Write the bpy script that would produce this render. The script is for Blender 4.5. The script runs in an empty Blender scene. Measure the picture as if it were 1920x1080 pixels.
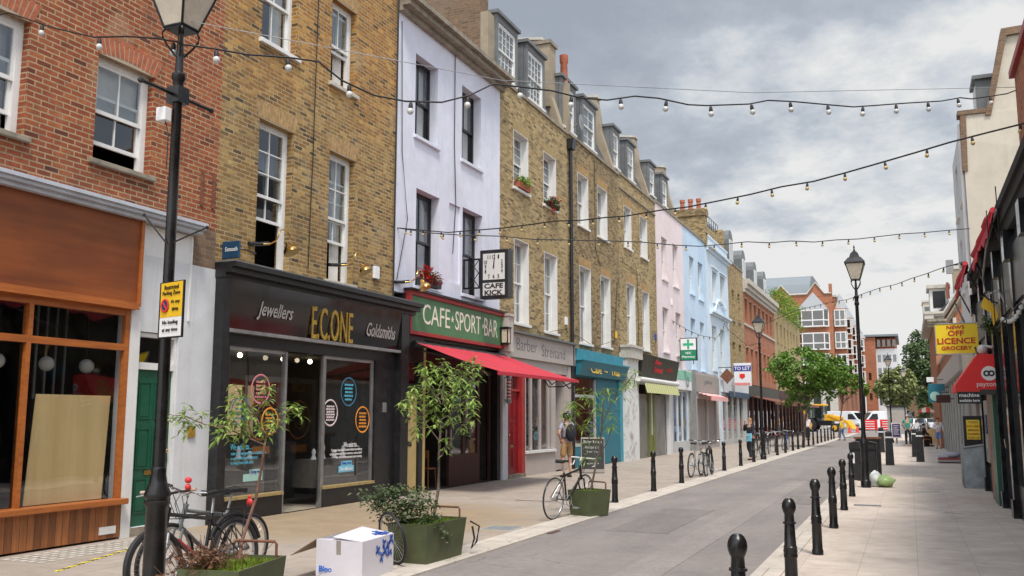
import bpy, bmesh, math, random
from mathutils import Vector, Matrix, Euler
R = math.radians; PI = math.pi
S = bpy.context.scene
COL = S.collection
random.seed(7)

# ---------------- camera ----------------
cam_d = bpy.data.cameras.new('camera'); cam = bpy.data.objects.new('camera', cam_d); COL.objects.link(cam)
cam.location = (0, 0, 1.65)
cam.rotation_euler = (R(90 + 7.873), 0, R(22.865))
cam_d.sensor_width = 36; cam_d.lens = 36 * 1750 / 1920
cam_d.clip_start = 0.05; cam_d.clip_end = 3000
S.camera = cam

# ---------------- sky ----------------
SEED = 11.4
SUN_EL, SUN_AZ = 62, 146          # azimuth: degrees clockwise from +Y
w = bpy.data.worlds.new("World"); S.world = w; w.use_nodes = True
nt = w.node_tree; N = nt.nodes; L = nt.links
N.clear()
out = N.new('ShaderNodeOutputWorld'); bg = N.new('ShaderNodeBackground'); L.new(bg.outputs[0], out.inputs[0])
bg.inputs[1].default_value = 0.10
sky = N.new('ShaderNodeTexSky'); sky.sky_type = 'NISHITA'; sky.sun_disc = False
sky.sun_elevation = R(SUN_EL); sky.sun_rotation = R(SUN_AZ); sky.dust_density = 3; sky.ozone_density = 1.5
tc = N.new('ShaderNodeTexCoord')
sep = N.new('ShaderNodeSeparateXYZ'); L.new(tc.outputs['Generated'], sep.inputs[0])
def wmath(op, a, b=None, c=None):
    m = N.new('ShaderNodeMath'); m.operation = op
    for i, v in enumerate((a, b, c)):
        if v is None: continue
        if isinstance(v, (int, float)): m.inputs[i].default_value = v
        else: L.new(v, m.inputs[i])
    return m.outputs[0]
zc = wmath('ADD', wmath('MAXIMUM', sep.outputs[2], 0.0), 0.30)
cx = wmath('DIVIDE', sep.outputs[0], zc); cy = wmath('DIVIDE', sep.outputs[1], zc)
cmb = N.new('ShaderNodeCombineXYZ'); L.new(cx, cmb.inputs[0]); L.new(cy, cmb.inputs[1]); cmb.inputs[2].default_value = SEED
n1 = N.new('ShaderNodeTexNoise'); n1.inputs['Scale'].default_value = 0.62; n1.inputs['Detail'].default_value = 9; n1.inputs['Roughness'].default_value = 0.56; n1.inputs['Distortion'].default_value = 0.25
L.new(cmb.outputs[0], n1.inputs['Vector'])
n2 = N.new('ShaderNodeTexNoise'); n2.inputs['Scale'].default_value = 1.9; n2.inputs['Detail'].default_value = 8; n2.inputs['Roughness'].default_value = 0.6
L.new(cmb.outputs[0], n2.inputs['Vector'])
mixf = wmath('ADD', wmath('MULTIPLY', n1.outputs['Fac'], 0.66), wmath('MULTIPLY', n2.outputs['Fac'], 0.34))
mixf = wmath('ADD', wmath('MULTIPLY', wmath('SUBTRACT', mixf, 0.5), 2.7), 0.505)
# higher sky darker, brighter towards the horizon
elev = wmath('MULTIPLY', sep.outputs[2], -0.60)
mixf = wmath('ADD', mixf, wmath('ADD', elev, 0.265))
cr = N.new('ShaderNodeValToRGB'); e = cr.color_ramp.elements
e[0].position = 0.38; e[0].color = (4.4, 4.9, 5.7, 1)
e[1].position = 0.64; e[1].color = (10.4, 10.4, 10.2, 1)
for pos, c in ((0.46, (5.1, 5.6, 6.4, 1)), (0.52, (5.9, 6.5, 7.3, 1)), (0.57, (7.8, 8.2, 8.7, 1))):
    q = cr.color_ramp.elements.new(pos); q.color = c
L.new(mixf, cr.inputs[0])
mx = N.new('ShaderNodeMix'); mx.data_type = 'RGBA'; mx.inputs[0].default_value = 0.92
L.new(sky.outputs[0], mx.inputs[6]); L.new(cr.outputs[0], mx.inputs[7])
# cloud cover glows more towards the hidden sun
vd = N.new('ShaderNodeVectorMath'); vd.operation = 'DOT_PRODUCT'; L.new(tc.outputs['Generated'], vd.inputs[0])
vd.inputs[1].default_value = (math.sin(R(SUN_AZ)) * math.cos(R(SUN_EL)), math.cos(R(SUN_AZ)) * math.cos(R(SUN_EL)), math.sin(R(SUN_EL)))
gl = wmath('MULTIPLY', wmath('POWER', wmath('MAXIMUM', wmath('SUBTRACT', vd.outputs['Value'], 0.15), 0.0), 1.3), 2.1)
sclv = N.new('ShaderNodeVectorMath'); sclv.operation = 'SCALE'; L.new(mx.outputs[2], sclv.inputs[0]); L.new(wmath('ADD', gl, 0.66), sclv.inputs['Scale'])
L.new(sclv.outputs[0], bg.inputs[0])

# ---------------- sun ----------------
sd = bpy.data.lights.new('sun', 'SUN'); sd.energy = 2.7; sd.angle = R(13); sd.color = (1.0, 0.93, 0.84)
sun = bpy.data.objects.new('sun', sd); COL.objects.link(sun)
az, el = R(SUN_AZ), R(SUN_EL)
dirv = Vector((math.sin(az) * math.cos(el), math.cos(az) * math.cos(el), math.sin(el)))
sun.rotation_euler = (-dirv).to_track_quat('-Z', 'Y').to_euler()
sun.location = (0, 0, 60)

S.view_settings.view_transform = 'Standard'; S.view_settings.look = 'None'
S.view_settings.exposure = 0.35; S.view_settings.gamma = 1.0
S.view_settings.use_curve_mapping = False
S.cycles.max_bounces = 6; S.cycles.transparent_max_bounces = 16; S.cycles.use_denoising = True
S.cycles.caustics_reflective = False; S.cycles.caustics_refractive = False

# ================= materials =================
MATS = {}
class NT:
    def __init__(s, name):
        s.m = bpy.data.materials.new(name); s.m.use_nodes = True
        s.t = s.m.node_tree; s.N = s.t.nodes; s.L = s.t.links
        s.b = s.N.get('Principled BSDF'); s.o = s.N.get('Material Output')
    def n(s, typ, **k):
        x = s.N.new(typ)
        for a, v in k.items():
            if hasattr(x, a): setattr(x, a, v)
        return x
    def link(s, a, b): s.L.new(a, b)
    def math(s, op, a, b=None, clamp=False):
        m = s.N.new('ShaderNodeMath'); m.operation = op; m.use_clamp = clamp
        for i, v in enumerate((a, b)):
            if v is None: continue
            if isinstance(v, (int, float)): m.inputs[i].default_value = v
            else: s.L.new(v, m.inputs[i])
        return m.outputs[0]
    def noise(s, scale, detail=4, vec=None, rough=.55):
        x = s.N.new('ShaderNodeTexNoise'); x.inputs['Scale'].default_value = scale; x.inputs['Detail'].default_value = detail; x.inputs['Roughness'].default_value = rough
        if vec is not None: s.L.new(vec, x.inputs['Vector'])
        return x
    def ramp(s, fac, stops):
        r = s.N.new('ShaderNodeValToRGB'); els = r.color_ramp.elements
        els[0].position, els[0].color = stops[0][0], (*stops[0][1], 1) if len(stops[0][1]) == 3 else stops[0][1]
        els[1].position, els[1].color = stops[-1][0], (*stops[-1][1], 1)
        for p, c in stops[1:-1]:
            q = els.new(p); q.color = (*c, 1)
        s.L.new(fac, r.inputs[0]); return r.outputs[0]
    def mix(s, fac, a, b, blend='MIX'):
        m = s.N.new('ShaderNodeMix'); m.data_type = 'RGBA'; m.blend_type = blend
        for i, v in ((0, fac), (6, a), (7, b)):
            if isinstance(v, (int, float)): m.inputs[i].default_value = v
            elif isinstance(v, tuple): m.inputs[i].default_value = (*v, 1)
            else: s.L.new(v, m.inputs[i])
        return m.outputs[2]
    def pos(s): return s.N.new('ShaderNodeNewGeometry').outputs['Position']
    def bump(s, h, strength=.3, dist=.01):
        b = s.N.new('ShaderNodeBump'); b.inputs['Strength'].default_value = strength; b.inputs['Distance'].default_value = dist
        s.L.new(h, b.inputs['Height']); s.L.new(b.outputs[0], s.b.inputs['Normal'])
def sc(c, k): return tuple(min(1, v * k) for v in c)
def mat(name, c, rough=.6, metal=0, var=.12, scale=4, dirt=0.0, dirt_c=(.06, .05, .04), bump=0, spec=.5, coat=0, obj=False):
    """plain surface with soft tonal variation, dirt blotches and grain"""
    if name in MATS: return MATS[name]
    t = NT(name)
    v = t.N.new('ShaderNodeTexCoord').outputs['Object'] if obj else t.pos()
    a = t.noise(scale, 5, v); fine = t.noise(scale * 9, 3, v)
    f = t.math('ADD', t.math('MULTIPLY', a.outputs['Fac'], .7), t.math('MULTIPLY', fine.outputs['Fac'], .3))
    col = t.ramp(f, [(.3, sc(c, 1 - var * 1.6)), (.7, sc(c, 1 + var))])
    if dirt > 0:
        d = t.noise(scale * .6, 7, v, .65)
        m = t.ramp(d.outputs['Fac'], [(.5, (0, 0, 0)), (.72, (dirt, dirt, dirt))])
        col = t.mix(m, col, dirt_c)
    t.link(col, t.b.inputs['Base Color'])
    rr = t.math('ADD', t.math('MULTIPLY', a.outputs['Fac'], .25), rough - .12, True); t.link(rr, t.b.inputs['Roughness'])
    t.b.inputs['Metallic'].default_value = metal
    t.b.inputs['Specular IOR Level'].default_value = spec
    if coat: t.b.inputs['Coat Weight'].default_value = coat; t.b.inputs['Coat Roughness'].default_value = .08
    if bump: t.bump(fine.outputs['Fac'], bump, .01)
    MATS[name] = t.m; return t.m
def render_paint(name, c, stain, amt=.28):
    """masonry paint: vertical rain streaks, patch repairs, hairline unevenness"""
    t = NT(name); v, P, p = uvec(t)
    mp = t.N.new('ShaderNodeMapping'); mp.inputs['Scale'].default_value = (3.2, .22, 1); t.link(v, mp.inputs[0])
    st = t.noise(1.6, 7, mp.outputs[0], .65); big = t.noise(.5, 5, P, .6); mid = t.noise(3, 6, P, .65); fine = t.noise(45, 3, P)
    col = t.ramp(mid.outputs['Fac'], [(.3, sc(c, .93)), (.7, sc(c, 1.04))])
    vo = t.N.new('ShaderNodeTexVoronoi'); vo.inputs['Scale'].default_value = .55; t.link(P, vo.inputs['Vector'])
    col = t.mix(.14, col, t.ramp(vo.outputs['Color'], [(.2, (.3, .3, .3)), (.8, (.68, .68, .68))]), 'OVERLAY')
    col = t.mix(t.ramp(st.outputs['Fac'], [(.52, (0, 0, 0)), (.80, (amt, amt, amt))]), col, stain)
    col = t.mix(t.ramp(big.outputs['Fac'], [(.5, (0, 0, 0)), (.8, (amt * 1.2,) * 3)]), col, stain)
    t.link(col, t.b.inputs['Base Color']); t.b.inputs['Roughness'].default_value = .8
    h = t.math('ADD', t.math('MULTIPLY', mid.outputs['Fac'], .8), t.math('MULTIPLY', fine.outputs['Fac'], .25)); t.bump(h, .35, .02)
    MATS[name] = t.m; return t.m
def uvec(t):
    """(horizontal run, height) for any upright wall"""
    g = t.N.new('ShaderNodeNewGeometry'); p = t.N.new('ShaderNodeSeparateXYZ'); q = t.N.new('ShaderNodeSeparateXYZ')
    t.link(g.outputs['Position'], p.inputs[0]); t.link(g.outputs['True Normal'], q.inputs[0])
    ax = t.math('GREATER_THAN', t.math('ABSOLUTE', q.outputs[0]), .6)
    ay = t.math('SUBTRACT', 1.0, ax)
    u = t.math('ADD', t.math('MULTIPLY', p.outputs[1], ax), t.math('MULTIPLY', p.outputs[0], ay))
    c = t.N.new('ShaderNodeCombineXYZ'); t.link(u, c.inputs[0]); t.link(p.outputs[2], c.inputs[1])
    return c.outputs[0], g.outputs['Position'], p
def brick(name, cols, mortar, grime=(.07, .055, .04), gr=.5, upper=None, zlim=7.5, msize=.010):
    t = NT(name); v, P, p = uvec(t)
    b = t.N.new('ShaderNodeTexBrick'); t.link(v, b.inputs['Vector'])
    b.inputs['Scale'].default_value = 1; b.inputs['Brick Width'].default_value = .225; b.inputs['Row Height'].default_value = .075
    b.inputs['Mortar Size'].default_value = msize; b.inputs['Mortar Smooth'].default_value = .15; b.inputs['Bias'].default_value = 0
    b.inputs['Color1'].default_value = (0, 0, 0, 1); b.inputs['Color2'].default_value = (1, 1, 1, 1); b.inputs['Mortar'].default_value = (.5, .5, .5, 1)
    n = len(cols)
    col = t.ramp(b.outputs['Color'], [(.10 + .85 * (i - 1) / (n - 1) if i else 0, c) for i, c in enumerate(cols)])
    big = t.noise(.55, 5, P, .6); mid = t.noise(3.2, 5, P, .6); fine = t.noise(38, 3, P)
    if upper:
        z = t.math('ADD', t.math('MULTIPLY', t.math('SUBTRACT', p.outputs[2], zlim), .8), t.math('MULTIPLY', t.math('SUBTRACT', big.outputs['Fac'], .5), 3.5))
        f = t.ramp(z, [(0, (0, 0, 0)), (1, (1, 1, 1))])
        col = t.mix(f, col, upper, 'MULTIPLY')
    sh = t.ramp(mid.outputs['Fac'], [(.3, (.74, .74, .74)), (.72, (1.14, 1.14, 1.14))])
    col = t.mix(.75, col, sh, 'MULTIPLY')
    col = t.mix(t.ramp(fine.outputs['Fac'], [(.35, (0, 0, 0)), (.75, (.35, .35, .35))]), col, sc(cols[0], .55))
    mc = t.mix(t.ramp(mid.outputs['Fac'], [(.4, (0, 0, 0)), (.7, (.8, .8, .8))]), mortar, sc(mortar, .6))
    col = t.mix(b.outputs['Fac'], col, mc)
    mp = t.N.new('ShaderNodeMapping'); mp.inputs['Scale'].default_value = (1.1, .28, 1); t.link(v, mp.inputs[0])
    stk = t.noise(1.3, 6, mp.outputs[0], .65); col = t.mix(t.ramp(stk.outputs['Fac'], [(.55, (0, 0, 0)), (.72, (gr * .9,) * 3)]), col, grime)
    var = t.noise(7, 4, P, .7); col = t.mix(.8, col, t.ramp(var.outputs['Fac'], [(.3, (.72, .70, .68)), (.7, (1.22, 1.2, 1.16))]), 'MULTIPLY')
    rp = t.noise(.8, 3, P, .5); col = t.mix(t.ramp(rp.outputs['Fac'], [(.62, (0, 0, 0)), (.66, (.30, .30, .30))]), col, mortar)
    gm = t.ramp(big.outputs['Fac'], [(.5, (0, 0, 0)), (.75, (gr, gr, gr))])
    col = t.mix(gm, col, grime)
    t.link(col, t.b.inputs['Base Color']); t.b.inputs['Roughness'].default_value = .88
    h = t.math('SUBTRACT', t.math('MULTIPLY', fine.outputs['Fac'], .3), b.outputs['Fac'])
    t.bump(h, .55, .012)
    MATS[name] = t.m; return t.m
def slabs(name, c1, c2, joint, bw=.9, rh=.6, msize=.006, stain=.4, stain_c=(.16, .11, .06), rot=False, rough=.85, patch=None):
    t = NT(name); P = t.pos(); v = P
    if rot:
        mp = t.N.new('ShaderNodeMapping'); mp.inputs['Rotation'].default_value = (0, 0, R(90)); t.link(P, mp.inputs[0]); v = mp.outputs[0]
    b = t.N.new('ShaderNodeTexBrick'); t.link(v, b.inputs['Vector'])
    b.inputs['Scale'].default_value = 1; b.inputs['Brick Width'].default_value = bw; b.inputs['Row Height'].default_value = rh
    b.inputs['Mortar Size'].default_value = msize; b.inputs['Mortar Smooth'].default_value = .3
    b.inputs['Color1'].default_value = (*c1, 1); b.inputs['Color2'].default_value = (*c2, 1); b.inputs['Mortar'].default_value = (*joint, 1)
    big = t.noise(.45, 6, P, .6); mid = t.noise(2.5, 6, P, .65); fine = t.noise(70, 3, P)
    col = b.outputs['Color']
    if patch:   # golden sandy paving in front of the jeweller
        g = t.N.new('ShaderNodeVectorMath'); g.operation = 'DISTANCE'; t.link(P, g.inputs[0]); g.inputs[1].default_value = patch[0]
        m = t.math('ADD', t.math('MULTIPLY', g.outputs['Value'], -1 / patch[1]), t.math('ADD', 1.15, t.math('MULTIPLY', t.math('SUBTRACT', mid.outputs['Fac'], .5), 1.2)))
        m = t.ramp(m, [(.05, (0, 0, 0)), (.45, (.75, .75, .75))])
        col = t.mix(m, col, patch[2])
    col = t.mix(.8, col, t.ramp(mid.outputs['Fac'], [(.28, (.72, .72, .72)), (.7, (1.12, 1.12, 1.12))]), 'MULTIPLY')
    col = t.mix(.7, col, t.ramp(fine.outputs['Fac'], [(.3, (.75, .75, .75)), (.7, (1.15, 1.15, 1.15))]), 'MULTIPLY')
    col = t.mix(t.ramp(big.outputs['Fac'], [(.48, (0, 0, 0)), (.7, (stain, stain, stain))]), col, stain_c)
    dk = t.noise(1.3, 8, P, .72); col = t.mix(t.ramp(dk.outputs['Fac'], [(.54, (0, 0, 0)), (.70, (stain * 1.1,) * 3)]), col, sc(c1, .5))
    # chewing gum spots and drips
    vo = t.N.new('ShaderNodeTexVoronoi'); vo.inputs['Scale'].default_value = 2.6; t.link(P, vo.inputs['Vector'])
    sp = t.ramp(vo.outputs['Distance'], [(.045, (.55, .55, .55)), (.07, (0, 0, 0))])
    col = t.mix(sp, col, sc(c1, .55))
    t.link(col, t.b.inputs['Base Color']); t.b.inputs['Roughness'].default_value = rough
    t.bump(t.math('SUBTRACT', t.math('MULTIPLY', fine.outputs['Fac'], .5), b.outputs['Fac']), .35, .008)
    MATS[name] = t.m; return t.m
def asphalt(name, c):
    t = NT(name); P = t.pos()
    mp = t.N.new('ShaderNodeMapping'); mp.inputs['Scale'].default_value = (1, .22, 1); t.link(P, mp.inputs[0])
    big = t.noise(.35, 5, P, .6); streak = t.noise(1.6, 6, mp.outputs[0], .65); fine = t.noise(130, 2, P, .7); mid = t.noise(9, 5, P, .7)
    col = t.ramp(fine.outputs['Fac'], [(.3, sc(c, .55)), (.5, c), (.72, sc(c, 1.55))])
    col = t.mix(.9, col, t.ramp(streak.outputs['Fac'], [(.25, (.78, .78, .79)), (.75, (1.15, 1.13, 1.1))]), 'MULTIPLY')
    col = t.mix(.9, col, t.ramp(mid.outputs['Fac'], [(.25, (.8, .8, .8)), (.75, (1.12, 1.12, 1.12))]), 'MULTIPLY')
    col = t.mix(.8, col, t.ramp(big.outputs['Fac'], [(.3, (.82, .82, .84)), (.7, (1.12, 1.1, 1.08))]), 'MULTIPLY')
    dk = t.noise(1.1, 7, P, .7); col = t.mix(t.ramp(dk.outputs['Fac'], [(.56, (0, 0, 0)), (.72, (.45, .45, .45))]), col, sc(c, .55))
    sp = t.N.new('ShaderNodeTexVoronoi'); sp.inputs['Scale'].default_value = 3.1; t.link(P, sp.inputs['Vector']); col = t.mix(t.ramp(sp.outputs['Distance'], [(.05, (.4, .4, .4)), (.09, (0, 0, 0))]), col, sc(c, .5))
    vo = t.N.new('ShaderNodeTexVoronoi'); vo.inputs['Scale'].default_value = .8; vo.feature = 'DISTANCE_TO_EDGE'
    wv = t.noise(2.2, 4, P); wv2 = t.mix(.35, P, wv.outputs['Color'], 'ADD'); t.link(wv2, vo.inputs['Vector'])
    cm = t.math('MULTIPLY', t.ramp(vo.outputs['Distance'], [(.004, (1, 1, 1)), (.012, (0, 0, 0))]), t.ramp(big.outputs['Fac'], [(.52, (0, 0, 0)), (.6, (.5, .5, .5))]))
    col = t.mix(cm, col, sc(c, .35))
    t.link(col, t.b.inputs['Base Color']); t.b.inputs['Roughness'].default_value = .9
    t.bump(fine.outputs['Fac'], .5, .006)
    MATS[name] = t.m; return t.m
def wood(name, c1, c2, vertical=True, scale=1, rough=.5, boards=None, grain=1.0):
    t = NT(name); v, P, p = uvec(t)
    mp = t.N.new('ShaderNodeMapping'); mp.inputs['Scale'].default_value = (9 * scale, .8 * scale, 1) if vertical else (.8 * scale, 9 * scale, 1); t.link(v, mp.inputs[0])
    a = t.noise(2.2, 8, mp.outputs[0], .65); big = t.noise(1.1, 4, P)
    col = t.ramp(a.outputs['Fac'], [(.3, c2), (.62, c1)])
    col = t.mix(.7 * grain, col, t.ramp(big.outputs['Fac'], [(.3, (.75, .75, .75)), (.7, (1.2, 1.2, 1.2))]), 'MULTIPLY')
    if boards:
        b = t.N.new('ShaderNodeTexBrick'); t.link(v, b.inputs['Vector']); b.inputs['Scale'].default_value = 1
        b.inputs['Brick Width'].default_value = boards; b.inputs['Row Height'].default_value = 50; b.offset = 0
        b.inputs['Mortar Size'].default_value = .004; b.inputs['Color1'].default_value = (.55, .55, .55, 1); b.inputs['Color2'].default_value = (1.25, 1.25, 1.25, 1); b.inputs['Mortar'].default_value = (.25, .25, .25, 1)
        col = t.mix(1, col, b.outputs['Color'], 'MULTIPLY')
    t.link(col, t.b.inputs['Base Color']); t.b.inputs['Roughness'].default_value = rough
    t.bump(a.outputs['Fac'], .15, .004)
    MATS[name] = t.m; return t.m
def glass(name, tint=(.75, .8, .8), refl=.12, rough=.02):
    t = NT(name); t.N.remove(t.b)
    tr = t.N.new('ShaderNodeBsdfTransparent'); tr.inputs[0].default_value = (*tint, 1)
    gl = t.N.new('ShaderNodeBsdfGlossy'); gl.inputs['Roughness'].default_value = rough; gl.inputs[0].default_value = (.95, .97, 1, 1)
    fr = t.N.new('ShaderNodeLayerWeight'); fr.inputs[0].default_value = .5
    nz = t.noise(.9, 2, t.pos()); bp = t.N.new('ShaderNodeBump'); bp.inputs['Strength'].default_value = .12; bp.inputs['Distance'].default_value = .05
    t.link(nz.outputs['Fac'], bp.inputs['Height']); t.link(bp.outputs[0], gl.inputs['Normal'])
    f = t.math('ADD', t.math('MULTIPLY', t.math('POWER', fr.outputs['Facing'], 4.0), .9), refl, True)
    ms = t.N.new('ShaderNodeMixShader'); t.link(f, ms.inputs[0]); t.link(tr.outputs[0], ms.inputs[1]); t.link(gl.outputs[0], ms.inputs[2])
    t.link(ms.outputs[0], t.o.inputs[0]); MATS[name] = t.m; return t.m
def leafmat(name, c1, c2, c3=None, rough=.5, scale=6):
    t = NT(name)
    g = t.N.new('ShaderNodeNewGeometry')
    isl = g.outputs['Random Per Island']; nz = t.noise(scale, 3, g.outputs['Position'])
    f = t.math('ADD', t.math('MULTIPLY', isl, .6), t.math('MULTIPLY', nz.outputs['Fac'], .4))
    stops = [(.15, c1), (.75, c2)] + ([(.86, c3)] if c3 else [])
    col = t.ramp(f, stops)
    t.link(col, t.b.inputs['Base Color']); t.b.inputs['Roughness'].default_value = rough
    tl = t.N.new('ShaderNodeBsdfTranslucent'); t.link(col, tl.inputs[0])
    ms = t.N.new('ShaderNodeMixShader'); ms.inputs[0].default_value = .3
    t.link(t.b.outputs[0], ms.inputs[1]); t.link(tl.outputs[0], ms.inputs[2]); t.link(ms.outputs[0], t.o.inputs[0])
    MATS[name] = t.m; return t.m
def stripes(name, c1, c2, width, axis='u', rough=.8):
    t = NT(name); v, P, p = uvec(t)
    s = t.N.new('ShaderNodeSeparateXYZ'); t.link(v, s.inputs[0])
    val = s.outputs[0] if axis == 'u' else s.outputs[1]
    f = t.math('GREATER_THAN', t.math('FRACT', t.math('DIVIDE', val, width * 2)), .5)
    t.link(t.mix(f, c1, c2), t.b.inputs['Base Color']); t.b.inputs['Roughness'].default_value = rough
    MATS[name] = t.m; return t.m
def emis(name, c, s):
    t = NT(name); t.b.inputs['Base Color'].default_value = (*c, 1); t.b.inputs['Emission Color'].default_value = (*c, 1); t.b.inputs['Emission Strength'].default_value = s
    MATS[name] = t.m; return t.m

brick('brick_red', [(.11, .032, .018), (.28, .066, .024), (.35, .095, .033), (.41, .13, .045), (.31, .076, .028)], (.42, .30, .18), gr=.4)
brick('brick_yellow', [(.07, .05, .025), (.20, .125, .045), (.35, .22, .07), (.50, .33, .11), (.30, .165, .045)], (.42, .33, .20), gr=.35, upper=(1.24, .98, .60), zlim=7.0)
brick('brick_stock', [(.11, .08, .04), (.25, .17, .065), (.40, .28, .11), (.54, .40, .19)], (.36, .29, .18), gr=.3)
brick('brick_dark', [(.07, .05, .03), (.18, .12, .05), (.31, .21, .09), (.42, .30, .14)], (.26, .21, .13), gr=.45)
brick('brick_pale', [(.34, .25, .11), (.42, .31, .14), (.48, .37, .17)], (.42, .35, .22), gr=.2)
brick('brick_brown', [(.12, .07, .04), (.19, .115, .07), (.24, .15, .09)], (.22, .17, .12), gr=.4)
brick('brick_orange', [(.30, .09, .045), (.40, .125, .06), (.46, .15, .07)], (.42, .26, .17), gr=.25)
mat('arch_red', (.42, .13, .06), .9, var=.3, scale=9); mat('arch_yellow', (.40, .25, .10), .9, var=.3, scale=9); mat('arch_stock', (.38, .28, .12), .9, var=.25, scale=9)
mat('tan_render', (.34, .28, .20), .9, var=.15, scale=2, dirt=.4, dirt_c=(.14, .12, .09)); mat('mortar', (.42, .34, .25), .95)
render_paint('lilac', (.69, .705, .80), (.34, .34, .36)); render_paint('pink', (.78, .67, .68), (.46, .38, .36))
render_paint('sky_blue', (.52, .67, .82), (.32, .38, .42)); render_paint('pale_blue', (.64, .75, .84), (.40, .43, .46))
render_paint('cream', (.56, .51, .42), (.28, .23, .17), .4); mat('white_paint', (.74, .74, .72), .45, var=.05, dirt=.22, dirt_c=(.34, .31, .27), scale=3)
render_paint('white_render', (.66, .68, .70), (.34, .31, .27), .35)
mat('stone', (.30, .26, .20), .9, var=.25, scale=6, dirt=.6, dirt_c=(.08, .07, .055), bump=.4); mat('pale_stone', (.52, .49, .43), .85, var=.15, scale=5, dirt=.35, dirt_c=(.16, .14, .11), bump=.2)
mat('slate', (.075, .08, .088), .6, var=.2, scale=7, dirt=.3); mat('lead', (.15, .16, .165), .5, var=.15, scale=4, dirt=.25); mat('terracotta', (.42, .13, .07), .8, var=.2)
mat('grey_cornice', (.50, .54, .60), .6, var=.1, dirt=.3, dirt_c=(.2, .2, .2))
mat('black_paint', (.014, .014, .016), .35, var=.4, scale=8, dirt=.25, dirt_c=(.06, .055, .05)); mat('black_gloss', (.010, .011, .014), .16, var=.3, scale=5); mat('fascia_black', (.006, .006, .008), .12, var=.2, spec=.8, coat=1.0)
mat('bollard_black', (.011, .011, .012), .28, var=.4, scale=6, dirt=.35, dirt_c=(.045, .04, .038), bump=.12)
mat('matt_black', (.02, .02, .02), .9); mat('dark_int', (.035, .032, .03), .95, var=.4, scale=2); mat('room_wall', (.12, .11, .10), .95, var=.3, scale=1)
mat('teal', (.015, .16, .22), .5, var=.1, dirt=.2, dirt_c=(.02, .1, .13)); mat('teal_light', (.03, .27, .36), .5, var=.15, dirt=.25, dirt_c=(.3, .4, .35)); mat('cobalt', (.03, .08, .34), .5)
mat('green_sign', (.075, .22, .095), .5, var=.15, dirt=.25, dirt_c=(.14, .26, .14), scale=2); mat('red_trim', (.36, .03, .03), .45, var=.15, dirt=.2); mat('red_door', (.24, .008, .014), .3, var=.12, scale=3)
mat('red_awning', (.50, .030, .050), .85, var=.12, scale=1.5, dirt=.12, dirt_c=(.30, .10, .10)); mat('red_bright', (.75, .02, .02), .5, var=.05); mat('maroon', (.055, .014, .012), .6); mat('brown_awning', (.20, .07, .045), .75, var=.2)
mat('green_door', (.010, .09, .05), .35, var=.12, scale=4); mat('cream_door', (.52, .40, .17), .5, var=.1, dirt=.2, dirt_c=(.3, .2, .1))
mat('greige', (.44, .39, .36), .6, var=.07, dirt=.15, dirt_c=(.25, .2, .18), scale=1.5); mat('greige_dark', (.27, .23, .215), .6, var=.1); mat('taupe', (.33, .30, .27), .65, var=.08, dirt=.2)
mat('letter_grey', (.17, .16, .155), .5); mat('white_sign', (.80, .80, .80), .5, var=.03); mat('cream_letter', (.78, .80, .66), .5, var=.08); mat('black_letter', (.01, .01, .01), .4)
mat('gold', (.60, .38, .07), .3, metal=.6, var=.25, scale=12); mat('brass', (.72, .45, .15), .18, metal=1, var=.1); mat('chrome', (.75, .75, .75), .15, metal=1)
mat('steel', (.42, .42, .42), .4, metal=.8, var=.2); mat('grey_metal', (.30, .32, .32), .5, metal=.3, dirt=.4, var=.2, scale=3); mat('shutter_grey', (.34, .33, .30), .5, metal=.3, dirt=.35, var=.15, scale=2)
mat('rust', (.19, .075, .04), .75, var=.35, scale=12); mat('planter_green', (.085, .105, .045), .55, var=.2, scale=5, dirt=.35, dirt_c=(.12, .10, .07)); mat('soil', (.05, .035, .02), 1, var=.4, scale=20, bump=.6)
mat('cardboard_white', (.72, .70, .76), .55, var=.04, scale=3, dirt=.08, dirt_c=(.5, .47, .45)); mat('cardboard', (.36, .27, .19), .85, var=.1); mat('blue_print', (.02, .16, .60), .5); mat('navy_print', (.03, .04, .30), .5)
mat('bark', (.17, .13, .10), .95, var=.35, scale=14, bump=.5); mat('bark_red', (.20, .11, .085), .9, var=.3, scale=14, bump=.3); mat('twig', (.16, .08, .05), .9, var=.3)
mat('rubber', (.016, .016, .017), .6, var=.3); mat('bike_black', (.016, .016, .018), .3); mat('bike_silver', (.55, .55, .56), .3, metal=.7); mat('bike_red', (.55, .02, .03), .35); mat('grip_beige', (.55, .42, .34), .6); mat('red_rubber', (.75, .05, .05), .45)
mat('skin', (.55, .32, .22), .6, var=.05); mat('hair_dark', (.03, .018, .012), .6); mat('hair_fair', (.36, .22, .10), .6); mat('hair_grey', (.40, .39, .38), .7)
mat('cloth_grey', (.36, .36, .42), .9, var=.1); mat('cloth_tan', (.45, .28, .13), .9, var=.1); mat('cloth_dark', (.02, .022, .03), .9, var=.2); mat('cloth_teal', (.06, .27, .22), .9, var=.1); mat('cloth_white', (.70, .68, .75), .9, var=.05)
mat('cloth_blue', (.16, .26, .52), .9, var=.1); mat('cloth_jeans', (.08, .15, .28), .9, var=.1); mat('hi_vis', (.75, .55, .04), .7); mat('bag_white', (.62, .66, .64), .35, var=.2, scale=9); mat('bag_green', (.28, .40, .16), .4, var=.3, scale=9); mat('shoe', (.03, .025, .025), .6); mat('shoe_light', (.5, .48, .45), .7)
mat('sign_yellow', (.86, .66, .02), .45, var=.04); mat('sign_amber', (.82, .50, .02), .45, var=.03); mat('sign_red', (.50, .02, .01), .5); mat('pharm_green', (.01, .24, .11), .4); mat('pharm_mid', (.02, .40, .20), .4)
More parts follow.
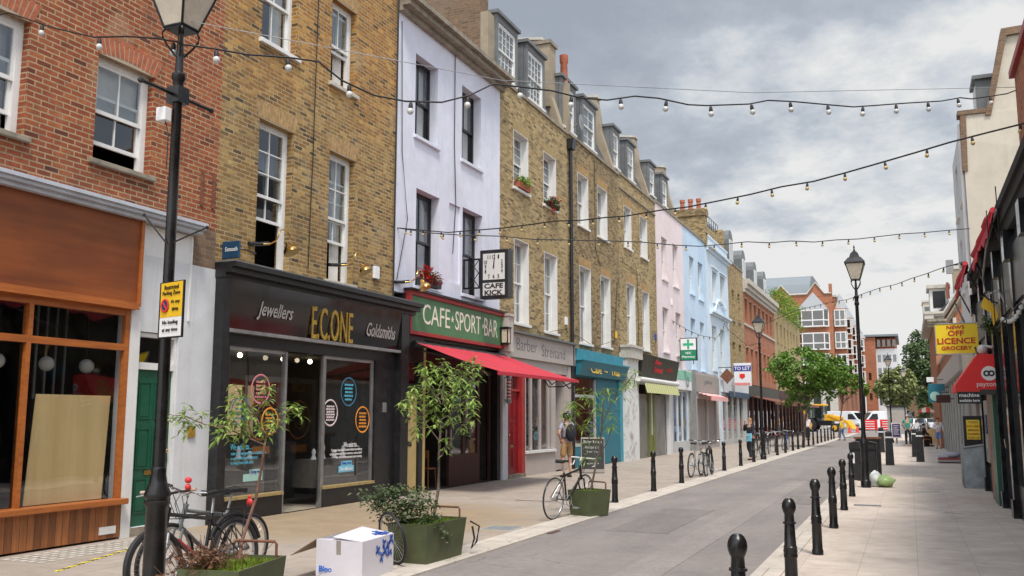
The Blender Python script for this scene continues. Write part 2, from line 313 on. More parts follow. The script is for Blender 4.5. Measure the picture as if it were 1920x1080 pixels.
mat('mint', (.25, .55, .40), .6, dirt=.2, dirt_c=(.5, .55, .5)); mat('pale_grey', (.50, .51, .50), .6, dirt=.2, var=.08); mat('olive', (.16, .18, .05), .6, dirt=.3); mat('sign_dark', (.035, .038, .030), .35, var=.3, dirt=.3, dirt_c=(.09, .09, .07))
mat('digger_yellow', (.80, .42, .02), .45, var=.1, dirt=.2); mat('vehicle_white', (.72, .73, .74), .3, var=.03, coat=.5); mat('vehicle_grey', (.20, .21, .23), .3, metal=.4, coat=.5); mat('vehicle_blue', (.05, .10, .25), .3, coat=.5); mat('headlamp', (.8, .82, .85), .1, coat=1)
mat('cone_red', (.80, .05, .03), .5); mat('slatroof', (.20, .23, .25), .75, metal=0, var=.1); mat('zinc', (.33, .35, .37), .65, metal=0, var=.1)
mat('bulb_white', (.60, .61, .58), .25, var=.02); mat('bulb_amber', (.55, .42, .18), .3); mat('cable', (.015, .015, .015), .6); mat('curtain', (.62, .60, .56), .9, var=.1, scale=5); mat('curtain_grey', (.36, .36, .38), .9, var=.15, scale=5)
mat('lantern_glass', (.62, .56, .44), .25, var=.12, scale=5); mat('clock_face', (.62, .63, .60), .5, var=.03); mat('sign_navy', (.008, .05, .11), .45); mat('blackboard', (.03, .032, .03), .75, var=.3, scale=5); mat('chalk', (.62, .62, .60), .9); mat('chalk_green', (.05, .35, .12), .9)
mat('moss', (.16, .22, .03), .95, var=.35, scale=25, bump=.7); mat('mattress', (.40, .36, .36), .9); mat('poster_yellow', (.85, .68, .05), .5); mat('purple_sign', (.07, .04, .16), .5); mat('galv', (.33, .37, .39), .55, metal=.3, var=.3, scale=3, dirt=.6, dirt_c=(.12, .12, .12))
mat('flower_red', (.70, .02, .03), .6); mat('flower_pink', (.75, .25, .25), .6); mat('cyan_text', (.10, .45, .60), .6); mat('mint_label', (.38, .62, .56), .6); mat('blue_label', (.20, .55, .72), .6); mat('orange_ring', (.80, .30, .04), .5); mat('pink_ring', (.70, .25, .27), .5); mat('blue_ring', (.04, .16, .26), .5); mat('white_ring', (.72, .60, .60), .5)
wood('plywood', (.78, .57, .28), (.66, .46, .20), scale=.25, rough=.8, grain=.4); wood('orange_wood', (.40, .125, .03), (.26, .07, .018), vertical=True, rough=.35); wood('orange_rail', (.44, .14, .032), (.30, .085, .02), vertical=False, rough=.35)
wood('wood_panel', (.27, .073, .014), (.155, .036, .008), vertical=False, scale=.2, rough=.5, grain=1); wood('wood_boards', (.36, .14, .045), (.22, .07, .02), boards=.105, rough=.5)
glass('glass', (.8, .84, .84), .18); glass('glass_far', (.55, .6, .6), .16); glass('shop_glass', (.86, .88, .88), .11)
leafmat('leaf_peach', (.14, .25, .04), (.36, .50, .12), (.56, .60, .26)); leafmat('leaf_ivy', (.03, .06, .02), (.14, .19, .08), (.34, .36, .22)); leafmat('leaf_tree', (.05, .12, .012), (.17, .31, .04), (.30, .44, .08), scale=2)
leafmat('leaf_dark', (.05, .09, .03), (.15, .22, .09), (.24, .30, .14), scale=1); leafmat('leaf_brown', (.12, .05, .025), (.28, .15, .08), (.10, .13, .04)); leafmat('leaf_moss', (.08, .14, .01), (.26, .36, .04)); leafmat('leaf_bright', (.10, .20, .02), (.28, .42, .06)); leafmat('leaf_olive', (.10, .13, .04), (.30, .33, .12), scale=1)
asphalt('asphalt', (.25, .226, .212)); asphalt('tarmac_far', (.28, .27, .265))
slabs('paving_left', (.405, .345, .29), (.37, .315, .265), (.23, .19, .155), .75, .6, .006, stain=.35, stain_c=(.26, .21, .15), patch=((-8.6, 13.6, 0), 3.2, (.32, .225, .12)))
slabs('paving_right', (.60, .515, .44), (.565, .48, .41), (.45, .38, .32), .6, .6, .005, stain=.45, stain_c=(.33, .27, .21), rot=True)
slabs('kerb_stone', (.58, .52, .45), (.53, .475, .41), (.32, .27, .23), .5, .9, .008, stain=.25, stain_c=(.28, .25, .22))
stripes('red_white_stripe', (.75, .05, .06), (.80, .78, .75), .11); stripes('red_cream_stripe', (.70, .05, .05), (.80, .74, .55), .25); stripes('hazard', (.80, .65, .05), (.03, .03, .03), .05)
M = MATS
# ================= object helpers =================
def tag(o, label=None, cat=None, group=None, kind=None):
    if label: o['label'] = label
    if cat: o['category'] = cat
    if group: o['group'] = group
    if kind: o['kind'] = kind
    return o
def thing(name, label, cat, loc=(0, 0, 0), rz=0, group=None):
    o = bpy.data.objects.new(name, None); COL.objects.link(o); o.empty_display_size = .3
    o.location = loc; o.rotation_euler = (0, 0, rz)
    return tag(o, label, cat, group)
def root_off(p):
    v = Vector((0, 0, 0))
    while p is not None: v += p.location; p = p.parent
    return v
def copy_tree(o, parent=None):
    c = o.copy(); COL.objects.link(c); c.parent = parent
    for ch in list(o.children): copy_tree(ch, c)
    return c
def copy_thing(o, loc, label, rz=None):
    c = copy_tree(o); c.location = loc; c['label'] = label
    if rz is not None: c.rotation_euler = (0, 0, rz)
    return c
class MB:
    def __init__(s): s.v = []; s.f = []
    def add(s, vs, fs):
        b = len(s.v); s.v += [tuple(p) for p in vs]; s.f += [tuple(b + i for i in f) for f in fs]; return s
    def box(s, x0, x1, y0, y1, z0, z1):
        if x0 > x1: x0, x1 = x1, x0
        if y0 > y1: y0, y1 = y1, y0
        if z0 > z1: z0, z1 = z1, z0
        return s.add([(x, y, z) for z in (z0, z1) for y in (y0, y1) for x in (x0, x1)],
                     [(0, 2, 3, 1), (4, 5, 7, 6), (0, 1, 5, 4), (2, 6, 7, 3), (0, 4, 6, 2), (1, 3, 7, 5)])
    def quad(s, a, b, c, d): return s.add([a, b, c, d], [(0, 1, 2, 3)])
    def slab(s, pts, off):
        """polygon pts (3D) extruded by the vector off"""
        n = len(pts); off = Vector(off); q = [tuple(Vector(p) + off) for p in pts]
        return s.add(list(pts) + q, [tuple(range(n))[::-1], tuple(range(n, 2 * n))] + [(i, (i + 1) % n, n + (i + 1) % n, n + i) for i in range(n)])
    def tube(s, pts, r, n=8, caps=True, r2=None):
        pts = [Vector(p) for p in pts]; m = len(pts); rings = []
        up = Vector((0, 0, 1))
        for i, p in enumerate(pts):
            d = (pts[min(i + 1, m - 1)] - pts[max(i - 1, 0)])
            if d.length < 1e-9: d = Vector((0, 0, 1))
            d.normalize(); a = d.cross(up)
            if a.length < .05: a = d.cross(Vector((1, 0, 0)))
            a.normalize(); b = d.cross(a)
            rr = r if r2 is None else r + (r2 - r) * i / max(1, m - 1)
            if isinstance(r, (list, tuple)): rr = r[i]
            rings.append([tuple(p + (a * math.cos(2 * PI * k / n) + b * math.sin(2 * PI * k / n)) * rr) for k in range(n)])
        vs = [q for ring in rings for q in ring]
        fs = [(i * n + k, (i + 1) * n + k, (i + 1) * n + (k + 1) % n, i * n + (k + 1) % n) for i in range(m - 1) for k in range(n)]
        if caps: fs += [tuple(range(n)), tuple((m - 1) * n + k for k in range(n))[::-1]]
        return s.add(vs, fs)
    def lathe(s, prof, c=(0, 0, 0), n=20, axis='z', a0=0, square=False):
        """prof: list of (radius, height) from bottom to top"""
        vs = []; m = len(prof)
        for r, h in prof:
            for k in range(n):
                t = 2 * PI * k / n + a0; x, y = r * math.cos(t), r * math.sin(t)
                vs.append({'z': (c[0] + x, c[1] + y, c[2] + h), 'y': (c[0] + x, c[1] + h, c[2] + y), 'x': (c[0] + h, c[1] + x, c[2] + y)}[axis])
        fs = [(i * n + k, i * n + (k + 1) % n, (i + 1) * n + (k + 1) % n, (i + 1) * n + k) for i in range(m - 1) for k in range(n)]
        fs += [tuple(range(n))[::-1], tuple((m - 1) * n + k for k in range(n))]
        return s.add(vs, fs)
    def ball(s, c, r, n=12, sq=(1, 1, 1)):
        pr = [(max(.001, r * math.sin(PI * i / (n // 2 + 1))), -r * math.cos(PI * i / (n // 2 + 1))) for i in range(n // 2 + 2)]
        b = len(s.v); s.lathe([(a, h) for a, h in pr], (0, 0, 0), n)
        for i in range(b, len(s.v)):
            x, y, z = s.v[i]; s.v[i] = (c[0] + x * sq[0], c[1] + y * sq[1], c[2] + z * sq[2])
        return s
    def torus(s, c, R_, r, axis='x', n=32, m=8, sq=1.0, a=(0, 2 * PI)):
        full = abs(a[1] - a[0] - 2 * PI) < 1e-6; k = n if full else n + 1
        vs = []
        for i in range(k):
            t = a[0] + (a[1] - a[0]) * i / n
            for j in range(m):
                u = 2 * PI * j / m; rr = R_ + r * math.cos(u); h = r * math.sin(u) * sq
                p = {'x': (h, rr * math.cos(t), rr * math.sin(t)), 'y': (rr * math.cos(t), h, rr * math.sin(t)), 'z': (rr * math.cos(t), rr * math.sin(t), h)}[axis]
                vs.append((c[0] + p[0], c[1] + p[1], c[2] + p[2]))
        lim = k if full else k - 1
        fs = [(i * m + j, ((i + 1) % k) * m + j, ((i + 1) % k) * m + (j + 1) % m, i * m + (j + 1) % m) for i in range(lim) for j in range(m)]
        return s.add(vs, fs)
    def xf(s, mtx):
        s.v = [tuple(mtx @ Vector(p)) for p in s.v]; return s
    def build(s, name, m, parent=None, smooth=False, local=False, bevel=0, label=None):
        me = bpy.data.meshes.new(name)
        off = Vector((0, 0, 0)) if (local or parent is None) else root_off(parent)
        me.from_pydata([tuple(Vector(p) - off) for p in s.v], [], s.f); me.update()
        bm = bmesh.new(); bm.from_mesh(me); bmesh.ops.recalc_face_normals(bm, faces=bm.faces); bm.to_mesh(me); bm.free()
        me.materials.append(MATS[m] if isinstance(m, str) else m)
        o = bpy.data.objects.new(name, me); COL.objects.link(o); o.parent = parent
        if smooth:
            me.polygons.foreach_set('use_smooth', [True] * len(me.polygons))
            md = o.modifiers.new('es', 'EDGE_SPLIT'); md.split_angle = R(40)
        if bevel:
            md = o.modifiers.new('bv', 'BEVEL'); md.width = bevel; md.segments = 2; md.limit_method = 'ANGLE'
        if label: o['label'] = label
        return o
def struct(mb, name, m, **k): return tag(mb.build(name, m, **k), kind='structure')
def text_mb(body, size, shear=0, extrude=.004, bold=0, align='CENTER'):
    """text as a mesh in the XZ plane facing -Y, fitted to size=(w,h), centred on the origin"""
    cu = bpy.data.curves.new('lettering', 'FONT'); cu.body = body; cu.size = 1; cu.shear = shear; cu.offset = bold; cu.resolution_u = 3; cu.align_x = align
    cu.extrude = .5
    o = bpy.data.objects.new('lettering', cu); COL.objects.link(o)
    bpy.context.view_layer.update()
    me = bpy.data.meshes.new_from_object(o.evaluated_get(bpy.context.evaluated_depsgraph_get()))
    bpy.data.objects.remove(o); bpy.data.curves.remove(cu)
    vs = [v.co.copy() for v in me.vertices]; fs = [tuple(p.vertices) for p in me.polygons]
    bpy.data.meshes.remove(me)
    x0 = min(v.x for v in vs); x1 = max(v.x for v in vs); y0 = min(v.y for v in vs); y1 = max(v.y for v in vs)
    kx = size[0] / (x1 - x0); ky = size[1] / (y1 - y0) if size[1] else kx
    mb = MB(); mb.add([((v.x - (x0 + x1) / 2) * kx, -(v.z + .5) * extrude, (v.y - (y0 + y1) / 2) * ky) for v in vs], fs)
    return mb
def text(body, c, size, m, parent, face='x', name='lettering', **k):
    """face 'x': read from +X (left-hand facades); '-y': read from -Y; c = centre on the surface"""
    mb = text_mb(body, size, **k)
    if face == 'x': mb.xf(Matrix.Rotation(R(90), 4, 'Z'))
    elif face == '-x': mb.xf(Matrix.Rotation(R(-90), 4, 'Z'))
    mb.xf(Matrix.Translation(Vector(c)))
    return mb.build(name, m, parent)
# ---- walls on the plane x = X facing sgn ----
class Wall:
    def __init__(s, X, y0, y1, z0, z1, sgn=1, th=.33): s.X = X; s.y0 = y0; s.y1 = y1; s.z0 = z0; s.z1 = z1; s.sgn = sgn; s.th = th; s.h = []
    def hole(s, y0, y1, z0, z1): s.h.append((y0, y1, z0, z1)); return s
    def mesh(s):
        ys = sorted({s.y0, s.y1, *[round(v, 4) for h in s.h for v in h[:2]]}); zs = sorted({s.z0, s.z1, *[round(v, 4) for h in s.h for v in h[2:]]})
        mb = MB(); X, Xb = s.X, s.X - s.sgn * s.th
        for i in range(len(ys) - 1):
            for j in range(len(zs) - 1):
                yc, zc = (ys[i] + ys[i + 1]) / 2, (zs[j] + zs[j + 1]) / 2
                if any(a < yc < b and c < zc < d for a, b, c, d in s.h): continue
                for x in (X, Xb): mb.quad((x, ys[i], zs[j]), (x, ys[i + 1], zs[j]), (x, ys[i + 1], zs[j + 1]), (x, ys[i], zs[j + 1]))
        for a, b, c, d in s.h + [(s.y0, s.y1, s.z0, s.z1)]:
            mb.quad((X, a, c), (Xb, a, c), (Xb, a, d), (X, a, d)); mb.quad((X, b, c), (Xb, b, c), (Xb, b, d), (X, b, d))
            mb.quad((X, a, c), (X, b, c), (Xb, b, c), (Xb, a, c)); mb.quad((X, a, d), (X, b, d), (Xb, b, d), (Xb, a, d))
        return mb
def sash(bld, wall, y0, y1, z0, z1, recess=.12, cols=2, rt=2, rb=2, op=0, frame='white_paint', fw=.06, sill='stone', reveal=None, blind=None, gl='glass', curtain='curtain_grey', mid=.5, cl=0, sill_h=.08, shade=0, bar=.022, sash_m=None):
    """a sliding sash window in a hole of the wall; op = how far the lower sash is raised (m)"""
    wall.hole(y0, y1, z0, z1); sg = wall.sgn; X = wall.X - sg * recess
    w = MB(); d = .10
    for a, b in ((y0 + .002, y0 + fw), (y1 - fw, y1 - .002)): w.box(X, X - sg * d, a, b, z0, z1 - .002)
    w.box(X - .002 * sg, X - sg * d, y0 + fw, y1 - fw, z1 - fw, z1 - .002); w.box(X + .01 * sg, X - sg * d, y0 + fw, y1 - fw, z0, z0 + .035)
    f = w.build('window', frame, bld)
    zi0, zi1 = z0 + .035, z1 - fw; zm = zi0 + (zi1 - zi0) * mid
    ya, yb = y0 + fw, y1 - fw; sash_m = sash_m or frame
    def leaf(x, a, b, rows, nm):
        m = MB(); r = .045
        m.box(x, x - sg * .035, ya, ya + r, a, b); m.box(x, x - sg * .035, yb - r, yb, a, b)
        m.box(x, x - sg * .035, ya + r, yb - r, a, a + r * 1.2); m.box(x, x - sg * .035, ya + r, yb - r, b - r, b)
        for i in range(1, cols):
            y = ya + r + (yb - ya - 2 * r) * i / cols; m.box(x - sg * .002, x - sg * .03, y - bar / 2, y + bar / 2, a + r * 1.2, b - r)
        for i in range(1, rows):
            z = a + r + (b - a - 2 * r) * i / rows; m.box(x - sg * .004, x - sg * .028, ya + r, yb - r, z - bar / 2, z + bar / 2)
        m.build('sash', sash_m, f)
        MB().quad((x - sg * .016, ya + .02, a + .02), (x - sg * .016, yb - .02, a + .02), (x - sg * .016, yb - .02, b - .02), (x - sg * .016, ya + .02, b - .02)).build('pane', gl, f)
    leaf(X - sg * .012, zm - .02, zi1, rt, 't')
    leaf(X - sg * .052, zi0 + op, zm + .02 + op, rb, 'b')
    if reveal:
        m = MB(); e = .004
        m.box(wall.X + sg * e, X, y0 - .05, y0 + e, z0, z1 + .05) if False else None
        m.box(wall.X + sg * e, X, y0 + .0005, y0 + .02, z0, z1 - .0005); m.box(wall.X + sg * e, X, y1 - .02, y1 - .0005, z0, z1 - .0005)
        m.box(wall.X + sg * e, X, y0 + .02, y1 - .02, z1 - .02, z1 - .0005)
        m.build('reveal', reveal, f)
    if sill:
        MB().box(wall.X + sg * .07, X + sg * .011, y0 - .07, y1 + .07, z0 - sill_h, z0 - .001).build('sill', sill, f, bevel=.008)
    if curtain and cl >= 0:
        xc = X - sg * .16; m = MB(); n = 8
        if cl == 0: spans = ((ya, ya + (yb - ya) * .27), (yb - (yb - ya) * .27, yb))
        elif cl == 1: spans = ((ya, yb),)
        else: spans = ((ya + (yb - ya) * .6, yb),)
        for a, b in spans:
            for i in range(n):
                p, q = a + (b - a) * i / n, a + (b - a) * (i + 1) / n; o1, o2 = (.02 if i % 2 else -.02), (-.02 if i % 2 else .02)
                m.quad((xc + o1, p, zi0), (xc + o2, q, zi0), (xc + o2, q, zi1), (xc + o1, p, zi1))
        m.build('curtain', curtain, f)
    if shade:
        xc = X - sg * .13; MB().quad((xc, ya, zi1 - shade), (xc, yb, zi1 - shade), (xc, yb, zi1), (xc, ya, zi1)).build('blind', 'curtain', f)
    return f
def arch(bld, wall, y0, y1, z, h, m, rise=.0, n=None, splay=.12):
    """gauged brick arch of tapered bricks over an opening"""
    sg = wall.sgn; n = n or max(7, int((y1 - y0) / .075)); mb = MB(); yc = (y0 + y1) / 2; wd = (y1 - y0) / 2
    for i in range(n):
        a, b = -1 + 2 * (i + .11) / n, -1 + 2 * (i + .89) / n
        lo = lambda t: z + rise * (1 - t * t) - (.0); hi = lambda t: z + h + rise * (1 - t * t)
        mb.slab([(wall.X + sg * .006, yc + a * wd, lo(a)), (wall.X + sg * .006, yc + b * wd, lo(b)), (wall.X + sg * .006, yc + b * (wd + splay), hi(b)), (wall.X + sg * .006, yc + a * (wd + splay), hi(a))], (-sg * .05, 0, 0))
    mb.build('brick_arch', m, bld)
    MB().slab([(wall.X + sg * .002, yc - wd, z + .002), (wall.X + sg * .002, yc + wd, z + .002), (wall.X + sg * .002, yc + wd + splay, z + h), (wall.X + sg * .002, yc - wd - splay, z + h)], (-sg * .02, 0, 0)).build('arch_mortar', 'mortar', bld)
def shell(bld, X, y0, y1, z1, depth=7, m='room_wall', floors=(3.9, 7.55), wall_m=None, sgn=1):
    """party walls, back wall, floors and roof deck behind a facade"""
    mb = MB(); xa = X - sgn * .34; xb = X - sgn * depth
    mb.box(xa, xb, y0 + .02, y0 + .12, 0, z1 - .1); mb.box(xa, xb, y1 - .12, y1 - .02, 0, z1 - .1); mb.box(xb, xb - sgn * .2, y0 + .02, y1 - .02, 0, z1 - .1)
    mb.box(X - sgn * 2.6, X - sgn * 2.7, y0 + .12, y1 - .12, 3.9, z1 - .2)
    for z in floors: mb.box(xa, xb, y0 + .12, y1 - .12, z - .12, z)
    mb.box(xa, xb, y0 + .02, y1 - .02, z1 - .1, z1 - .02)
    return mb.build('party_walls', wall_m or m, bld)
def leaves(mb, c, n, spread, ln, wd, droop=.3, rng=random, flat=0):
    """n folded pointed leaves scattered round c"""
    for _ in range(n):
        t = rng.uniform(0, 2 * PI); u = rng.uniform(-1, 1); k = rng.random() ** .5
        d = Vector((math.cos(t) * math.sqrt(1 - u * u), math.sin(t) * math.sqrt(1 - u * u), u))
        p = Vector(c) + Vector((d.x * spread[0], d.y * spread[1], d.z * spread[2])) * k
        a = rng.uniform(0, 2 * PI); l = ln * rng.uniform(.65, 1.15); ww = wd * rng.uniform(.7, 1.15)
        dv = Vector((math.cos(a), math.sin(a), rng.uniform(-droop * 2, droop * .6) - droop * .6)).normalized()
        sv = dv.cross(Vector((rng.uniform(-.4, .4), rng.uniform(-.4, .4), 1))).normalized(); nv = sv.cross(dv)
        m1 = p + dv * l * .45; tip = p + dv * l - Vector((0, 0, droop * l * .35))
        mb.add([p, m1 + sv * ww / 2 + nv * ww * .12, tip, m1 - sv * ww / 2 + nv * ww * .12, m1 - nv * ww * .12], [(0, 1, 4), (1, 2, 4), (2, 3, 4), (3, 0, 4)])
def tuft(mb, p, d, n, ln, wd, droop, rng):
    """leaves radiating from a twig end"""
    for i in range(n):
        a = 2 * PI * i / n + rng.uniform(-.4, .4)
        dv = (Vector((math.cos(a), math.sin(a), rng.uniform(-.5, .5))) + Vector(d) * .6).normalized()
        l = ln * rng.uniform(.7, 1.15); q = Vector(p) + Vector((rng.uniform(-.03, .03), rng.uniform(-.03, .03), rng.uniform(-.06, .05)))
        sv = dv.cross(Vector((0, 0, 1)))
        if sv.length < .1: sv = Vector((1, 0, 0))
        sv.normalize(); m1 = q + dv * l * .5; m1.z -= droop * l * .18; tip = q + dv * l * .9; tip.z -= droop * l * .6; ww = wd * rng.uniform(.8, 1.2)
        mb.add([q, m1 + sv * ww / 2 + Vector((0, 0, ww * .12)), tip, m1 - sv * ww / 2 + Vector((0, 0, ww * .12)), m1 - Vector((0, 0, ww * .1))], [(0, 1, 4), (1, 2, 4), (2, 3, 4), (3, 0, 4)])
def jig(p, q, n, amp, rng):
    p = Vector(p); q = Vector(q); L_ = (q - p).length
    return [p.lerp(q, i / n) + (Vector((rng.uniform(-1, 1), rng.uniform(-1, 1), rng.uniform(-1, 1))) * amp * L_ if 0 < i < n else Vector((0, 0, 0))) for i in range(n + 1)]
# ================= ground =================
XF = -10.1
struct(MB().box(-700, 700, -60, 1500, -.9, -.035), 'ground', 'tarmac_far')
struct(MB().box(-4.88, -1.62, -14, 150, -.9, -.008), 'road', 'asphalt')
struct(MB().box(-40, 40, 103, 175, -.9, -.012), 'cross_road', 'tarmac_far')
struct(MB().box(-10.6, -5.38, -14, 103, -.9, .0), 'pavement', 'paving_left')
struct(MB().box(-5.38, -4.88, -14, 103, -.9, .012), 'kerb', 'kerb_stone')
struct(MB().box(-1.62, -1.33, -14, 112, -.9, .012), 'kerb', 'kerb_stone')
struct(MB().box(-1.33, 2.4, -14, 112, -.9, .0), 'pavement', 'paving_right')
def cover(x0, x1, y0, y1, m, frame, label, slots=0, cat='drain cover', nm='drain_cover'):
    t = thing(nm, label, cat, ((x0 + x1) / 2, (y0 + y1) / 2, .0))
    MB().box(x0, x1, y0, y1, -.03, .004).build('cover_frame', frame, t)
    if slots:
        b = MB(); n = slots
        for i in range(n):
            y = y0 + .03 + (y1 - y0 - .06) * (i + .15) / n; b.box(x0 + .03, x1 - .03, y, y + (y1 - y0 - .06) / n * .6, .0, .009)
        b.build('grating', 'steel', t)
        MB().box(x0 + .025, x1 - .025, y0 + .025, y1 - .025, -.02, .0055).build('drain_hole', 'matt_black', t)  # flat black sheet, the shade below the bars put in as colour
    else:
        MB().box(x0 + .03, x1 - .03, y0 + .03, y1 - .03, -.02, .008).build('cover_plate', m, t)
    return t
cover(-5.98, -5.45, 12.88, 13.42, 'grey_metal', 'pale_stone', 'square dark metal inspection cover set in the pavement behind the kerb')
cover(-5.36, -4.80, 12.85, 13.22, 'steel', 'rust', 'slotted iron gully grate in the pale kerb beside the square cover', 7)
cover(-1.08, -.55, 18.98, 19.3, 'steel', 'pale_stone', 'slotted drain channel across the right pavement beside the black bollards', 8)
cover(-7.35, -6.6, 17.6, 18.5, 'paving_left', 'matt_black', 'large paving cover with dark edges behind the road bicycle')
cover(.1, .55, 23.2, 23.6, 'pale_stone', 'steel', 'pale rectangular cover in the right pavement between bags and board')
cover(.45, .8, 18.2, 18.5, 'paving_right', 'steel', 'small paved cover in the right pavement nearest the black shopfront')
t = thing('tactile_tape', 'yellow and black hazard tape strip stuck along the left pavement', 'tape', (-8.9, 8.6, 0))
MB().box(-8.93, -8.88, 7.6, 9.6, 0, .006).xf(Matrix.Translation((-8.9, 8.6, 0)) @ Matrix.Rotation(R(20), 4, 'Z') @ Matrix.Translation((8.9, -8.6, 0))).build('tape_strip', 'hazard', t)
t = thing('pavement_light_panel', 'grid of square glass pavement lights below the wooden shopfront', 'pavement lights', (-9.5, 9, 0)); g0 = None
for i in range(16):
    for j in range(5):
        if g0 is None: g0 = MB().box(-.045, .045, -.045, .045, .002, .006).build('glass_square', 'pale_stone', t, local=True); o = g0
        else: o = g0.copy(); COL.objects.link(o); o.parent = t
        o.location = (-.30 + j * .14, -.95 + i * .14, 0)

# ================= left terrace =================
def roof_flat(b, y0, y1, z, m='pale_stone'):
    MB().box(XF + .03, XF - .36, y0, y1, z, z + .09).build('coping', m, b)
# --- 1 red brick house over the wooden shopfront ---
b1 = thing('brick_house', 'red brick house with orange wooden shopfront and green door at far left', 'house', (XF, 8.5, 0))
W1 = Wall(XF, 3.2, 11.72, 3.98, 11.8)
for a, b_ in ((6.98, 8.10), (9.19, 10.25)):
    sash(b1, W1, a, b_, 5.15, 6.68, recess=.13, cols=2, rt=1, rb=1, op=.24, fw=.09, curtain='curtain_grey' if a < 8 else 'curtain', cl=1 if a < 8 else -1, shade=0 if a < 8 else .62, sill='stone', sill_h=.07)
    arch(b1, W1, a - .02, b_ + .02, 6.66, .27, 'arch_red', rise=.06)
    sash(b1, W1, a, b_, 8.3, 9.9, recess=.13, fw=.09, cl=0)
    arch(b1, W1, a - .02, b_ + .02, 9.88, .27, 'arch_red', rise=.06)
W1.mesh().build('wall', 'brick_red', b1); shell(b1, XF, 3.2, 11.72, 11.8); roof_flat(b1, 3.2, 11.72, 11.8)
m = MB(); m.box(XF + .012, XF - .3, 11.20, 11.71, 3.98, 4.6); m.build('brick_patch', 'brick_brown', b1)
for y in (11.32, 11.58): MB().box(XF, XF + .03, y, y + .05, 4.95, 5.5).build('scar_batten', 'rust', b1)
m = MB()
for z0, z1, d in ((4.44, 4.50, .20), (4.50, 4.55, .26), (4.55, 4.60, .30)): m.box(XF - .05, XF + d, 3.2, 11.2, z0, z1 - .001)
m.build('shop_cornice', 'grey_cornice', b1)
sf = MB(); sf.box(XF + .10, XF - .2, 3.2, 10.06, 3.24, 4.437); sf = sf.build('shopfront', 'wood_panel', b1)
m = MB(); m.box(XF + .13, XF - .18, 10.03, 10.085, 3.2, 4.436); m.box(XF + .135, XF - .1, 3.2, 10.03, 3.18, 3.25); m.box(XF + .16, XF - .1, 3.2, 10.03, 3.15, 3.18); m.build('fascia_moulding', 'orange_rail', sf)
m = MB(); X = XF + .05
m.box(X, X - .1, 3.2, 9.9, 2.57, 2.66); m.box(X, X - .1, 3.2, 9.9, 3.06, 3.15)
for y in (5.0, 6.68, 8.32): m.box(X + .003, X - .06, y, y + .065, .55, 2.57); m.box(X + .003, X - .097, y + .01, y + .075, 2.66, 3.06)
m.box(X + .004, X - .06, 9.90, 9.98, .55, 3.15)
m.build('window_frame', 'orange_rail', sf)
MB().box(X + .12, X - .1, 3.2, 10.02, .47, .55).build('sill', 'orange_rail', sf, bevel=.012)
MB().box(X + .015, X - .1, 3.2, 9.99, .03, .47).build('stall_riser', 'wood_boards', sf)
MB().quad((X - .05, 3.2, .55), (X - .05, 9.9, .55), (X - .05, 9.9, 3.1), (X - .05, 3.2, 3.1)).build('pane', 'shop_glass', sf)
m = MB(); m.box(X + .016, X + .03, 9.62, 9.90, .09, .19); v = m.build('air_vent', 'white_paint', sf)
m = MB()
for i in range(5): m.box(XF - .9, XF - .92, 9.1 + i * .16, 9.13 + i * .16, 1.9, 3.2)
m.build('ceiling_chain', 'grey_metal', sf)
MB().box(XF - 2.5, XF - 2.55, 3.3, 9.98, 0, 3.3).build('back_wall', 'dark_int', sf)
for i, (y, z) in enumerate(((8.28, 2.35), (9.02, 2.35), (9.68, 2.35), (7.5, 2.35))):
    t = thing('pendant_lamp', ['white globe pendant lamp in the wooden shop window, second from the frame at left', 'white globe pendant lamp hanging above the plywood sheet, left one', 'white globe pendant lamp hanging above the plywood sheet, right one', 'white globe pendant lamp at the far left of the shop'][i], 'lamp', (XF - .40, y, z), group='white globe lamps in the shop window')
    MB().ball((0, 0, 0), .10, 16).build('globe', 'bulb_white', t, smooth=True, local=True)
    MB().tube([(0, 0, .12), (0, 0, .85)], .006, 5).build('flex', 'cable', t, local=True)
t = thing('plywood_sheet', 'tall pale plywood sheet leaning inside the wooden shop window', 'board', (XF - .4, 9.5, .55))
MB().slab([(XF - .03, 8.50, .56), (XF - .03, 9.72, .56), (XF - .05, 9.80, 1.94), (XF - .05, 8.60, 1.94)], (-.012, 0, 0)).build('sheet', 'plywood', t)
t = thing('bar_stool', 'dark wooden stool standing inside the shop behind the glass', 'stool', (XF - 1.0, 8.3, .1))
MB().lathe([(.16, .62), (.17, .66)], n=14).build('seat', 'orange_wood', t, local=True)
for k in range(4): MB().tube([(.1 * math.cos(k * PI / 2), .1 * math.sin(k * PI / 2), .62), (.2 * math.cos(k * PI / 2), .2 * math.sin(k * PI / 2), 0)], .016, 6).build('leg', 'orange_wood', t, local=True)
# white door bay
m = Wall(XF + .02, 9.985, 11.75, 0, 4.44, th=.2); m.hole(10.17, 10.99, .12, 2.87); m.z1 = 3.98
db = m.mesh().build('door_bay', 'white_render', b1)
m = MB(); m.box(XF + .021, XF - .15, 10.09, 11.19, 3.981, 4.437); m.box(XF + .06, XF - .15, 9.99, 10.17, 0, 4.436); m.build('pilaster', 'white_paint', db)
m = MB(); m.box(XF + .045, XF + .02, 10.19, 11.17, 4.38, 4.41); m.box(XF + .045, XF + .02, 11.14, 11.17, 3.1, 4.38); m.build('moulding', 'white_paint', db)
m = MB(); m.box(XF - .02, XF - .12, 10.175, 10.22, .12, 2.86); m.box(XF - .02, XF - .12, 10.94, 10.985, .12, 2.86); m.box(XF - .01, XF - .12, 10.22, 10.94, 2.33, 2.43); m.box(XF - .015, XF - .12, 10.22, 10.94, 2.80, 2.86); m.build('door_frame', 'white_paint', db)
MB().quad((XF - .08, 10.22, 2.43), (XF - .08, 10.94, 2.43), (XF - .08, 10.94, 2.8), (XF - .08, 10.22, 2.8)).build('transom_pane', 'glass', db)
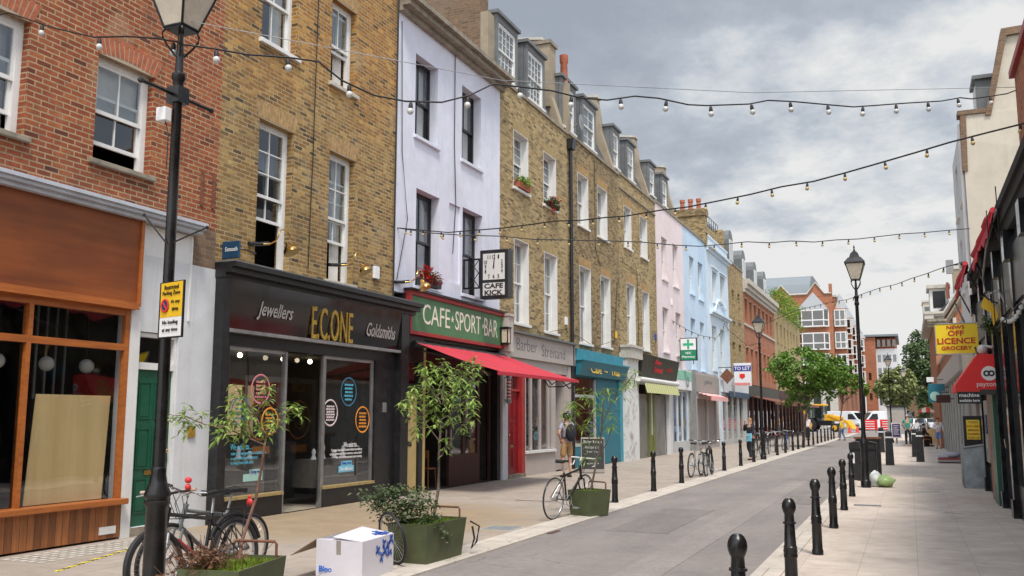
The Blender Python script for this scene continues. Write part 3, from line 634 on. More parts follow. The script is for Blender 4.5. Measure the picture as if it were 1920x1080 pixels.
def panel_door(parent, X, y0, y1, z0, z1, m, knob=None, rows=((.08, .3), (.36, .62), (.68, .92)), slot=True, sg=1):
    d = MB().box(X, X - sg * .05, y0, y1, z0, z1).build('door', m, parent)
    p = MB(); h = z1 - z0; wd = y1 - y0
    for a, b in rows:
        for c0, c1 in ((.12, .46), (.54, .88)):
            ya, yb, za, zb = y0 + wd * c0, y0 + wd * c1, z0 + h * a, z0 + h * b; t_ = .018
            for q in ((ya, yb, za, za + t_), (ya, yb, zb - t_, zb), (ya, ya + t_, za + t_, zb - t_), (yb - t_, yb, za + t_, zb - t_)): p.box(X + sg * .012, X + sg * .001, *q)
            p.box(X + sg * .006, X + sg * .001, ya + .04, yb - .04, za + .04, zb - .04)
    p.build('door_panel', m, d)
    if slot: MB().box(X + sg * .012, X + sg * .001, y0 + wd * .36, y0 + wd * .64, z0 + h * .32, z0 + h * .35).build('letter_slot', 'brass', d) if True else 0
    if knob: MB().ball((X + sg * .04, y0 + wd * knob, z0 + h * .47), .03, 10).build('door_knob', 'brass', d, smooth=True)
    return d
panel_door(db, XF - .05, 10.22, 10.94, .12, 2.33, 'green_door', knob=.9)
MB().box(XF + .05, XF - .2, 10.17, 10.99, 0, .118).build('door_step', 'stone', db)
MB().box(XF + .05, XF + .021, 11.25, 11.40, 1.35, 1.52).build('entry_phone', 'gold', db)

# --- 2 yellow brick house over the jeweller's ---
b2 = thing('brick_house', 'yellow stock brick house above the black jewellery shop', 'house', (XF, 14.5, 0))
W2 = Wall(XF, 11.72, 17.35, 3.9, 11.8)
sash(b2, W2, 12.70, 13.68, 4.2, 6.80, rt=3, rb=3, op=.82, mid=.5, fw=.075, cl=-1, curtain='curtain', sill='pale_stone', recess=.14)
sash(b2, W2, 14.84, 15.76, 4.25, 6.80, rt=2, rb=3, op=.75, mid=.5, fw=.075, cl=2, curtain='curtain', sill='pale_stone', recess=.14)
sash(b2, W2, 12.66, 13.68, 8.22, 10.0, rt=1, rb=1, fw=.075, cl=2, curtain='curtain', sill='white_paint', recess=.14)
sash(b2, W2, 14.80, 15.68, 8.16, 9.92, rt=1, rb=1, op=.70, fw=.075, cl=2, curtain='curtain', sill='pale_stone', recess=.14)
for a, b_, z in ((12.68, 13.70, 6.79), (14.82, 15.78, 6.79), (12.64, 13.70, 9.99), (14.78, 15.70, 9.91)): arch(b2, W2, a, b_, z, .30, 'arch_yellow', rise=.03)
W2.mesh().build('wall', 'brick_yellow', b2); shell(b2, XF, 11.72, 17.35, 11.8); roof_flat(b2, 11.72, 17.35, 11.8)
MB().tube([(XF + .04, 17.30, 4.2), (XF + .04, 17.32, 11.7)], .018, 6).build('cable_run', 'cable', b2)
MATS['fascia_black'].node_tree.nodes['Principled BSDF'].inputs['Coat IOR'].default_value = 1.75
mat('faded_letter', (.46, .41, .38), .5, var=.2)
# jeweller's shopfront
m = Wall(XF + .06, 11.76, 17.76, 0, 3.05, th=.25); m.hole(12.10, 16.62, .0, 2.80)
sf = m.mesh().build('shopfront', 'black_paint', b2)
m = MB()
for z0, z1, d in ((3.86, 3.93, .22), (3.93, 4.02, .34), (4.02, 4.10, .42)): m.box(XF - .02, XF + d, 11.72, 17.99, z0, z1 - .001)
m.build('shop_cornice', 'black_paint', sf)
MB().box(XF - .1, XF + .40, 11.72, 17.9, 4.101, 4.125).build('cornice_lead', 'lead', sf)
fa = MB().slab([(XF + .125, 11.9, 3.06), (XF + .20, 11.9, 3.858), (XF - .1, 11.9, 3.858), (XF - .1, 11.9, 3.06)], (0, 5.84, 0)).build('fascia', 'fascia_black', sf)
m = MB(); m.box(XF + .19, XF + .0, 11.8, 17.76, 3.0, 3.058); m.build('fascia_trim', 'steel', sf)
MB().box(XF + .20, XF - .1, 11.74, 11.898, 0, 3.858).build('pilaster', 'black_paint', sf); MB().box(XF + .20, XF - .1, 17.42, 17.75, 0, 3.858).build('pilaster', 'black_paint', sf)
text('E.C.ONE', (XF + .178, 14.83, 3.36), (1.36, .60), 'gold', fa, extrude=.02, bold=0)
text('Jewellers', (XF + .172, 13.10, 3.42), (1.0, .32), 'faded_letter', fa, shear=.45, bold=.01)
text('Goldsmiths', (XF + .172, 16.62, 3.40), (1.14, .28), 'faded_letter', fa, shear=.45, bold=.01)
text('LONDON', (XF + .162, 16.55, 3.16), (.36, .07), 'steel', fa) if False else None
def pane(par, X, y0, y1, z0, z1, m='shop_glass', nm='pane'): return MB().quad((X, y0, z0), (X, y1, z0), (X, y1, z1), (X, y0, z1)).build(nm, m, par)
X = XF + .02
m = MB(); m.box(X, X - .06, 12.10, 13.66, 2.74, 2.80); m.box(X, X - .06, 14.84, 16.60, 2.74, 2.80)
for y in (12.1, 14.84, 16.55): m.box(X, X - .06, y, y + .05, .38, 2.74)
for y in (13.62, 14.78): m.box(X + .01, X - .07, y, y + .06, 0, 2.79)
m.box(X - .9, X - .96, 13.68, 14.78, .0, .1); m.box(X - .9, X - .96, 13.68, 14.78, 2.3, 2.40); m.box(X - .9, X - .96, 13.68, 13.76, .1, 2.3); m.box(X - .9, X - .96, 14.70, 14.78, .1, 2.3)
m.build('window_frame', 'steel', sf)
for a, c in ((12.1, 13.62), (14.84, 16.62)): MB().box(X + .03, X - .1, a, c, .0, .33).build('stall_riser', 'black_paint', sf); MB().box(X + .06, X - .1, a, c, .33, .38).build('sill', 'arch_stock', sf)
pane(sf, X - .03, 12.1, 13.62, .38, 2.76); pane(sf, X - .03, 14.84, 16.6, .38, 2.76); pane(sf, X - .93, 13.72, 14.74, .1, 2.3, nm='door_pane')
m = MB(); m.quad((X - .04, 13.68, .1), (X - .9, 13.68, .1), (X - .9, 13.68, 2.76), (X - .04, 13.68, 2.76)); m.quad((X - .04, 14.78, .1), (X - .9, 14.78, .1), (X - .9, 14.78, 2.76), (X - .04, 14.78, 2.76)); m.build('side_pane', 'shop_glass', sf)
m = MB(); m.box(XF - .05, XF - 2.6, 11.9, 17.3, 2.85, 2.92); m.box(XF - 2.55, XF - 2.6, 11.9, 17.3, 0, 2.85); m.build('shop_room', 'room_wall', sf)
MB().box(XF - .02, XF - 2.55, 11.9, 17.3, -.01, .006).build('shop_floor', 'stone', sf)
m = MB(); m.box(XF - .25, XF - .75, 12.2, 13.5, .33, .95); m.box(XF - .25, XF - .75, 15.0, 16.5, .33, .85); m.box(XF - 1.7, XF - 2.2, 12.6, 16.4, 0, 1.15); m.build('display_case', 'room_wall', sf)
m = MB()
for y, z, h in ((12.6, .95, .14), (13.0, .95, .2), (13.3, .95, .12), (15.2, .85, .2), (15.5, .85, .3), (15.9, .85, .16), (16.2, .85, .24)): m.lathe([(.06, 0), (.03, h * .4), (.045, h * .7), (.02, h)], (XF - .42, y, z), 10)
m.build('jewellery_bust', 'white_sign', sf, smooth=True)
m = MB(); m.box(XF - 2.5, XF - 2.54, 12.6, 13.4, 1.4, 2.2); m.box(XF - 2.5, XF - 2.54, 15.2, 16.0, 1.3, 2.3); m.box(XF - 2.5, XF - 2.54, 14.0, 14.6, 1.2, 2.1); m.build('lit_shelf', emis('shelf_glow', (1.0, .72, .42), .35), sf)
m = MB()
for y in (12.7, 13.9, 15.2, 16.1): m.ball((XF - 1.2, y, 2.78), .05, 8)
m.build('spotlight', emis('spot_glow', (1, .8, .55), 5), sf)
def ring(par, y, z, rr, m, lines=4, X=XF - .004, tube=.016, tm=None, body=None):
    o = MB().torus((X, y, z), rr, tube, 'x', 40, 6, sq=.3).build('window_sticker', m, par)
    t_ = MB()
    rnd = random.Random(int(y * 100))
    for i in range(lines):
        zz = z + rr * .5 - i * rr * 1.05 / max(1, lines - 1); wd = rr * rnd.uniform(.45, .62)
        n = rnd.randint(3, 5); a = y - wd
        while a < y + wd - .01:
            b = min(y + wd, a + rnd.uniform(.03, .07)); t_.box(X, X + .004, a, b, zz - rr * .07, zz + rr * .07); a = b + .014
    t_.build('sticker_print', tm or m, par)
ring(sf, 13.0, 2.12, .24, 'pink_ring', 5); ring(sf, 15.72, 2.14, .27, 'blue_ring', 5, tm='cyan_text'); ring(sf, 15.1, 1.73, .24, 'white_ring', 6); ring(sf, 16.25, 1.60, .25, 'orange_ring', 5); ring(sf, 12.5, 1.75, .22, 'blue_ring', 4)
ring(sf, 13.28, 1.58, .22, 'orange_ring', 5); ring(sf, 14.2, 1.60, .36, 'orange_ring', 0, X=XF - .9, tube=.02)
MB().torus((XF - .88, 14.2, 1.6), .17, .012, 'x', 30, 6, sq=.3).build('window_sticker', 'gold', sf); text('B', (XF - .88, 14.2, 1.6), (.13, .2), 'gold', sf); text('E.C.ONE', (XF - .89, 14.25, 2.22), (.42, .17), 'gold', sf, bold=.02)
MB().box(XF - .885, XF - .88, 13.95, 14.45, .98, 1.12).build('window_sticker', 'orange_ring', sf)
text('We exist to…', (XF + .0, 12.55, 1.17), (.55, .10), 'cyan_text', sf); text('train the next generation of goldsmiths\nin our workshop and partner\nto keep these skills alive.', (XF, 12.75, .98), (.90, .22), 'cyan_text', sf, align='LEFT')
text('We exist to…', (XF + .0, 15.85, 1.12), (.55, .10), 'white_sign', sf); text('Create beautiful handcrafted jewellery\nusing materials that sources, cares, lasts\nfor the environment and society', (XF, 15.68, .95), (1.12, .20), 'white_sign', sf, align='RIGHT')
m = MB(); m.box(XF, XF + .004, 12.78, 13.12, .70, .79); m.box(XF, XF + .003, 12.62, 13.12, .60, .72); m.build('window_sticker', 'mint_label', sf); text('Doing more', (XF + .005, 12.95, .745), (.30, .07), 'navy_print', sf)
m = MB(); m.box(XF, XF + .004, 15.5, 15.88, .72, .81); m.box(XF, XF + .003, 15.42, 15.95, .60, .72); m.build('window_sticker', 'blue_label', sf); text('Doing more', (XF + .005, 15.69, .765), (.33, .07), 'navy_print', sf); text('for a difference', (XF + .005, 15.69, .66), (.42, .07), 'white_sign', sf)
MB().box(XF + .063, XF + .09, 16.9, 17.02, 1.75, 1.95).build('alarm_box', 'steel', sf)
def swan(y, label, x=XF):
    t = thing('swan_neck_lamp', label, 'wall lamp', (x, y, 4.3), group='brass swan neck lamps over the shop signs')
    MB().tube([(0.02, -.45, .24), (.06, -.2, .27), (.14, -.05, .30)], .035, 8).build('lamp_bracket', 'black_paint', t, local=True)
    p = [(.12, -.06, .30)]
    for i in range(13):
        a = PI * i / 12; p.append((.34 - .0, .10 - .16 * math.cos(a), .42 + .14 * math.sin(a) - .02 * i / 12))
    MB().tube([(.05, -.2, .27), (.2, -.1, .28), (.3, -.06, .34)] + p[1:], .013, 8).build('lamp_arm', 'brass', t, local=True, smooth=True)
    pr = [(.03, .12), (.045, .10), (.05, .03), (.10, -.02), (.135, -.09), (.14, -.10), (.125, -.09), (.09, -.02)]
    m = MB().lathe(pr[::-1][2:], n=18) if False else MB().lathe([(.14, -.10), (.13, -.05), (.10, 0), (.055, .04), (.045, .10), (.02, .13)], n=18)
    m.xf(Matrix.Translation((.34, .26, .26)) @ Matrix.Rotation(R(-28), 4, 'Y')); m.build('lamp_shade', 'brass', t, local=True, smooth=True)
    return t
swan(12.95, 'brass swan neck lamp over the jeweller sign, nearest the red brick wall'); swan(15.35, 'brass swan neck lamp in the middle above the gold letters'); swan(17.85, 'brass swan neck lamp at the corner of the green cafe sign', XF)
t = thing('name_sign', 'small navy blue hanging sign fixed where red and yellow bricks meet', 'sign', (XF, 11.9, 4.3))
MB().box(XF - .0, XF + .34, 11.88, 11.92, 4.18, 4.46).build('sign_board', 'sign_navy', t, bevel=.01); text('Exmouth', (XF + .19, 11.878, 4.33), (.24, .07), 'white_sign', t, face='-y')
MB().tube([(XF + .02, 11.9, 4.40), (XF + .25, 12.1, 4.36), (XF + .1, 12.6, 4.38)], .015, 6).build('bracket', 'black_paint', t)

# --- 3 lilac cafe ---
b3 = thing('cafe_building', 'lilac painted house with grey cornice above the green cafe sign', 'house', (XF, 20.2, 0))
W3 = Wall(XF, 17.35, 23.08, 4.35, 10.9)
for a, b_, c, d in ((18.22, 19.34, 8.06, 10.02), (20.67, 21.83, 8.12, 10.08), (18.33, 19.48, 4.58, 6.84), (20.75, 21.95, 4.70, 6.90)):
    sash(b3, W3, a, b_, c, d, recess=.22, frame='black_paint', cols=2, rt=1, rb=1, fw=.06, cl=0, sill='lilac', curtain='curtain' if c > 6 else 'curtain_grey')
W3.hole(20.0, 20.62, 4.9, 6.86)
W3.mesh().build('wall', 'lilac', b3); shell(b3, XF, 17.35, 23.08, 10.9)
MB().box(XF - .05, XF - .2, 19.98, 20.64, 4.85, 6.9).build('blind_recess', 'lilac', b3)
m = MB()
for z0, z1, d in ((10.70, 10.82, .12), (10.82, 10.95, .30), (10.95, 11.06, .42), (11.06, 11.34, .10)): m.box(XF - .3, XF + d, 17.36, 23.20, z0, z1 - .001)
m.build('cornice', 'stone', b3)
MB().tube([(XF + .03, 20.2, 10.7), (XF + .03, 20.2, 8.4), (XF + .03, 20.3, 6.9), (XF + .03, 20.15, 5.6)], .012, 5).build('cable_run', 'cable', b3)
MB().tube([(XF + .03, 17.5, 10.5), (XF + .03, 17.6, 7.5), (XF + .05, 17.85, 6.0), (XF + .03, 17.45, 4.6)], .010, 5).build('cable_run', 'cable', b3)
m = Wall(XF + .03, 17.78, 23.06, 0, 4.36, th=.3); m.hole(17.83, 18.55, .03, 2.85); m.hole(18.72, 22.88, 0, 3.4)
sf = m.mesh().build('shopfront', 'black_paint', b3)
fa = MB().box(XF + .13, XF + .035, 17.92, 22.98, 3.54, 4.33).build('fascia', 'green_sign', sf)
m = MB(); m.box(XF + .17, XF + .035, 17.84, 23.06, 4.331, 4.42); m.box(XF + .17, XF + .035, 17.84, 23.06, 3.46, 3.539); m.box(XF + .165, XF + .035, 17.84, 17.919, 3.54, 4.33); m.box(XF + .165, XF + .035, 22.981, 23.06, 3.54, 4.33); m.build('fascia_frame', 'red_trim', sf)
MB().box(XF + .22, XF, 17.8, 23.1, 4.421, 4.47).build('fascia_lead', 'black_paint', sf)
text('CAFE', (XF + .132, 19.15, 3.96), (1.36, .46), 'cream_letter', fa); text('SPORT', (XF + .132, 20.85, 3.96), (1.46, .46), 'cream_letter', fa); text('BAR', (XF + .132, 22.22, 3.96), (.84, .46), 'cream_letter', fa)
for y in (19.96, 21.72):
    pts = []
    for k in range(10):
        a = PI / 2 + PI * k / 5; rr = .085 if k % 2 == 0 else .032; pts.append((XF + .134, y + rr * math.cos(a), 3.96 + rr * math.sin(a)))
    MB().slab(pts, (.006, 0, 0)).build('star', 'cream_letter', fa)
dd = MB().box(XF - .02, XF - .07, 17.85, 18.53, .03, 2.18).build('door', 'cream_door', sf)
MB().box(XF - .018, XF - .01, 18.07, 18.3, 1.02, 1.12).build('letter_slot', 'black_paint', dd); MB().ball((XF, 18.16, 1.62), .03, 8).build('door_knocker', 'black_paint', dd)
m = MB(); m.box(XF + .0, XF - .07, 17.85, 18.53, 2.18, 2.38); m.build('door_frame', 'black_paint', sf); pane(sf, XF - .04, 17.85, 18.53, 2.38, 2.84, 'glass')
m = MB(); m.box(XF + .02, XF - .1, 18.75, 18.86, 0, 3.35); m.build('post', 'cream_door', sf)
X = XF - .12
m = MB()
for y in (20.35, 21.10, 21.18, 21.95, 22.02, 22.7): m.box(X, X - .06, y, y + .07, .0, 2.75)
m.box(X, X - .06, 18.86, 22.88, 2.75, 2.85); m.box(X, X - .05, 20.42, 21.10, .0, .75); m.box(X, X - .05, 21.25, 21.95, .0, .75)
m.build('door_frame', 'maroon', sf)
pane(sf, X - .03, 20.42, 21.1, .75, 2.75); pane(sf, X - .03, 21.25, 21.95, .75, 2.75); pane(sf, X - .03, 18.86, 22.7, 2.85, 3.4)
m = MB(); m.box(X - .2, X - .23, 21.4, 21.8, 1.5, 2.4); m.box(X - .2, X - .23, 20.6, 20.9, .95, 1.35); m.build('poster', 'curtain', sf)
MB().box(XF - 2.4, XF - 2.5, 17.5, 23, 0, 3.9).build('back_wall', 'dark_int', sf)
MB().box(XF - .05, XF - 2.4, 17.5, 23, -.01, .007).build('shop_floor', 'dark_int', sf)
for k, y in enumerate((19.2, 19.75)):
    t = thing('cafe_chair', ['brown wooden cafe chair just inside the open cafe front, nearer', 'brown wooden cafe chair just inside the open cafe front, farther'][k], 'chair', (XF - .45, y, .0), R(30 + 60 * k))
    MB().box(-.2, .2, -.2, .2, .44, .47).build('seat', 'wood_boards', t, local=True)
    m = MB(); m.tube([(-.18, -.18, .45), (-.22, -.2, .88)], .014, 6); m.tube([(-.18, .18, .45), (-.22, .2, .88)], .014, 6); m.box(-.235, -.205, -.2, .2, .7, .88); m.build('backrest', 'wood_boards', t, local=True)
    for a, b_ in ((-1, -1), (-1, 1), (1, -1), (1, 1)): MB().tube([(a * .17, b_ * .17, .45), (a * .2, b_ * .2, 0)], .014, 6).build('leg', 'wood_boards', t, local=True)
# awning
aw = MB(); na, nb = 40, 14
av = [[(XF + .15 + (2.09) * j / nb, 18.02 + 5.01 * i / na, 3.30 - .70 * j / nb - .045 * math.sin(PI * j / nb) * (1 - .35 * math.cos(2 * PI * i / na * 4)) - (.006 if i % 10 == 0 else 0) + .006 * math.sin(i * 1.7 + j * .6)) for j in range(nb + 1)] for i in range(na + 1)]
for i in range(na):
    for j in range(nb): aw.quad(av[i][j], av[i + 1][j], av[i + 1][j + 1], av[i][j + 1])
aw = aw.build('awning', 'red_awning', b3)
MB().box(-7.84, -7.92, 18.0, 23.05, 2.53, 2.60).build('awning_rail', 'red_awning', aw)
m = MB(); m.tube([(XF + .18, 18.0, 3.25), (XF + .18, 23.05, 3.25)], .07, 10); m.build('awning_roller', 'black_paint', aw)
for y in (18.4, 22.6):
    m = MB(); m.tube([(XF + .15, y, 3.12), (-9.0, y + (.8 if y < 20 else -.8), 2.86), (-7.9, y, 2.58)], .022, 6); m.build('awning_arm', 'black_paint', aw)
zig = MB(); pts = [(XF + .1 + i * .24, 22.98, (3.02 if i % 2 else 2.82) - i * .055) for i in range(10)]; zig.tube(pts, .018, 6); zig.build('awning_arm', 'black_paint', aw)
zig = MB(); pts = [(-8.0, 23.0, 2.55), (-8.1, 22.6, 2.42), (-8.5, 22.6, 2.42), (-8.7, 22.8, 2.6)]; zig.tube(pts, .016, 6); zig.build('awning_arm', 'black_paint', aw)
t = thing('wall_lantern', 'square glass lantern on the right end of the green cafe sign', 'wall lamp', (XF + .2, 22.95, 3.8))
MB().box(XF + .17, XF + .35, 22.82, 23.0, 3.62, 3.98).build('lantern_glass', 'lantern_glass', t); m = MB()
for x in (XF + .17, XF + .35):
    for y in (22.82, 23.0): m.box(x - .012, x + .012, y - .012, y + .012, 3.6, 4.0)
m.box(XF + .14, XF + .38, 22.79, 23.03, 4.0, 4.04); m.box(XF + .16, XF + .36, 22.81, 23.01, 3.58, 3.6); m.build('lantern_frame', 'black_paint', t)
def flower_box(x, y0, y1, z, box_m, fm, label, nf=16, seed=1, hang=.1, lm='leaf_ivy', h=.17):
    t = thing('flower_box', label, 'flower box', (x, (y0 + y1) / 2, z)); r_ = random.Random(seed)
    MB().slab([(x - .09, y0, z + h), (x + .11, y0, z + h), (x + .08, y0 + .02, z), (x - .07, y0 + .02, z)], (0, y1 - y0, 0)).build('trough', box_m, t)
    m = MB(); leaves(m, (x + .04, (y0 + y1) / 2, z + h + .07), 260, (.18, (y1 - y0) * .55, .18), .09, .07, .3, r_); m.build('foliage', lm, t)
    m = MB()
    for _ in range(nf):
        c = (x + r_.uniform(-.05, .17), r_.uniform(y0, y1), z + h + r_.uniform(-hang, .3))
        leaves(m, c, 20, (.055, .055, .05), .045, .045, 0, r_)
    m.build('flowers', fm, t); return t
flower_box(XF + .05, 18.45, 19.35, 4.62, 'slate', 'flower_red', 'grey flower box of red and pink geraniums on the lilac window sill', 30, 3, lm='leaf_brown')
# clock sign
t = thing('clock_sign', 'black framed square clock sign reading cafe kick projecting above the cafe', 'clock', (XF, 21.3, 5.2))
MB().box(-10.33, -9.55, 21.3, 21.62, 4.62, 5.86).build('sign_case', 'black_paint', t, bevel=.015)
c = MB().box(-10.24, -9.64, 21.290, 21.3, 5.09, 5.76).build('clock_face', 'clock_face', t)
for s_, a in zip(('12', '1', '2', '3', '4', '5', '6', '7', '8', '9', '10', '11'), range(12)):
    ang = PI / 2 - a * PI / 6; k = 1 / max(abs(math.cos(ang)), abs(math.sin(ang)))
    px, pz = .245 * math.cos(ang) * k, .27 * math.sin(ang) * k
    if a in (2, 4, 8, 10): pz *= .82
    text(s_, (-9.94 + px * .92, 21.288, 5.42 + pz * .92), (.038 * len(s_) + .01 * (s_ not in '1 11'), .10), 'black_letter', c, '-y', bold=.015)
MB().slab([(-9.955, 21.286, 5.39), (-9.935, 21.286, 5.39), (-9.90, 21.286, 5.74), (-9.915, 21.286, 5.74)], (0, -.006, 0)).build('clock_hand', 'black_letter', c)
MB().slab([(-9.96, 21.280, 5.38), (-9.925, 21.280, 5.38), (-9.915, 21.280, 5.60), (-9.935, 21.280, 5.60)], (0, -.006, 0)).build('clock_hand', 'black_letter', c)
p = MB().box(-10.24, -9.64, 21.290, 21.3, 4.69, 5.01).build('name_panel', 'clock_face', t)
text('CAFE', (-9.94, 21.288, 4.93), (.52, .13), 'black_letter', p, '-y', bold=.03); text('KICK', (-9.94, 21.288, 4.76), (.50, .13), 'black_letter', p, '-y', bold=.03)
m = MB()
for x in (-10.80, -10.36):
    m.box(x, x + .04, 21.3, 21.34, 4.88, 5.66)
m.box(-10.76, -10.36, 21.3, 21.34, 5.62, 5.66); m.box(-10.76, -10.36, 21.3, 21.34, 4.88, 4.92); m.box(-10.66, -10.64, 21.3, 21.33, 4.92, 5.62)
for a, b_, c_, d in ((-10.64, 4.92, -10.36, 5.3), (-10.36, 4.92, -10.64, 5.3), (-10.64, 5.27, -10.36, 5.62), (-10.36, 5.27, -10.64, 5.62)): m.tube([(a, 21.31, b_), (c_, 21.31, d)], .012, 5)
m.build('bracket', 'black_paint', t)
for o in t.children: pass
t.location.x += .46
MB().box(-9.545, -9.5, 21.33, 21.6, 4.72, 5.74).build('side_panel', 'mint_label', t)

# --- shared pieces for the stock brick terrace ---
def party(b, y, z0=11.05, top=14.4, m='tan_render', pots=0, d0=0):
    """rendered party wall following the mansard slope, with its stack"""
    X = XF - .06 - d0
    MB().slab([(X, y - .2, z0), (X - .55, y - .2, 12.9), (X - .75, y - .2, top), (X - 2.4, y - .2, top + .25), (X - 4.2, y - .2, top), (X - 4.2, y - .2, z0)], (0, .42, 0)).build('party_wall', m, b)
    MB().slab([(X - .68, y - .24, top), (X - 2.4, y - .24, top + .26), (X - 4.2, y - .24, top), (X - 4.2, y - .24, top + .08), (X - 2.4, y - .24, top + .35), (X - .68, y - .24, top + .09)], (0, .5, 0)).build('wall_coping', 'pale_stone', b)
def mansard(b, y0, y1, z0, dorms, dz0=.35, top=13.35):
    """slate slope with flat topped lead dormers"""
    X = XF - .22
    MB().slab([(X, y0, z0), (X - 1.0, y0, top), (X - 4.5, y0, top + .15), (X - 4.5, y0, z0)], (0, y1 - y0, 0)).build('roof', 'slate', b)
    MB().box(X - .85, X - 1.1, y0, y1, top - .03, top + .07).build('roof_edge', 'lead', b)
    for a, c, rows in dorms:
        w_ = Wall(X - .03, a - .14, c + .14, z0 + .02, 13.2, th=.1)
        sash(b, w_, a, c, z0 + dz0, 13.02, recess=.03, cols=rows, rt=3 if rows > 2 else 2, rb=3 if rows > 2 else 2, fw=.07, cl=1, curtain='curtain', sill='white_paint', gl='glass_far')
        d = w_.mesh().build('dormer', 'lead', b)
        MB().slab([(X - .14, a - .15, z0 + .05), (X - .14, a - .15, 13.2), (X - 1.2, a - .15, 13.28), (X - 1.2, a - .15, 13.2)], (0, .05, 0)).build('dormer_cheek', 'lead', d)
        MB().slab([(X - .14, c + .10, z0 + .05), (X - .14, c + .10, 13.2), (X - 1.2, c + .10, 13.28), (X - 1.2, c + .10, 13.2)], (0, .05, 0)).build('dormer_cheek', 'lead', d)
        MB().box(X + .05, X - 1.6, a - .22, c + .22, 13.2, 13.30).build('dormer_roof', 'lead', d)
def gutter(b, y0, y1, z, m='stone'): MB().box(XF + .05, XF - .36, y0, y1, z, z + .10).build('parapet_coping', m, b)
def pots(b, x0, x1, y, z, n, h=.55):
    for i in range(n):
        x = x0 + (x1 - x0) * (i + .5) / n; MB().lathe([(.14, 0), (.12, h * .7), (.15, h * .75), (.15, h)], (x, y, z), 12).build('chimney_pot', 'terracotta', b, smooth=True)

# --- 4 barber's ---
b4 = thing('brick_house', 'stock brick house with flower boxes above the barber shop', 'house', (XF, 26, 0))
W4 = Wall(XF, 23.08, 28.72, 3.98, 11.05)
for a, b_, c, d in ((24.05, 25.2, 8.2, 9.9), (26.45, 27.6, 8.2, 9.9), (24.1, 25.22, 4.3, 6.72), (26.5, 27.66, 4.25, 6.72)):
    sash(b4, W4, a, b_, c, d, recess=.2, cols=2 if c > 6 else 3, rt=3 if c > 6 else 2, rb=3 if c > 6 else 2, op=.3 if c > 6 else 0, fw=.06, cl=-1 if c > 6 else 0, sill='white_paint', reveal='white_paint', curtain='curtain')
    arch(b4, W4, a, b_, d, .28, 'arch_stock', n=14)
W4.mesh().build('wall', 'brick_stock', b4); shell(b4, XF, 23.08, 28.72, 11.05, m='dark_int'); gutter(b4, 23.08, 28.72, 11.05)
mansard(b4, 23.3, 28.5, 11.1, ((23.55, 24.85, 4), (25.85, 27.15, 4)))
party(b4, 28.62, m='tan_render')
st = MB().box(-10.66, -13.6, 22.95, 23.5, 11.0, 15.2).build('chimney', 'brick_brown', b4)
MB().box(-10.42, -10.659, 22.96, 23.49, 11.06, 13.1).build('chimney_shoulder', 'tan_render', st)
m = MB(); m.box(-10.56, -11.2, 28.3, 28.9, 12.0, 14.2); st = m.build('chimney', 'tan_render', b4); MB().box(-10.50, -11.26, 28.24, 28.96, 14.2, 14.32).build('stack_cap', 'stone', st)
pots(b4, -10.2, -10.6, 29.3, 13.1, 1, 1.0)
MB().box(-10.25, -10.55, 29.12, 29.48, 11.1, 13.1).build('chimney', 'tan_render', b4)
MB().tube([(XF + .09, 28.82, .0), (XF + .09, 28.82, 10.6)], .06, 10).build('drainpipe', 'black_paint', b4)
MB().slab([(XF + .0, 28.66, 10.55), (XF + .2, 28.66, 10.55), (XF + .24, 28.66, 10.9), (XF + .0, 28.66, 10.9)], (0, .32, 0)).build('rain_hopper', 'black_paint', b4)
flower_box(XF + .04, 24.2, 25.05, 8.22, 'terracotta', 'flower_pink', 'terracotta box of green herbs on the upper left sill above the barber', 2, 5, lm='leaf_bright')
flower_box(XF + .06, 26.5, 27.5, 8.18, 'soil', 'flower_red', 'bushy window box with red flowers on the upper right sill above the barber', 15, 6, .25, lm='leaf_ivy', h=.1)
m = Wall(XF + .05, 23.06, 29.0, 0, 3.30, th=.28); m.hole(23.44, 24.68, 0, 2.95); m.hole(24.82, 27.15, .62, 2.98); m.hole(27.3, 28.35, 0, 2.98)
sf = m.mesh().build('shopfront', 'greige', b4)
fa = MB().box(XF + .13, XF + .0, 23.35, 28.98, 3.301, 3.97).build('fascia', 'greige', sf)
MB().box(XF + .24, XF, 23.1, 29.02, 3.971, 4.03).build('fascia_lead', 'lead', sf)
text('Barber', (XF + .132, 24.75, 3.68), (1.55, .34), 'letter_grey', fa, bold=-.012); text('Streisand', (XF + .132, 26.95, 3.62), (2.05, .34), 'letter_grey', fa, bold=-.012)
m = MB(); m.box(XF + .30, XF + .0, 22.98, 23.34, 3.4, 4.35); m.box(XF + .22, XF + .0, 23.0, 23.32, 3.15, 3.4); m.box(XF + .34, XF, 22.96, 23.36, 4.35, 4.42); m.build('corbel', 'pale_stone', sf)
MB().box(XF + .1, XF - .1, 23.07, 23.43, 0, 3.15).build('pilaster', 'white_render', sf)
panel_door(sf, XF - .02, 23.52, 24.42, .1, 2.36, 'red_door', knob=.2)
m = MB(); m.box(XF + .09, XF - .15, 24.45, 24.70, .0, 2.94); m.box(XF + .04, XF - .1, 23.45, 24.44, 2.36, 2.42); m.build('door_frame', 'red_trim', sf)
pane(sf, XF - .05, 23.45, 24.44, 2.42, 2.94, 'glass'); MB().box(XF + .12, XF - .2, 23.44, 24.7, 0, .1).build('door_step', 'stone', sf)
m = MB()
for y in (24.84, 25.32, 26.05, 26.75, 27.05): m.box(XF + .02, XF - .06, y, y + .09, .70, 2.9)
m.box(XF + .02, XF - .06, 24.84, 27.14, 2.9, 2.97); m.build('window_frame', 'greige', sf)
pane(sf, XF - .02, 24.84, 27.1, .7, 2.9); MB().box(XF + .12, XF - .1, 24.80, 27.18, .62, .69).build('sill', 'white_paint', sf)
m = MB(); m.box(XF - .7, XF - .76, 27.35, 28.3, 0, 2.9); m.build('door', 'greige_dark', sf)
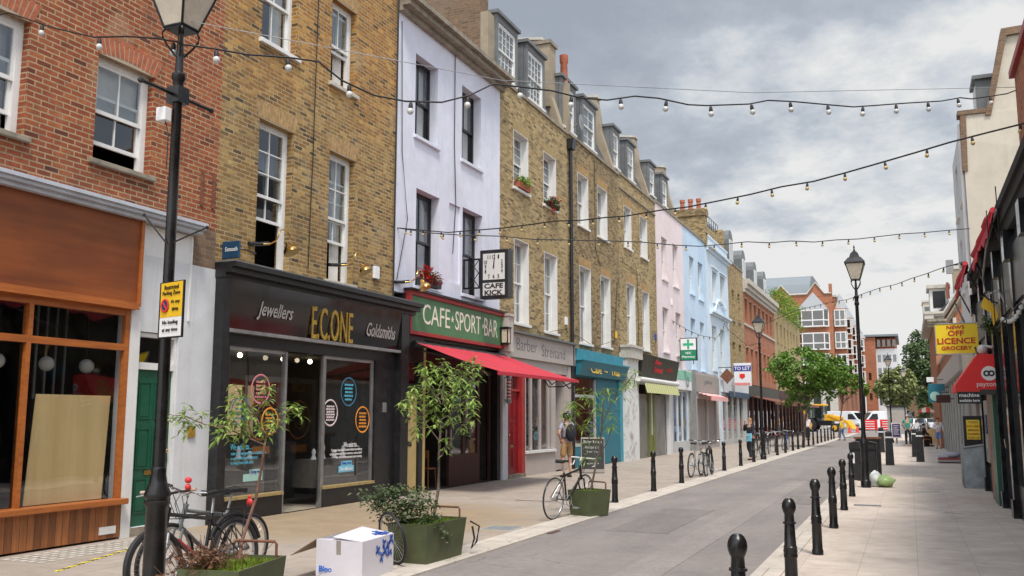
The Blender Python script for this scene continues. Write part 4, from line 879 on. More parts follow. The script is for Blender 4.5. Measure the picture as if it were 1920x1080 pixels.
m = MB(); m.box(XF - .01, XF - .7, 28.3, 28.36, 0, 2.9); m.box(XF + .09, XF - .1, 28.42, 28.62, 0, 3.25); m.build('pilaster', 'greige', sf)
MB().box(XF - 2.2, XF - 2.3, 23.3, 28.6, 0, 3.9).build('back_wall', 'room_wall', sf)
r_ = random.Random(4); m = MB(); leaves(m, (XF - .35, 26.0, 1.25), 160, (.2, .9, .55), .16, .07, .3, r_); m.build('window_plants', 'leaf_dark', sf)
t = thing('barber_pole', 'small striped barber pole on the white pier beside the red door', 'barber pole', (XF + .22, 23.2, 2.4))
MB().lathe([(.06, -.28), (.06, .28)], n=14).build('pole_cylinder', stripes('barber_stripe', (.55, .06, .06), (.75, .75, .75), .045, 'v'), t, local=True)
m = MB(); m.lathe([(.03, -.40), (.08, -.36), (.08, -.28)], n=14); m.lathe([(.08, .28), (.08, .36), (.03, .42)], n=14); m.tube([(-.2, 0, .3), (0, 0, .3)], .012); m.tube([(-.2, 0, -.3), (0, 0, -.3)], .012); m.build('pole_cap', 'steel', t, local=True, smooth=True)

# --- 5 and 6 ---
b5 = thing('brick_house', 'dark brick house with drainpipe above the teal shopfront', 'house', (XF, 32, 0))
W5 = Wall(XF, 28.73, 34.7, 3.9, 11.1)
for a, b_, c, d in ((29.75, 30.92, 8.2, 10.05), (31.98, 33.2, 8.2, 10.1), (29.85, 31.1, 4.15, 6.8), (32.25, 33.45, 4.2, 6.8)):
    sash(b5, W5, a, b_, c, d, recess=.2, cols=2, rt=1, rb=1, fw=.06, cl=0, sill='white_paint', reveal='white_paint', curtain='curtain', op=.0); arch(b5, W5, a, b_, d, .3, 'arch_yellow', n=14)
W5.mesh().build('wall', 'brick_dark', b5); shell(b5, XF, 28.73, 34.7, 11.1, m='dark_int'); gutter(b5, 28.73, 34.7, 11.1)
mansard(b5, 28.9, 34.6, 11.15, ((29.0, 30.25, 2), (31.25, 32.6, 2))); party(b5, 34.75, top=14.35)
MB().tube([(XF + .03, 31.6, 10.9), (XF + .03, 31.6, 7.6), (XF + .03, 32.2, 7.1)], .012, 5).build('cable_run', 'cable', b5)
m = Wall(XF + .04, 29.0, 34.5, 0, 3.55, th=.25); m.hole(29.1, 31.45, .66, 2.98); sf = m.mesh().build('shopfront', 'teal', b5)
m = MB(); m.box(XF + .16, XF, 29.02, 34.45, 3.551, 3.9); m.build('fascia', 'teal_light', sf)
fa = MB(); fa.slab([(XF + .12, 29.05, 3.50), (XF + .40, 29.05, 3.50), (XF + .22, 29.05, 3.02), (XF + .12, 29.05, 3.02)], (0, 5.4, 0)); fa = fa.build('sloping_sign', 'teal', sf)
m = text_mb('Café  ~  Thai', (3.4, .3), shear=.3); m.xf(Matrix.Rotation(R(90), 4, 'Z')); m.xf(Matrix.Rotation(R(-20), 4, 'Y')); m.xf(Matrix.Translation((XF + .325, 31.7, 3.26))); m.build('lettering', 'sign_amber', fa)
m = MB(); m.box(XF + .42, XF + .05, 29.0, 34.5, 3.50, 3.55); m.build('shop_cornice', 'teal_light', sf)
m = MB(); X = XF
for y in (29.12, 31.35): m.box(X + .02, X - .05, y, y + .1, .7, 2.95)
m.box(X + .02, X - .05, 29.2, 31.4, 2.30, 2.40); m.box(X + .02, X - .05, 29.2, 31.4, .68, .78); m.build('window_frame', 'pale_grey', sf)
pane(sf, X - .02, 29.15, 31.4, .72, 2.95); MB().box(XF + .12, XF, 34.1, 34.48, 0, 3.0).build('pilaster', 'teal_light', sf)
MB().box(XF + .10, XF, 31.6, 34.1, 0.02, 2.42).build('shutter_board', 'teal', sf); MB().box(XF - 1.8, XF - 1.9, 29.1, 34.4, 0, 3.5).build('back_wall', 'dark_int', sf)
b6 = thing('brick_house', 'stock brick house above the shuttered shop with peeling white pier', 'house', (XF, 37.8, 0))
W6 = Wall(XF, 34.7, 40.55, 4.1, 11.2)
for a, b_, c, d in ((35.45, 36.55, 8.4, 10.1), (37.9, 39.1, 8.4, 10.15), (35.7, 36.95, 4.5, 6.98), (38.05, 39.2, 4.45, 6.95)):
    sash(b6, W6, a, b_, c, d, recess=.2, cols=2, rt=1, rb=1, fw=.06, cl=1, sill='white_paint', reveal='white_paint', curtain='curtain', gl='glass_far'); arch(b6, W6, a, b_, d, .3, 'arch_yellow', n=12)
W6.mesh().build('wall', 'brick_stock', b6); shell(b6, XF, 34.7, 40.55, 11.2, m='dark_int'); gutter(b6, 34.7, 40.55, 11.2)
mansard(b6, 34.95, 40.3, 11.25, ((35.0, 35.75, 2), (37.1, 38.05, 2))); party(b6, 40.45, top=14.3)
MB().box(XF + .05, XF + .01, 34.75, 40.5, 10.62, 10.68).build('string_course', 'stone', b6)
m = Wall(XF + .04, 34.55, 42.85, 0, 4.1, th=.25); m.hole(36.5, 41.7, 0, 3.0); sf = m.mesh().build('shopfront', 'white_render', b6)
m = MB(); m.box(XF + .28, XF + .04, 34.6, 36.2, 0, 3.9); m.build('peeling_pier', mat('peeling', (.70, .70, .68), .8, var=.05, scale=2.2, dirt=1.0, dirt_c=(.16, .13, .09)), sf)
m = MB(); m.box(XF + .45, XF + .04, 34.55, 36.3, 3.9, 4.3); m.box(XF + .5, XF + .04, 34.5, 36.35, 4.3, 4.4); m.build('corbel', 'pale_stone', sf)
fa = MB().slab([(XF + .3, 36.45, 3.28), (XF + .46, 36.45, 4.16), (XF + .3, 36.45, 4.2), (XF + .1, 36.45, 3.28)], (0, 6.3, 0)).build('fascia', 'sign_dark', sf)
def tilt_text(body, y, z, size, m_, par, X=XF + .432, **k):
    q = text_mb(body, size, **k); q.xf(Matrix.Rotation(R(90), 4, 'Z')); q.xf(Matrix.Rotation(R(10), 4, 'Y')); q.xf(Matrix.Translation((X, y, z))); q.build('lettering', m_, par)
tilt_text('New', 38.9, 3.93, (1.1, .22), 'flower_red', fa, shear=.2, bold=.02); tilt_text('Oriental', 39.1, 3.62, (1.5, .24), 'flower_red', fa, shear=.2, bold=.02, X=XF + .378); tilt_text('café', 41.0, 3.72, (1.2, .2), 'sign_red', fa, X=XF + .394)
MB().tube([(XF + .36, 35.9, 3.14), (XF + .36, 42.7, 3.14)], .10, 12).build('awning_roller', 'white_paint', sf, smooth=True)
MB().slab([(XF + .42, 36.7, 3.02), (XF + .52, 36.7, 2.62), (XF + .49, 36.7, 2.62), (XF + .39, 36.7, 3.02)], (0, 5.7, 0)).build('awning_valance', stripes('valance', (.42, .44, .14), (.55, .53, .32), .19), sf)
m = MB(); m.box(XF, XF - .06, 36.75, 38.5, 0, 2.6); m.box(XF, XF - .06, 39.5, 41.5, 0, 2.6)
for i in range(32):
    for a, b_ in ((36.75, 38.5), (39.5, 41.5)): m.box(XF + .02, XF, a, b_, i * .08 + .02, i * .08 + .055)
m.build('roller_shutter', 'shutter_grey', sf)
m = MB(); m.box(XF + .1, XF - .05, 38.5, 38.8, 0, 2.9); m.box(XF + .1, XF - .05, 39.2, 39.5, 0, 2.9); m.box(XF + .05, XF - .05, 38.8, 39.2, 0, .9); m.build('shop_post', 'olive', sf)
MB().box(XF + .06, XF - .05, 38.8, 39.2, .9, 2.9).build('meter_cupboard', 'pale_grey', sf); MB().box(XF + .08, XF - .05, 36.45, 36.75, 0, 2.5).build('door', 'cobalt', sf)
MB().box(XF + .2, XF + .06, 41.6, 41.78, 0, 3.0).build('shop_post', 'white_paint', sf); MB().box(XF - .3, XF - .4, 36, 42, 2.6, 3.1).build('lintel', 'maroon', sf)

# --- 7 pink, 8 blue, 9 pale blue ---
def plain_house(name, label, y0, y1, top, wm, wins, base=3.9, rev=None, cop=None, gl='glass_far', rc=.18, frame='white_paint', silm=None, cl=1):
    b = thing(name, label, 'house', (XF, (y0 + y1) / 2, 0)); w_ = Wall(XF, y0, y1, base, top)
    for a, b_, c, d in wins: sash(b, w_, a, b_, c, d, recess=rc, cols=2, rt=1, rb=1, fw=.06, cl=cl, sill=silm or wm, reveal=rev, curtain='curtain', gl=gl, frame=frame)
    w_.mesh().build('wall', wm, b); shell(b, XF, y0, y1, top, m='dark_int')
    MB().box(XF + .05, XF - .36, y0, y1, top, top + .1).build('parapet_coping', cop or wm, b)
    return b
b7 = plain_house('painted_house', 'pale pink painted house behind the pharmacy cross sign', 40.56, 46.15, 11.3, 'pink', ((41.65, 42.75, 7.95, 9.92), (43.9, 45.05, 7.9, 9.97), (41.6, 42.75, 4.6, 6.64), (44.2, 45.3, 4.6, 6.66)), cop='stone')
mansard(b7, 40.75, 45.9, 11.4, ((40.6 + .15, 41.6, 2), (43.15, 44.1, 2))); party(b7, 46.05, top=14.3)
b8 = plain_house('painted_house', 'sky blue painted house between pink and pale blue fronts', 46.16, 51.95, 11.3, 'sky_blue', ((47.65, 48.8, 8.0, 9.98), (49.8, 51.1, 7.95, 10.0), (47.6, 48.8, 4.1, 6.73), (49.95, 51.1, 4.1, 6.73)), cop='stone')
b9 = plain_house('painted_house', 'palest blue house with white moulded cornices above its windows', 51.96, 59.0, 11.9, 'pale_blue', ((53.85, 55.25, 8.25, 10.1), (56.35, 57.85, 8.25, 10.15), (53.3, 54.75, 4.3, 6.85), (55.85, 57.35, 4.3, 6.85)))
m = MB()
for z0, z1, d in ((11.05, 11.2, .12), (11.2, 11.32, .30)): m.box(XF, XF + d, 52.2, 59.0, z0, z1 - .001)
for a, c in ((53.6, 55.5), (56.1, 58.1)):
    m.box(XF, XF + .09, a, c, 10.25, 10.34)
for z0, z1, d in ((7.45, 7.55, .14), (7.55, 7.66, .26)): m.box(XF, XF + d, 52.8, 58.6, z0, z1 - .001)
m.build('cornice', 'pale_blue', b9)
m = MB(); m.torus((XF + .02, 55.8, 7.35), 2.3, .1, 'x', 24, 6, a=(PI * .22, PI * .78)); [None]; m.xf(Matrix.Translation((0, 0, -1.15))); m.build('window_pediment', 'pale_blue', b9)
st = MB().box(-10.05, -11.7, 51.8, 52.5, 11.2, 12.95).build('chimney', 'brick_stock', b8); MB().box(-9.98, -11.77, 51.72, 52.58, 12.95, 13.35).build('stack_cap', 'brick_dark', st); pots(st, -10.2, -11.6, 52.15, 13.35, 3, .65)
m = MB(); m.box(-10.3, -12.0, 58.6, 59.3, 11.5, 13.4); m.slab([(-10.5, 53.2, 12.2), (-10.5, 58.6, 12.2), (-10.5, 58.6, 12.9), (-10.5, 53.2, 12.9)], (-.3, 0, 0)); m.build('chimney', 'brick_stock', b9)
m = MB()
for i in range(9): m.tube([(-10.6, 53.2 + i * .7, 12.9), (-10.6, 53.2 + i * .7, 13.7)], .02, 5)
m.tube([(-10.6, 53.2, 13.7), (-10.6, 58.8, 13.7)], .02, 5); m.tube([(-10.6, 53.2, 13.3), (-10.6, 58.8, 13.3)], .02, 5); m.build('roof_railing', 'black_paint', b9)
# shops below
m = Wall(XF + .04, 42.86, 46.45, 0, 3.95, th=.25); m.hole(43.1, 46.3, .5, 2.85); sf = m.mesh().build('shopfront', 'pale_grey', b7)
fa = MB().box(XF + .2, XF + .041, 42.9, 46.5, 2.95, 3.9).build('fascia', 'white_sign', sf); MB().box(XF + .215, XF + .201, 42.95, 46.4, 3.42, 3.86).build('fascia_band', 'mint', fa)
MB().torus((XF + .21, 45.6, 3.35), .22, .03, 'x', 24, 6, sq=.4).build('emblem', 'black_letter', fa); pane(sf, XF - .03, 43.1, 46.3, .5, 2.85)
m = MB()
for y in (43.1, 44.1, 45.1, 46.2): m.box(XF + .02, XF - .06, y, y + .1, .5, 2.85)
m.build('window_frame', 'pale_blue', sf); m = MB(); m.box(XF - .5, XF - .55, 43.2, 46.2, .5, 2.7); m.build('window_display', 'cloth_blue', sf)
m = Wall(XF + .05, 46.5, 54.4, 0, 4.0, th=.25); m.hole(48.4, 51.0, .15, 2.6); m.hole(51.3, 53.6, .15, 2.6); sf = m.mesh().build('shopfront', 'greige', b8)
fa = MB().box(XF + .12, XF + .051, 48.0, 54.3, 2.95, 3.85).build('fascia', 'taupe', sf); text('gallery', (XF + .125, 51.2, 3.5), (2.2, .3), 'letter_grey', fa, shear=.2)
MB().slab([(XF + .1, 48.6, 2.92), (XF + .75, 48.6, 2.72), (XF + .75, 48.6, 2.5), (XF + .72, 48.6, 2.5), (XF + .72, 48.6, 2.70), (XF + .1, 48.6, 2.88)], (0, 4.9, 0)).build('awning', 'red_white_stripe', sf)
m = MB(); m.box(XF - .05, XF - .09, 48.5, 50.9, .15, 2.6); m.box(XF - .05, XF - .09, 51.4, 53.5, .15, 2.6); m.build('shutter_board', 'greige_dark', sf)
m = MB(); m.box(XF + .12, XF + .04, 46.55, 47.9, 0, 3.9); m.build('shop_post', 'grey_metal', sf)
m = Wall(XF + .04, 54.42, 64.8, 0, 4.3, th=.25)
for a in (55.6, 57.4, 59.4, 61.6): m.hole(a, a + 1.4, .3, 2.9)
sf = m.mesh().build('shopfront', 'pale_grey', b9); MB().box(XF + .2, XF + .041, 55.0, 64.7, 3.1, 3.8).build('fascia', 'white_render', sf)
m = MB(); m.box(XF + .1, XF + .041, 54.45, 55.4, 0, 4.2); m.build('pilaster', 'pale_blue', sf); pane(sf, XF - .03, 55.6, 63, .3, 2.9, 'glass_far'); MB().box(XF + .26, XF + .2, 57, 64.5, 2.85, 3.2).build('sign_strip', 'sign_navy', sf)

# --- 10 brown, 11 red arched, 12 yellow ---
b10 = plain_house('brick_house', 'narrow brown brick house between the blue and red brick fronts', 59.01, 64.8, 11.5, 'brick_stock', ((60.3, 61.2, 7.8, 9.8), (62.5, 63.4, 7.9, 9.8), (60.0, 61.0, 4.3, 6.4), (62.4, 63.4, 4.4, 6.4)), base=4.3, cop='stone', silm='stone')
b11 = thing('brick_house', 'red brick house with rows of tall arched windows and grey dormers', 'house', (XF, 72.6, 0)); W11 = Wall(XF, 64.81, 80.8, 3.9, 10.2)
ys = [65.4 + i * 2.12 for i in range(7)]
for c, d in ((8.25, 9.85), (4.3, 6.45)):
    for y in ys:
        sash(b11, W11, y, y + 1.15, c, d, recess=.2, cols=2, rt=1, rb=1, fw=.06, cl=-1, frame='white_paint', sill=None, gl='glass_far'); arch(b11, W11, y, y + 1.15, d, .3, 'arch_red', rise=.12, n=9)
W11.mesh().build('wall', 'brick_orange', b11); shell(b11, XF, 64.81, 80.8, 10.2, m='dark_int')
m = MB()
for z0, z1, d in ((10.2, 10.45, .15), (10.45, 10.75, .3), (10.75, 11.1, .45)): m.box(XF - .3, XF + d, 64.82, 80.9, z0, z1 - .001)
m.box(XF - .02, XF + .08, 64.82, 80.8, 7.9, 8.05); m.build('cornice', 'pale_stone', b11)
def vault_roof(b, y0, y1, z0, doms):
    MB().slab([(XF - .3, y0, z0), (XF - 1.4, y0, z0 + 2.6), (XF - 5, y0, z0 + 2.8), (XF - 5, y0, z0)], (0, y1 - y0, 0)).build('roof', 'slate', b)
    for y in doms:
        pr = [(XF - .3, y - .9, z0 + .1), (XF - .3, y + .9, z0 + .1), (XF - .3, y + .9, z0 + 1.7)] + [(XF - .3, y + .9 * math.cos(a * PI / 8), z0 + 1.7 + .75 * math.sin(a * PI / 8)) for a in range(1, 8)] + [(XF - .3, y - .9, z0 + 1.7)]
        d = MB().slab(pr, (-1.8, 0, 0)).build('dormer', 'lead', b)
        MB().box(XF - .25, XF - .31, y - .6, y + .6, z0 + .35, z0 + 1.75).build('dormer_window', 'white_paint', d); MB().box(XF - .24, XF - .30, y - .5, y + .5, z0 + .45, z0 + 1.65).build('pane', 'glass_far', d)
vault_roof(b11, 64.9, 80.7, 11.1, (67.5, 73, 78.2)); vault_roof(b10, 59.1, 64.7, 11.6, (62.3,))
m = Wall(XF + .05, 64.82, 80.8, 0, 3.9, th=.25)
for a in (65.4, 67.6, 69.8, 72.0, 74.2, 76.4, 78.4): m.hole(a, a + 1.7, .2, 3.0)
sf = m.mesh().build('shopfront', 'maroon', b11); MB().box(XF + .2, XF + .051, 65, 80.6, 3.05, 3.8).build('fascia', 'sign_dark', sf); pane(sf, XF - .05, 65.2, 80.4, .2, 3.0, 'glass_far')
aw = MB().slab([(XF + .2, 66.5, 3.1), (-8.4, 66.5, 2.72), (-8.4, 66.5, 2.52), (-8.43, 66.5, 2.52), (-8.45, 66.5, 2.68), (XF + .2, 66.5, 3.04)], (0, 13.5, 0)).build('awning', 'brown_awning', b11)
m = MB(); m.tube([(-8.45, 66.6, 0), (-8.45, 66.6, 2.6)], .03, 6); m.tube([(-8.45, 73, 0), (-8.45, 73, 2.6)], .03, 6); m.tube([(-8.45, 79.8, 0), (-8.45, 79.8, 2.6)], .03, 6); m.build('awning_post', 'black_paint', b11)
wi = [(82.3 + i * 2.6, 83.3 + i * 2.6, c, d) for c, d in ((8.05, 9.75), (4.6, 6.6)) for i in range(7)]
b12 = plain_house('brick_house', 'long pale yellow brick house with ivy growing over its parapet', 80.81, 101.5, 10.9, 'brick_pale', wi, cop='slate', silm=None, cl=-1)
MB().slab([(XF - .3, 81, 11.0), (XF - 3.5, 81, 13.4), (XF - 7, 81, 11.0)], (0, 20.4, 0)).build('roof', 'slate', b12)
r_ = random.Random(12); m = MB()
for i in range(90):
    y = 81.5 + 20 * (i / 90) + r_.uniform(-.6, .6); leaves(m, (XF + .1 + r_.uniform(-.9, .45), y, 11.6 + r_.uniform(-1.1, 1.2)), 36, (.5, .8, .5), .22, .16, .2, r_)
tag(m.build('ivy', 'leaf_bright'), 'bushy bright green ivy spilling over the parapet of the yellow house', 'ivy')
m = Wall(XF + .05, 80.82, 101.4, 0, 3.9, th=.25)
for i in range(8): m.hole(81.5 + i * 2.5, 83.4 + i * 2.5, .2, 3.0)
sf = m.mesh().build('shopfront', 'maroon', b12); pane(sf, XF - .05, 81, 101, .2, 3.0, 'glass_far')
MB().slab([(XF + .2, 81.2, 3.1), (-8.2, 81.2, 2.75), (-8.2, 81.2, 2.55), (-8.23, 81.2, 2.55), (-8.25, 81.2, 2.7), (XF + .2, 81.2, 3.04)], (0, 17, 0)).build('awning', 'brown_awning', b12)

# small fixtures of the terrace
def add_box(b, y, z, m='white_sign', s_=(.06, .2, .26), nm='alarm_box'): MB().box(XF, XF + s_[0], y, y + s_[1], z, z + s_[2]).build(nm, m, b, bevel=.01)
add_box(b4, 28.3, 4.6); add_box(b5, 33.9, 4.6, 'sign_amber'); add_box(b7, 43.3, 6.9, 'white_sign'); add_box(b2, 16.5, 4.5, 'white_sign'); add_box(b6, 40.0, 5.0, 'cobalt')
m = MB(); m.lathe([(.02, 0), (.16, .04), (.27, .10)], (0, 0, 0), 18, 'x'); m.tube([(0, 0, 0), (.28, 0, -.02)], .01, 5); m.tube([(0, 0, 0), (-.2, .0, -.15)], .02, 5); m.xf(Matrix.Translation((XF + .15, 29.5, 11.7))); m.build('satellite_dish', 'grey_metal', b5, smooth=True)
m = MB(); m.tube([(XF - 1.3, 25.6, 13.3), (XF - 1.3, 25.6, 14.2)], .015, 5); m.tube([(XF - 1.3, 25.0, 14.1), (XF - 1.3, 26.4, 14.1)], .01, 5)
for i in range(8): m.tube([(XF - 1.5, 25.1 + i * .17, 14.1), (XF - 1.1, 25.1 + i * .17, 14.1)], .006, 4)
m.build('roof_aerial', 'grey_metal', b4)
for b, pts in ((b4, [(XF + .03, 23.3, 4.3), (XF + .03, 25.8, 4.25), (XF + .03, 26.1, 4.15), (XF + .03, 28.6, 4.5)]), (b5, [(XF + .03, 28.95, 4.4), (XF + .03, 31.4, 4.1), (XF + .03, 33.8, 4.5), (XF + .03, 34.3, 6.8)]), (b6, [(XF + .03, 35.0, 7.7), (XF + .03, 37.2, 7.6), (XF + .03, 37.3, 4.4)]), (b2, [(XF + .03, 14.2, 4.4), (XF + .03, 14.25, 6.6), (XF + .03, 14.3, 11.6)])): MB().tube(pts, .010, 5).build('cable_run', 'cable', b)
rl = random.Random(77)
t = thing('litter', 'scraps of white paper litter lying on the left pavement beyond the silver bicycle', 'litter', (-5.9, 30.5, 0)); m = MB()
for i in range(9):
    x, y, a = -5.9 + rl.uniform(-.35, .35), 30.5 + rl.uniform(-.8, .8), rl.uniform(0, 3); m.slab([(x + .09 * math.cos(a + k * 1.57) * rl.uniform(.6, 1.1), y + .07 * math.sin(a + k * 1.57), .004 + .02 * rl.random()) for k in range(4)], (0, 0, .003))
m.build('paper', 'white_sign', t)
m = MB()
for i in range(420):
    side = rl.random(); x = -4.9 - rl.random() ** 2 * .5 if side < .35 else (-1.3 + rl.random() ** 2 * .3 if side < .5 else (XF + .12 + rl.random() ** 2 * .5 if side < .8 else rl.uniform(-9.5, 1.2))); y = rl.uniform(7, 40); a = rl.uniform(0, 3); r_ = rl.uniform(.008, .022)
    m.add([(x + r_ * math.cos(a + k * 2.1), y + r_ * math.sin(a + k * 2.1) * .6, .014 + .006 * rl.random()) for k in range(3)], [(0, 1, 2)])
tag(m.build('fallen_leaves', 'leaf_brown'), 'scattered tiny dead leaves and grit along kerbs and shop bases', kind='stuff')
def patch(x0, x1, y0, y1, m, label, z=-.006, seed=1):
    r_ = random.Random(seed); P = []
    for (a, b), (c, d) in (((x0, y0), (x1, y0)), ((x1, y0), (x1, y1)), ((x1, y1), (x0, y1)), ((x0, y1), (x0, y0))):
        for k in range(6): P.append((a + (c - a) * k / 6 + r_.uniform(-.012, .012), b + (d - b) * k / 6 + r_.uniform(-.012, .012), z))
    o = MB().slab(P, (0, 0, -.02)).build('road_patch', m); tag(o, kind='structure')
asphalt('patch_dark', (.205, .185, .174)); asphalt('patch_light', (.275, .248, .232))
patch(-4.2, -3.3, 13.5, 17.2, 'patch_dark', '', -.004, 1); patch(-3.0, -2.5, 8, 26, 'patch_light', '', -.004, 2); patch(-2.4, -1.7, 19, 21, 'patch_dark', '', -.004, 4)
# ================= right-hand side =================
XR = 1.60
r0 = thing('corner_shop', 'black timber shopfront with red rolled awnings filling the right edge of the street', 'shop', (XR, 12, 0))
WR = Wall(XR, 8.6, 14.2, 4.95, 6.35, sgn=-1); MB().box(XR - .06, XR + .34, 8.6, 14.3, 6.35, 6.45).build('parapet_coping', 'red_trim', r0)
WR.mesh().build('wall', 'brick_orange', r0)
m = Wall(XR, 8.6, 24.2, 0, 4.6, sgn=-1, th=.3)
for a, b_ in ((9.0, 11.0), (11.4, 13.3), (13.9, 15.6), (16.0, 17.6), (17.95, 19.5), (19.9, 21.0), (21.5, 23.8)): m.hole(a, b_, .0 if a in (13.9, 17.95) else .55, 3.2)
sf = m.mesh().build('shopfront', 'black_paint', r0)
for y in (11.2, 13.55, 15.8, 17.78, 19.7, 21.25, 24.0):
    m = MB(); m.box(XR - .08, XR, y - .13, y + .13, .3, 4.0); m.box(XR - .16, XR, y - .18, y + .18, 4.0, 4.45); m.box(XR - .11, XR, y - .16, y + .16, 0, .3); m.build('pilaster', 'black_gloss', sf)
m = MB()
for z0, z1, d in ((4.45, 4.65, .09), (4.65, 4.82, .13), (4.82, 4.95, .18)): m.box(XR + .2, XR - d, 8.6, 24.2, z0, z1 - .001)
m.build('cornice', 'matt_black', sf)
MB().box(XR - .05, XR + .02, 9, 23.9, 3.35, 4.2).build('fascia', 'sign_dark', sf)
MB().quad((XR + .12, 9, .4), (XR + .12, 23.8, .4), (XR + .12, 23.8, 3.2), (XR + .12, 9, 3.2)).build('pane', 'shop_glass', sf)
m = MB()
for a, b_ in ((13.9, 15.6), (17.95, 19.5)): m.box(XR + .06, XR + .10, a, b_, 0, 1.0)
m.build('door_panel', 'black_gloss', sf)
m = MB()
for y in (14.7, 18.7): m.tube([(XR + .02, y, .95), (XR + .02, y, 1.35)], .018, 6); m.tube([(XR - .03, y + .3, 1.1), (XR - .03, y + .5, 1.25)], .018, 6)
m.build('door_handle', 'chrome', sf)
MB().box(XR - .13, XR + .01, 20.0, 20.9, 0, 2.3).build('door', 'green_door', sf); MB().box(XR - .10, XR + .01, 21.3, 21.8, 0, 2.55).build('brick_pier', 'brick_orange', sf)
MB().box(XR + 2.4, XR + 2.5, 8.6, 24, 0, 4.6).build('back_wall', 'dark_int', sf); MB().box(XR + .2, XR + 7, 8.6, 24.2, 4.55, 4.8).build('roof', 'slate', r0)
m = MB(); m.box(XR + 3, XR + 3.2, 14.2, 24, 4.8, 6.0); m.build('roof_wall', 'brick_orange', r0)
MB().box(XR + .34, XR + 8, 14.0, 14.25, 4.8, 6.3).build('gable_wall', 'brick_orange', r0)
rr = random.Random(2)
for a, b_, X_, nm in ((16.1, 20.6, XR - .24, 'red cloth awning rolled up along the near black cornice'), (21.6, 25.6, XR - .34, 'red cloth awning rolled up on the far end of the black shop')):
    t = thing('rolled_awning', nm, 'awning', (X_, (a + b_) / 2, 4.6)); m = MB()
    pts = [(X_ + rr.uniform(-.02, .02), a + (b_ - a) * i / 12, 4.86 - .05 * (i % 2)) for i in range(13)]
    m.tube(pts, [.05 + .02 * (i % 2) for i in range(13)], 8); m.slab([(X_, a, 4.84), (X_, b_, 4.84)] + [(X_ - .05, b_ - (b_ - a) * i / 10, 4.62 - .09 * (i % 2) - .06 * math.sin(i)) for i in range(11)], (.02, 0, 0)); m.build('cloth', 'red_awning', t, smooth=True)
    m = MB(); [m.tube([(XR - .05, y, 4.1), (X_, y, 4.8)], .02, 6) for y in (a + .2, b_ - .2)]; m.build('awning_arm', 'black_paint', t)
t = thing('cable_bundle', 'loose grey cables looping down the black shop cornice', 'cables', (XR - .2, 18, 4))
m = MB(); m.tube([(XR - .2, 15.8, 4.8), (XR - .25, 17.4, 4.5), (XR - .25, 18.6, 4.1), (XR - .22, 18.4, 3.8), (XR - .15, 17.0, 3.7), (XR - .12, 16, 3.3)], .018, 6); m.build('cable', 'grey_metal', t, smooth=True)
m = MB(); m.tube([(1.28, 27, 4.6), (1.30, 23.5, 3.7), (1.36, 20.0, 2.6)], .022, 6); m.build('cable', 'cable', t)
for y0_ in (14.6, 16.3): MB().tube([(XR - .3, y0_, 4.9), (XR - .28, y0_ + .05, 3.0), (XR - .2, y0_ + .1, 1.8)], .008, 5).build('cable', 'cable', t)
t = thing('hanging_banner', 'small yellow banner hanging crooked from the black shop', 'banner', (1.35, 18.5, 3.4))
MB().slab([(1.34, 18.5, 3.78), (1.50, 18.5, 3.62), (1.55, 18.5, 3.42), (1.46, 18.5, 3.25), (1.44, 18.5, 3.48), (1.28, 18.5, 3.60)], (0, .02, 0)).build('cloth', 'sign_amber', t); MB().tube([(1.6, 18.52, 3.62), (1.3, 18.52, 3.80)], .015, 6).build('pole', 'black_paint', t)
t = thing('wreath', 'dark round foliage wreath hanging below the yellow banner', 'wreath', (1.3, 19.3, 3.3)); m = MB(); leaves(m, (1.44, 19.3, 3.36), 200, (.13, .2, .19), .09, .05, .3, rr); m.build('foliage', 'leaf_dark', t)
MB().tube([(1.6, 19.3, 3.7), (1.42, 19.3, 3.7), (1.42, 19.3, 3.5)], .015, 6).build('hook', 'black_paint', t)
t = thing('bead_garland', 'string of white round beads looped from the black pilaster', 'garland', (1.45, 15, 3.1))
for i in range(11): MB().ball((1.45, 16.6 - i * .33, 3.14 - .16 * math.sin(PI * i / 10) + .05), .036, 8).build('bead', 'bulb_white', t, smooth=True)
MB().tube([(1.42, 17.4, 3.12), (1.42, 13.0, 3.15)], .01, 5).build('wire', 'cable', t)
t = thing('security_camera', 'white dome security camera above the red canopy', 'camera', (1.45, 20.3, 2.98)); MB().ball((1.38, 20.3, 2.95), .10, 12).build('dome', 'bulb_white', t, smooth=True); MB().tube([(1.6, 20.3, 2.98), (1.4, 20.3, 3.02)], .03, 8).build('bracket', 'white_paint', t)
# canopy over the cash machine
t = thing('cash_machine_canopy', 'bright red wedge canopy over the cash machine with payzone logo', 'canopy', (1.4, 20.6, 2.4))
MB().slab([(.83, 19.6, 2.13), (.84, 19.6, 2.26), (1.24, 19.6, 2.82), (1.60, 19.6, 2.82), (1.60, 19.6, 2.13)], (0, 1.7, 0)).build('canopy_cover', 'red_bright', t)
MB().box(1.24, 1.6, 19.585, 19.598, 2.06, 2.16).build('canopy_flap', 'sign_dark', t)
c = MB().lathe([(.135, -.012), (.135, .0)], (1.42, 19.6, 2.46), 28, 'y').build('logo_disc', 'white_sign', t)
m = MB(); m.torus((1.375, 19.584, 2.46), .042, .015, 'y', 20, 6, sq=.4); m.torus((1.455, 19.584, 2.46), .042, .015, 'y', 20, 6, sq=.4); m.build('logo_mark', 'black_letter', t)
text('payzone', (1.39, 19.596, 2.235), (.38, .085), 'white_sign', t, '-y')
p = MB().box(.86, 1.26, 19.62, 19.65, 1.90, 2.12).build('sign_board', 'black_letter', t); text('machine', (1.06, 19.616, 2.06), (.34, .07), 'white_sign', p, '-y', bold=.02); text('available here', (1.06, 19.616, 1.96), (.34, .055), 'white_sign', p, '-y', bold=.02)
t = thing('cash_machine', 'grey cash machine panel set below the red canopy', 'cash machine', (XR, 20.6, 1.2))
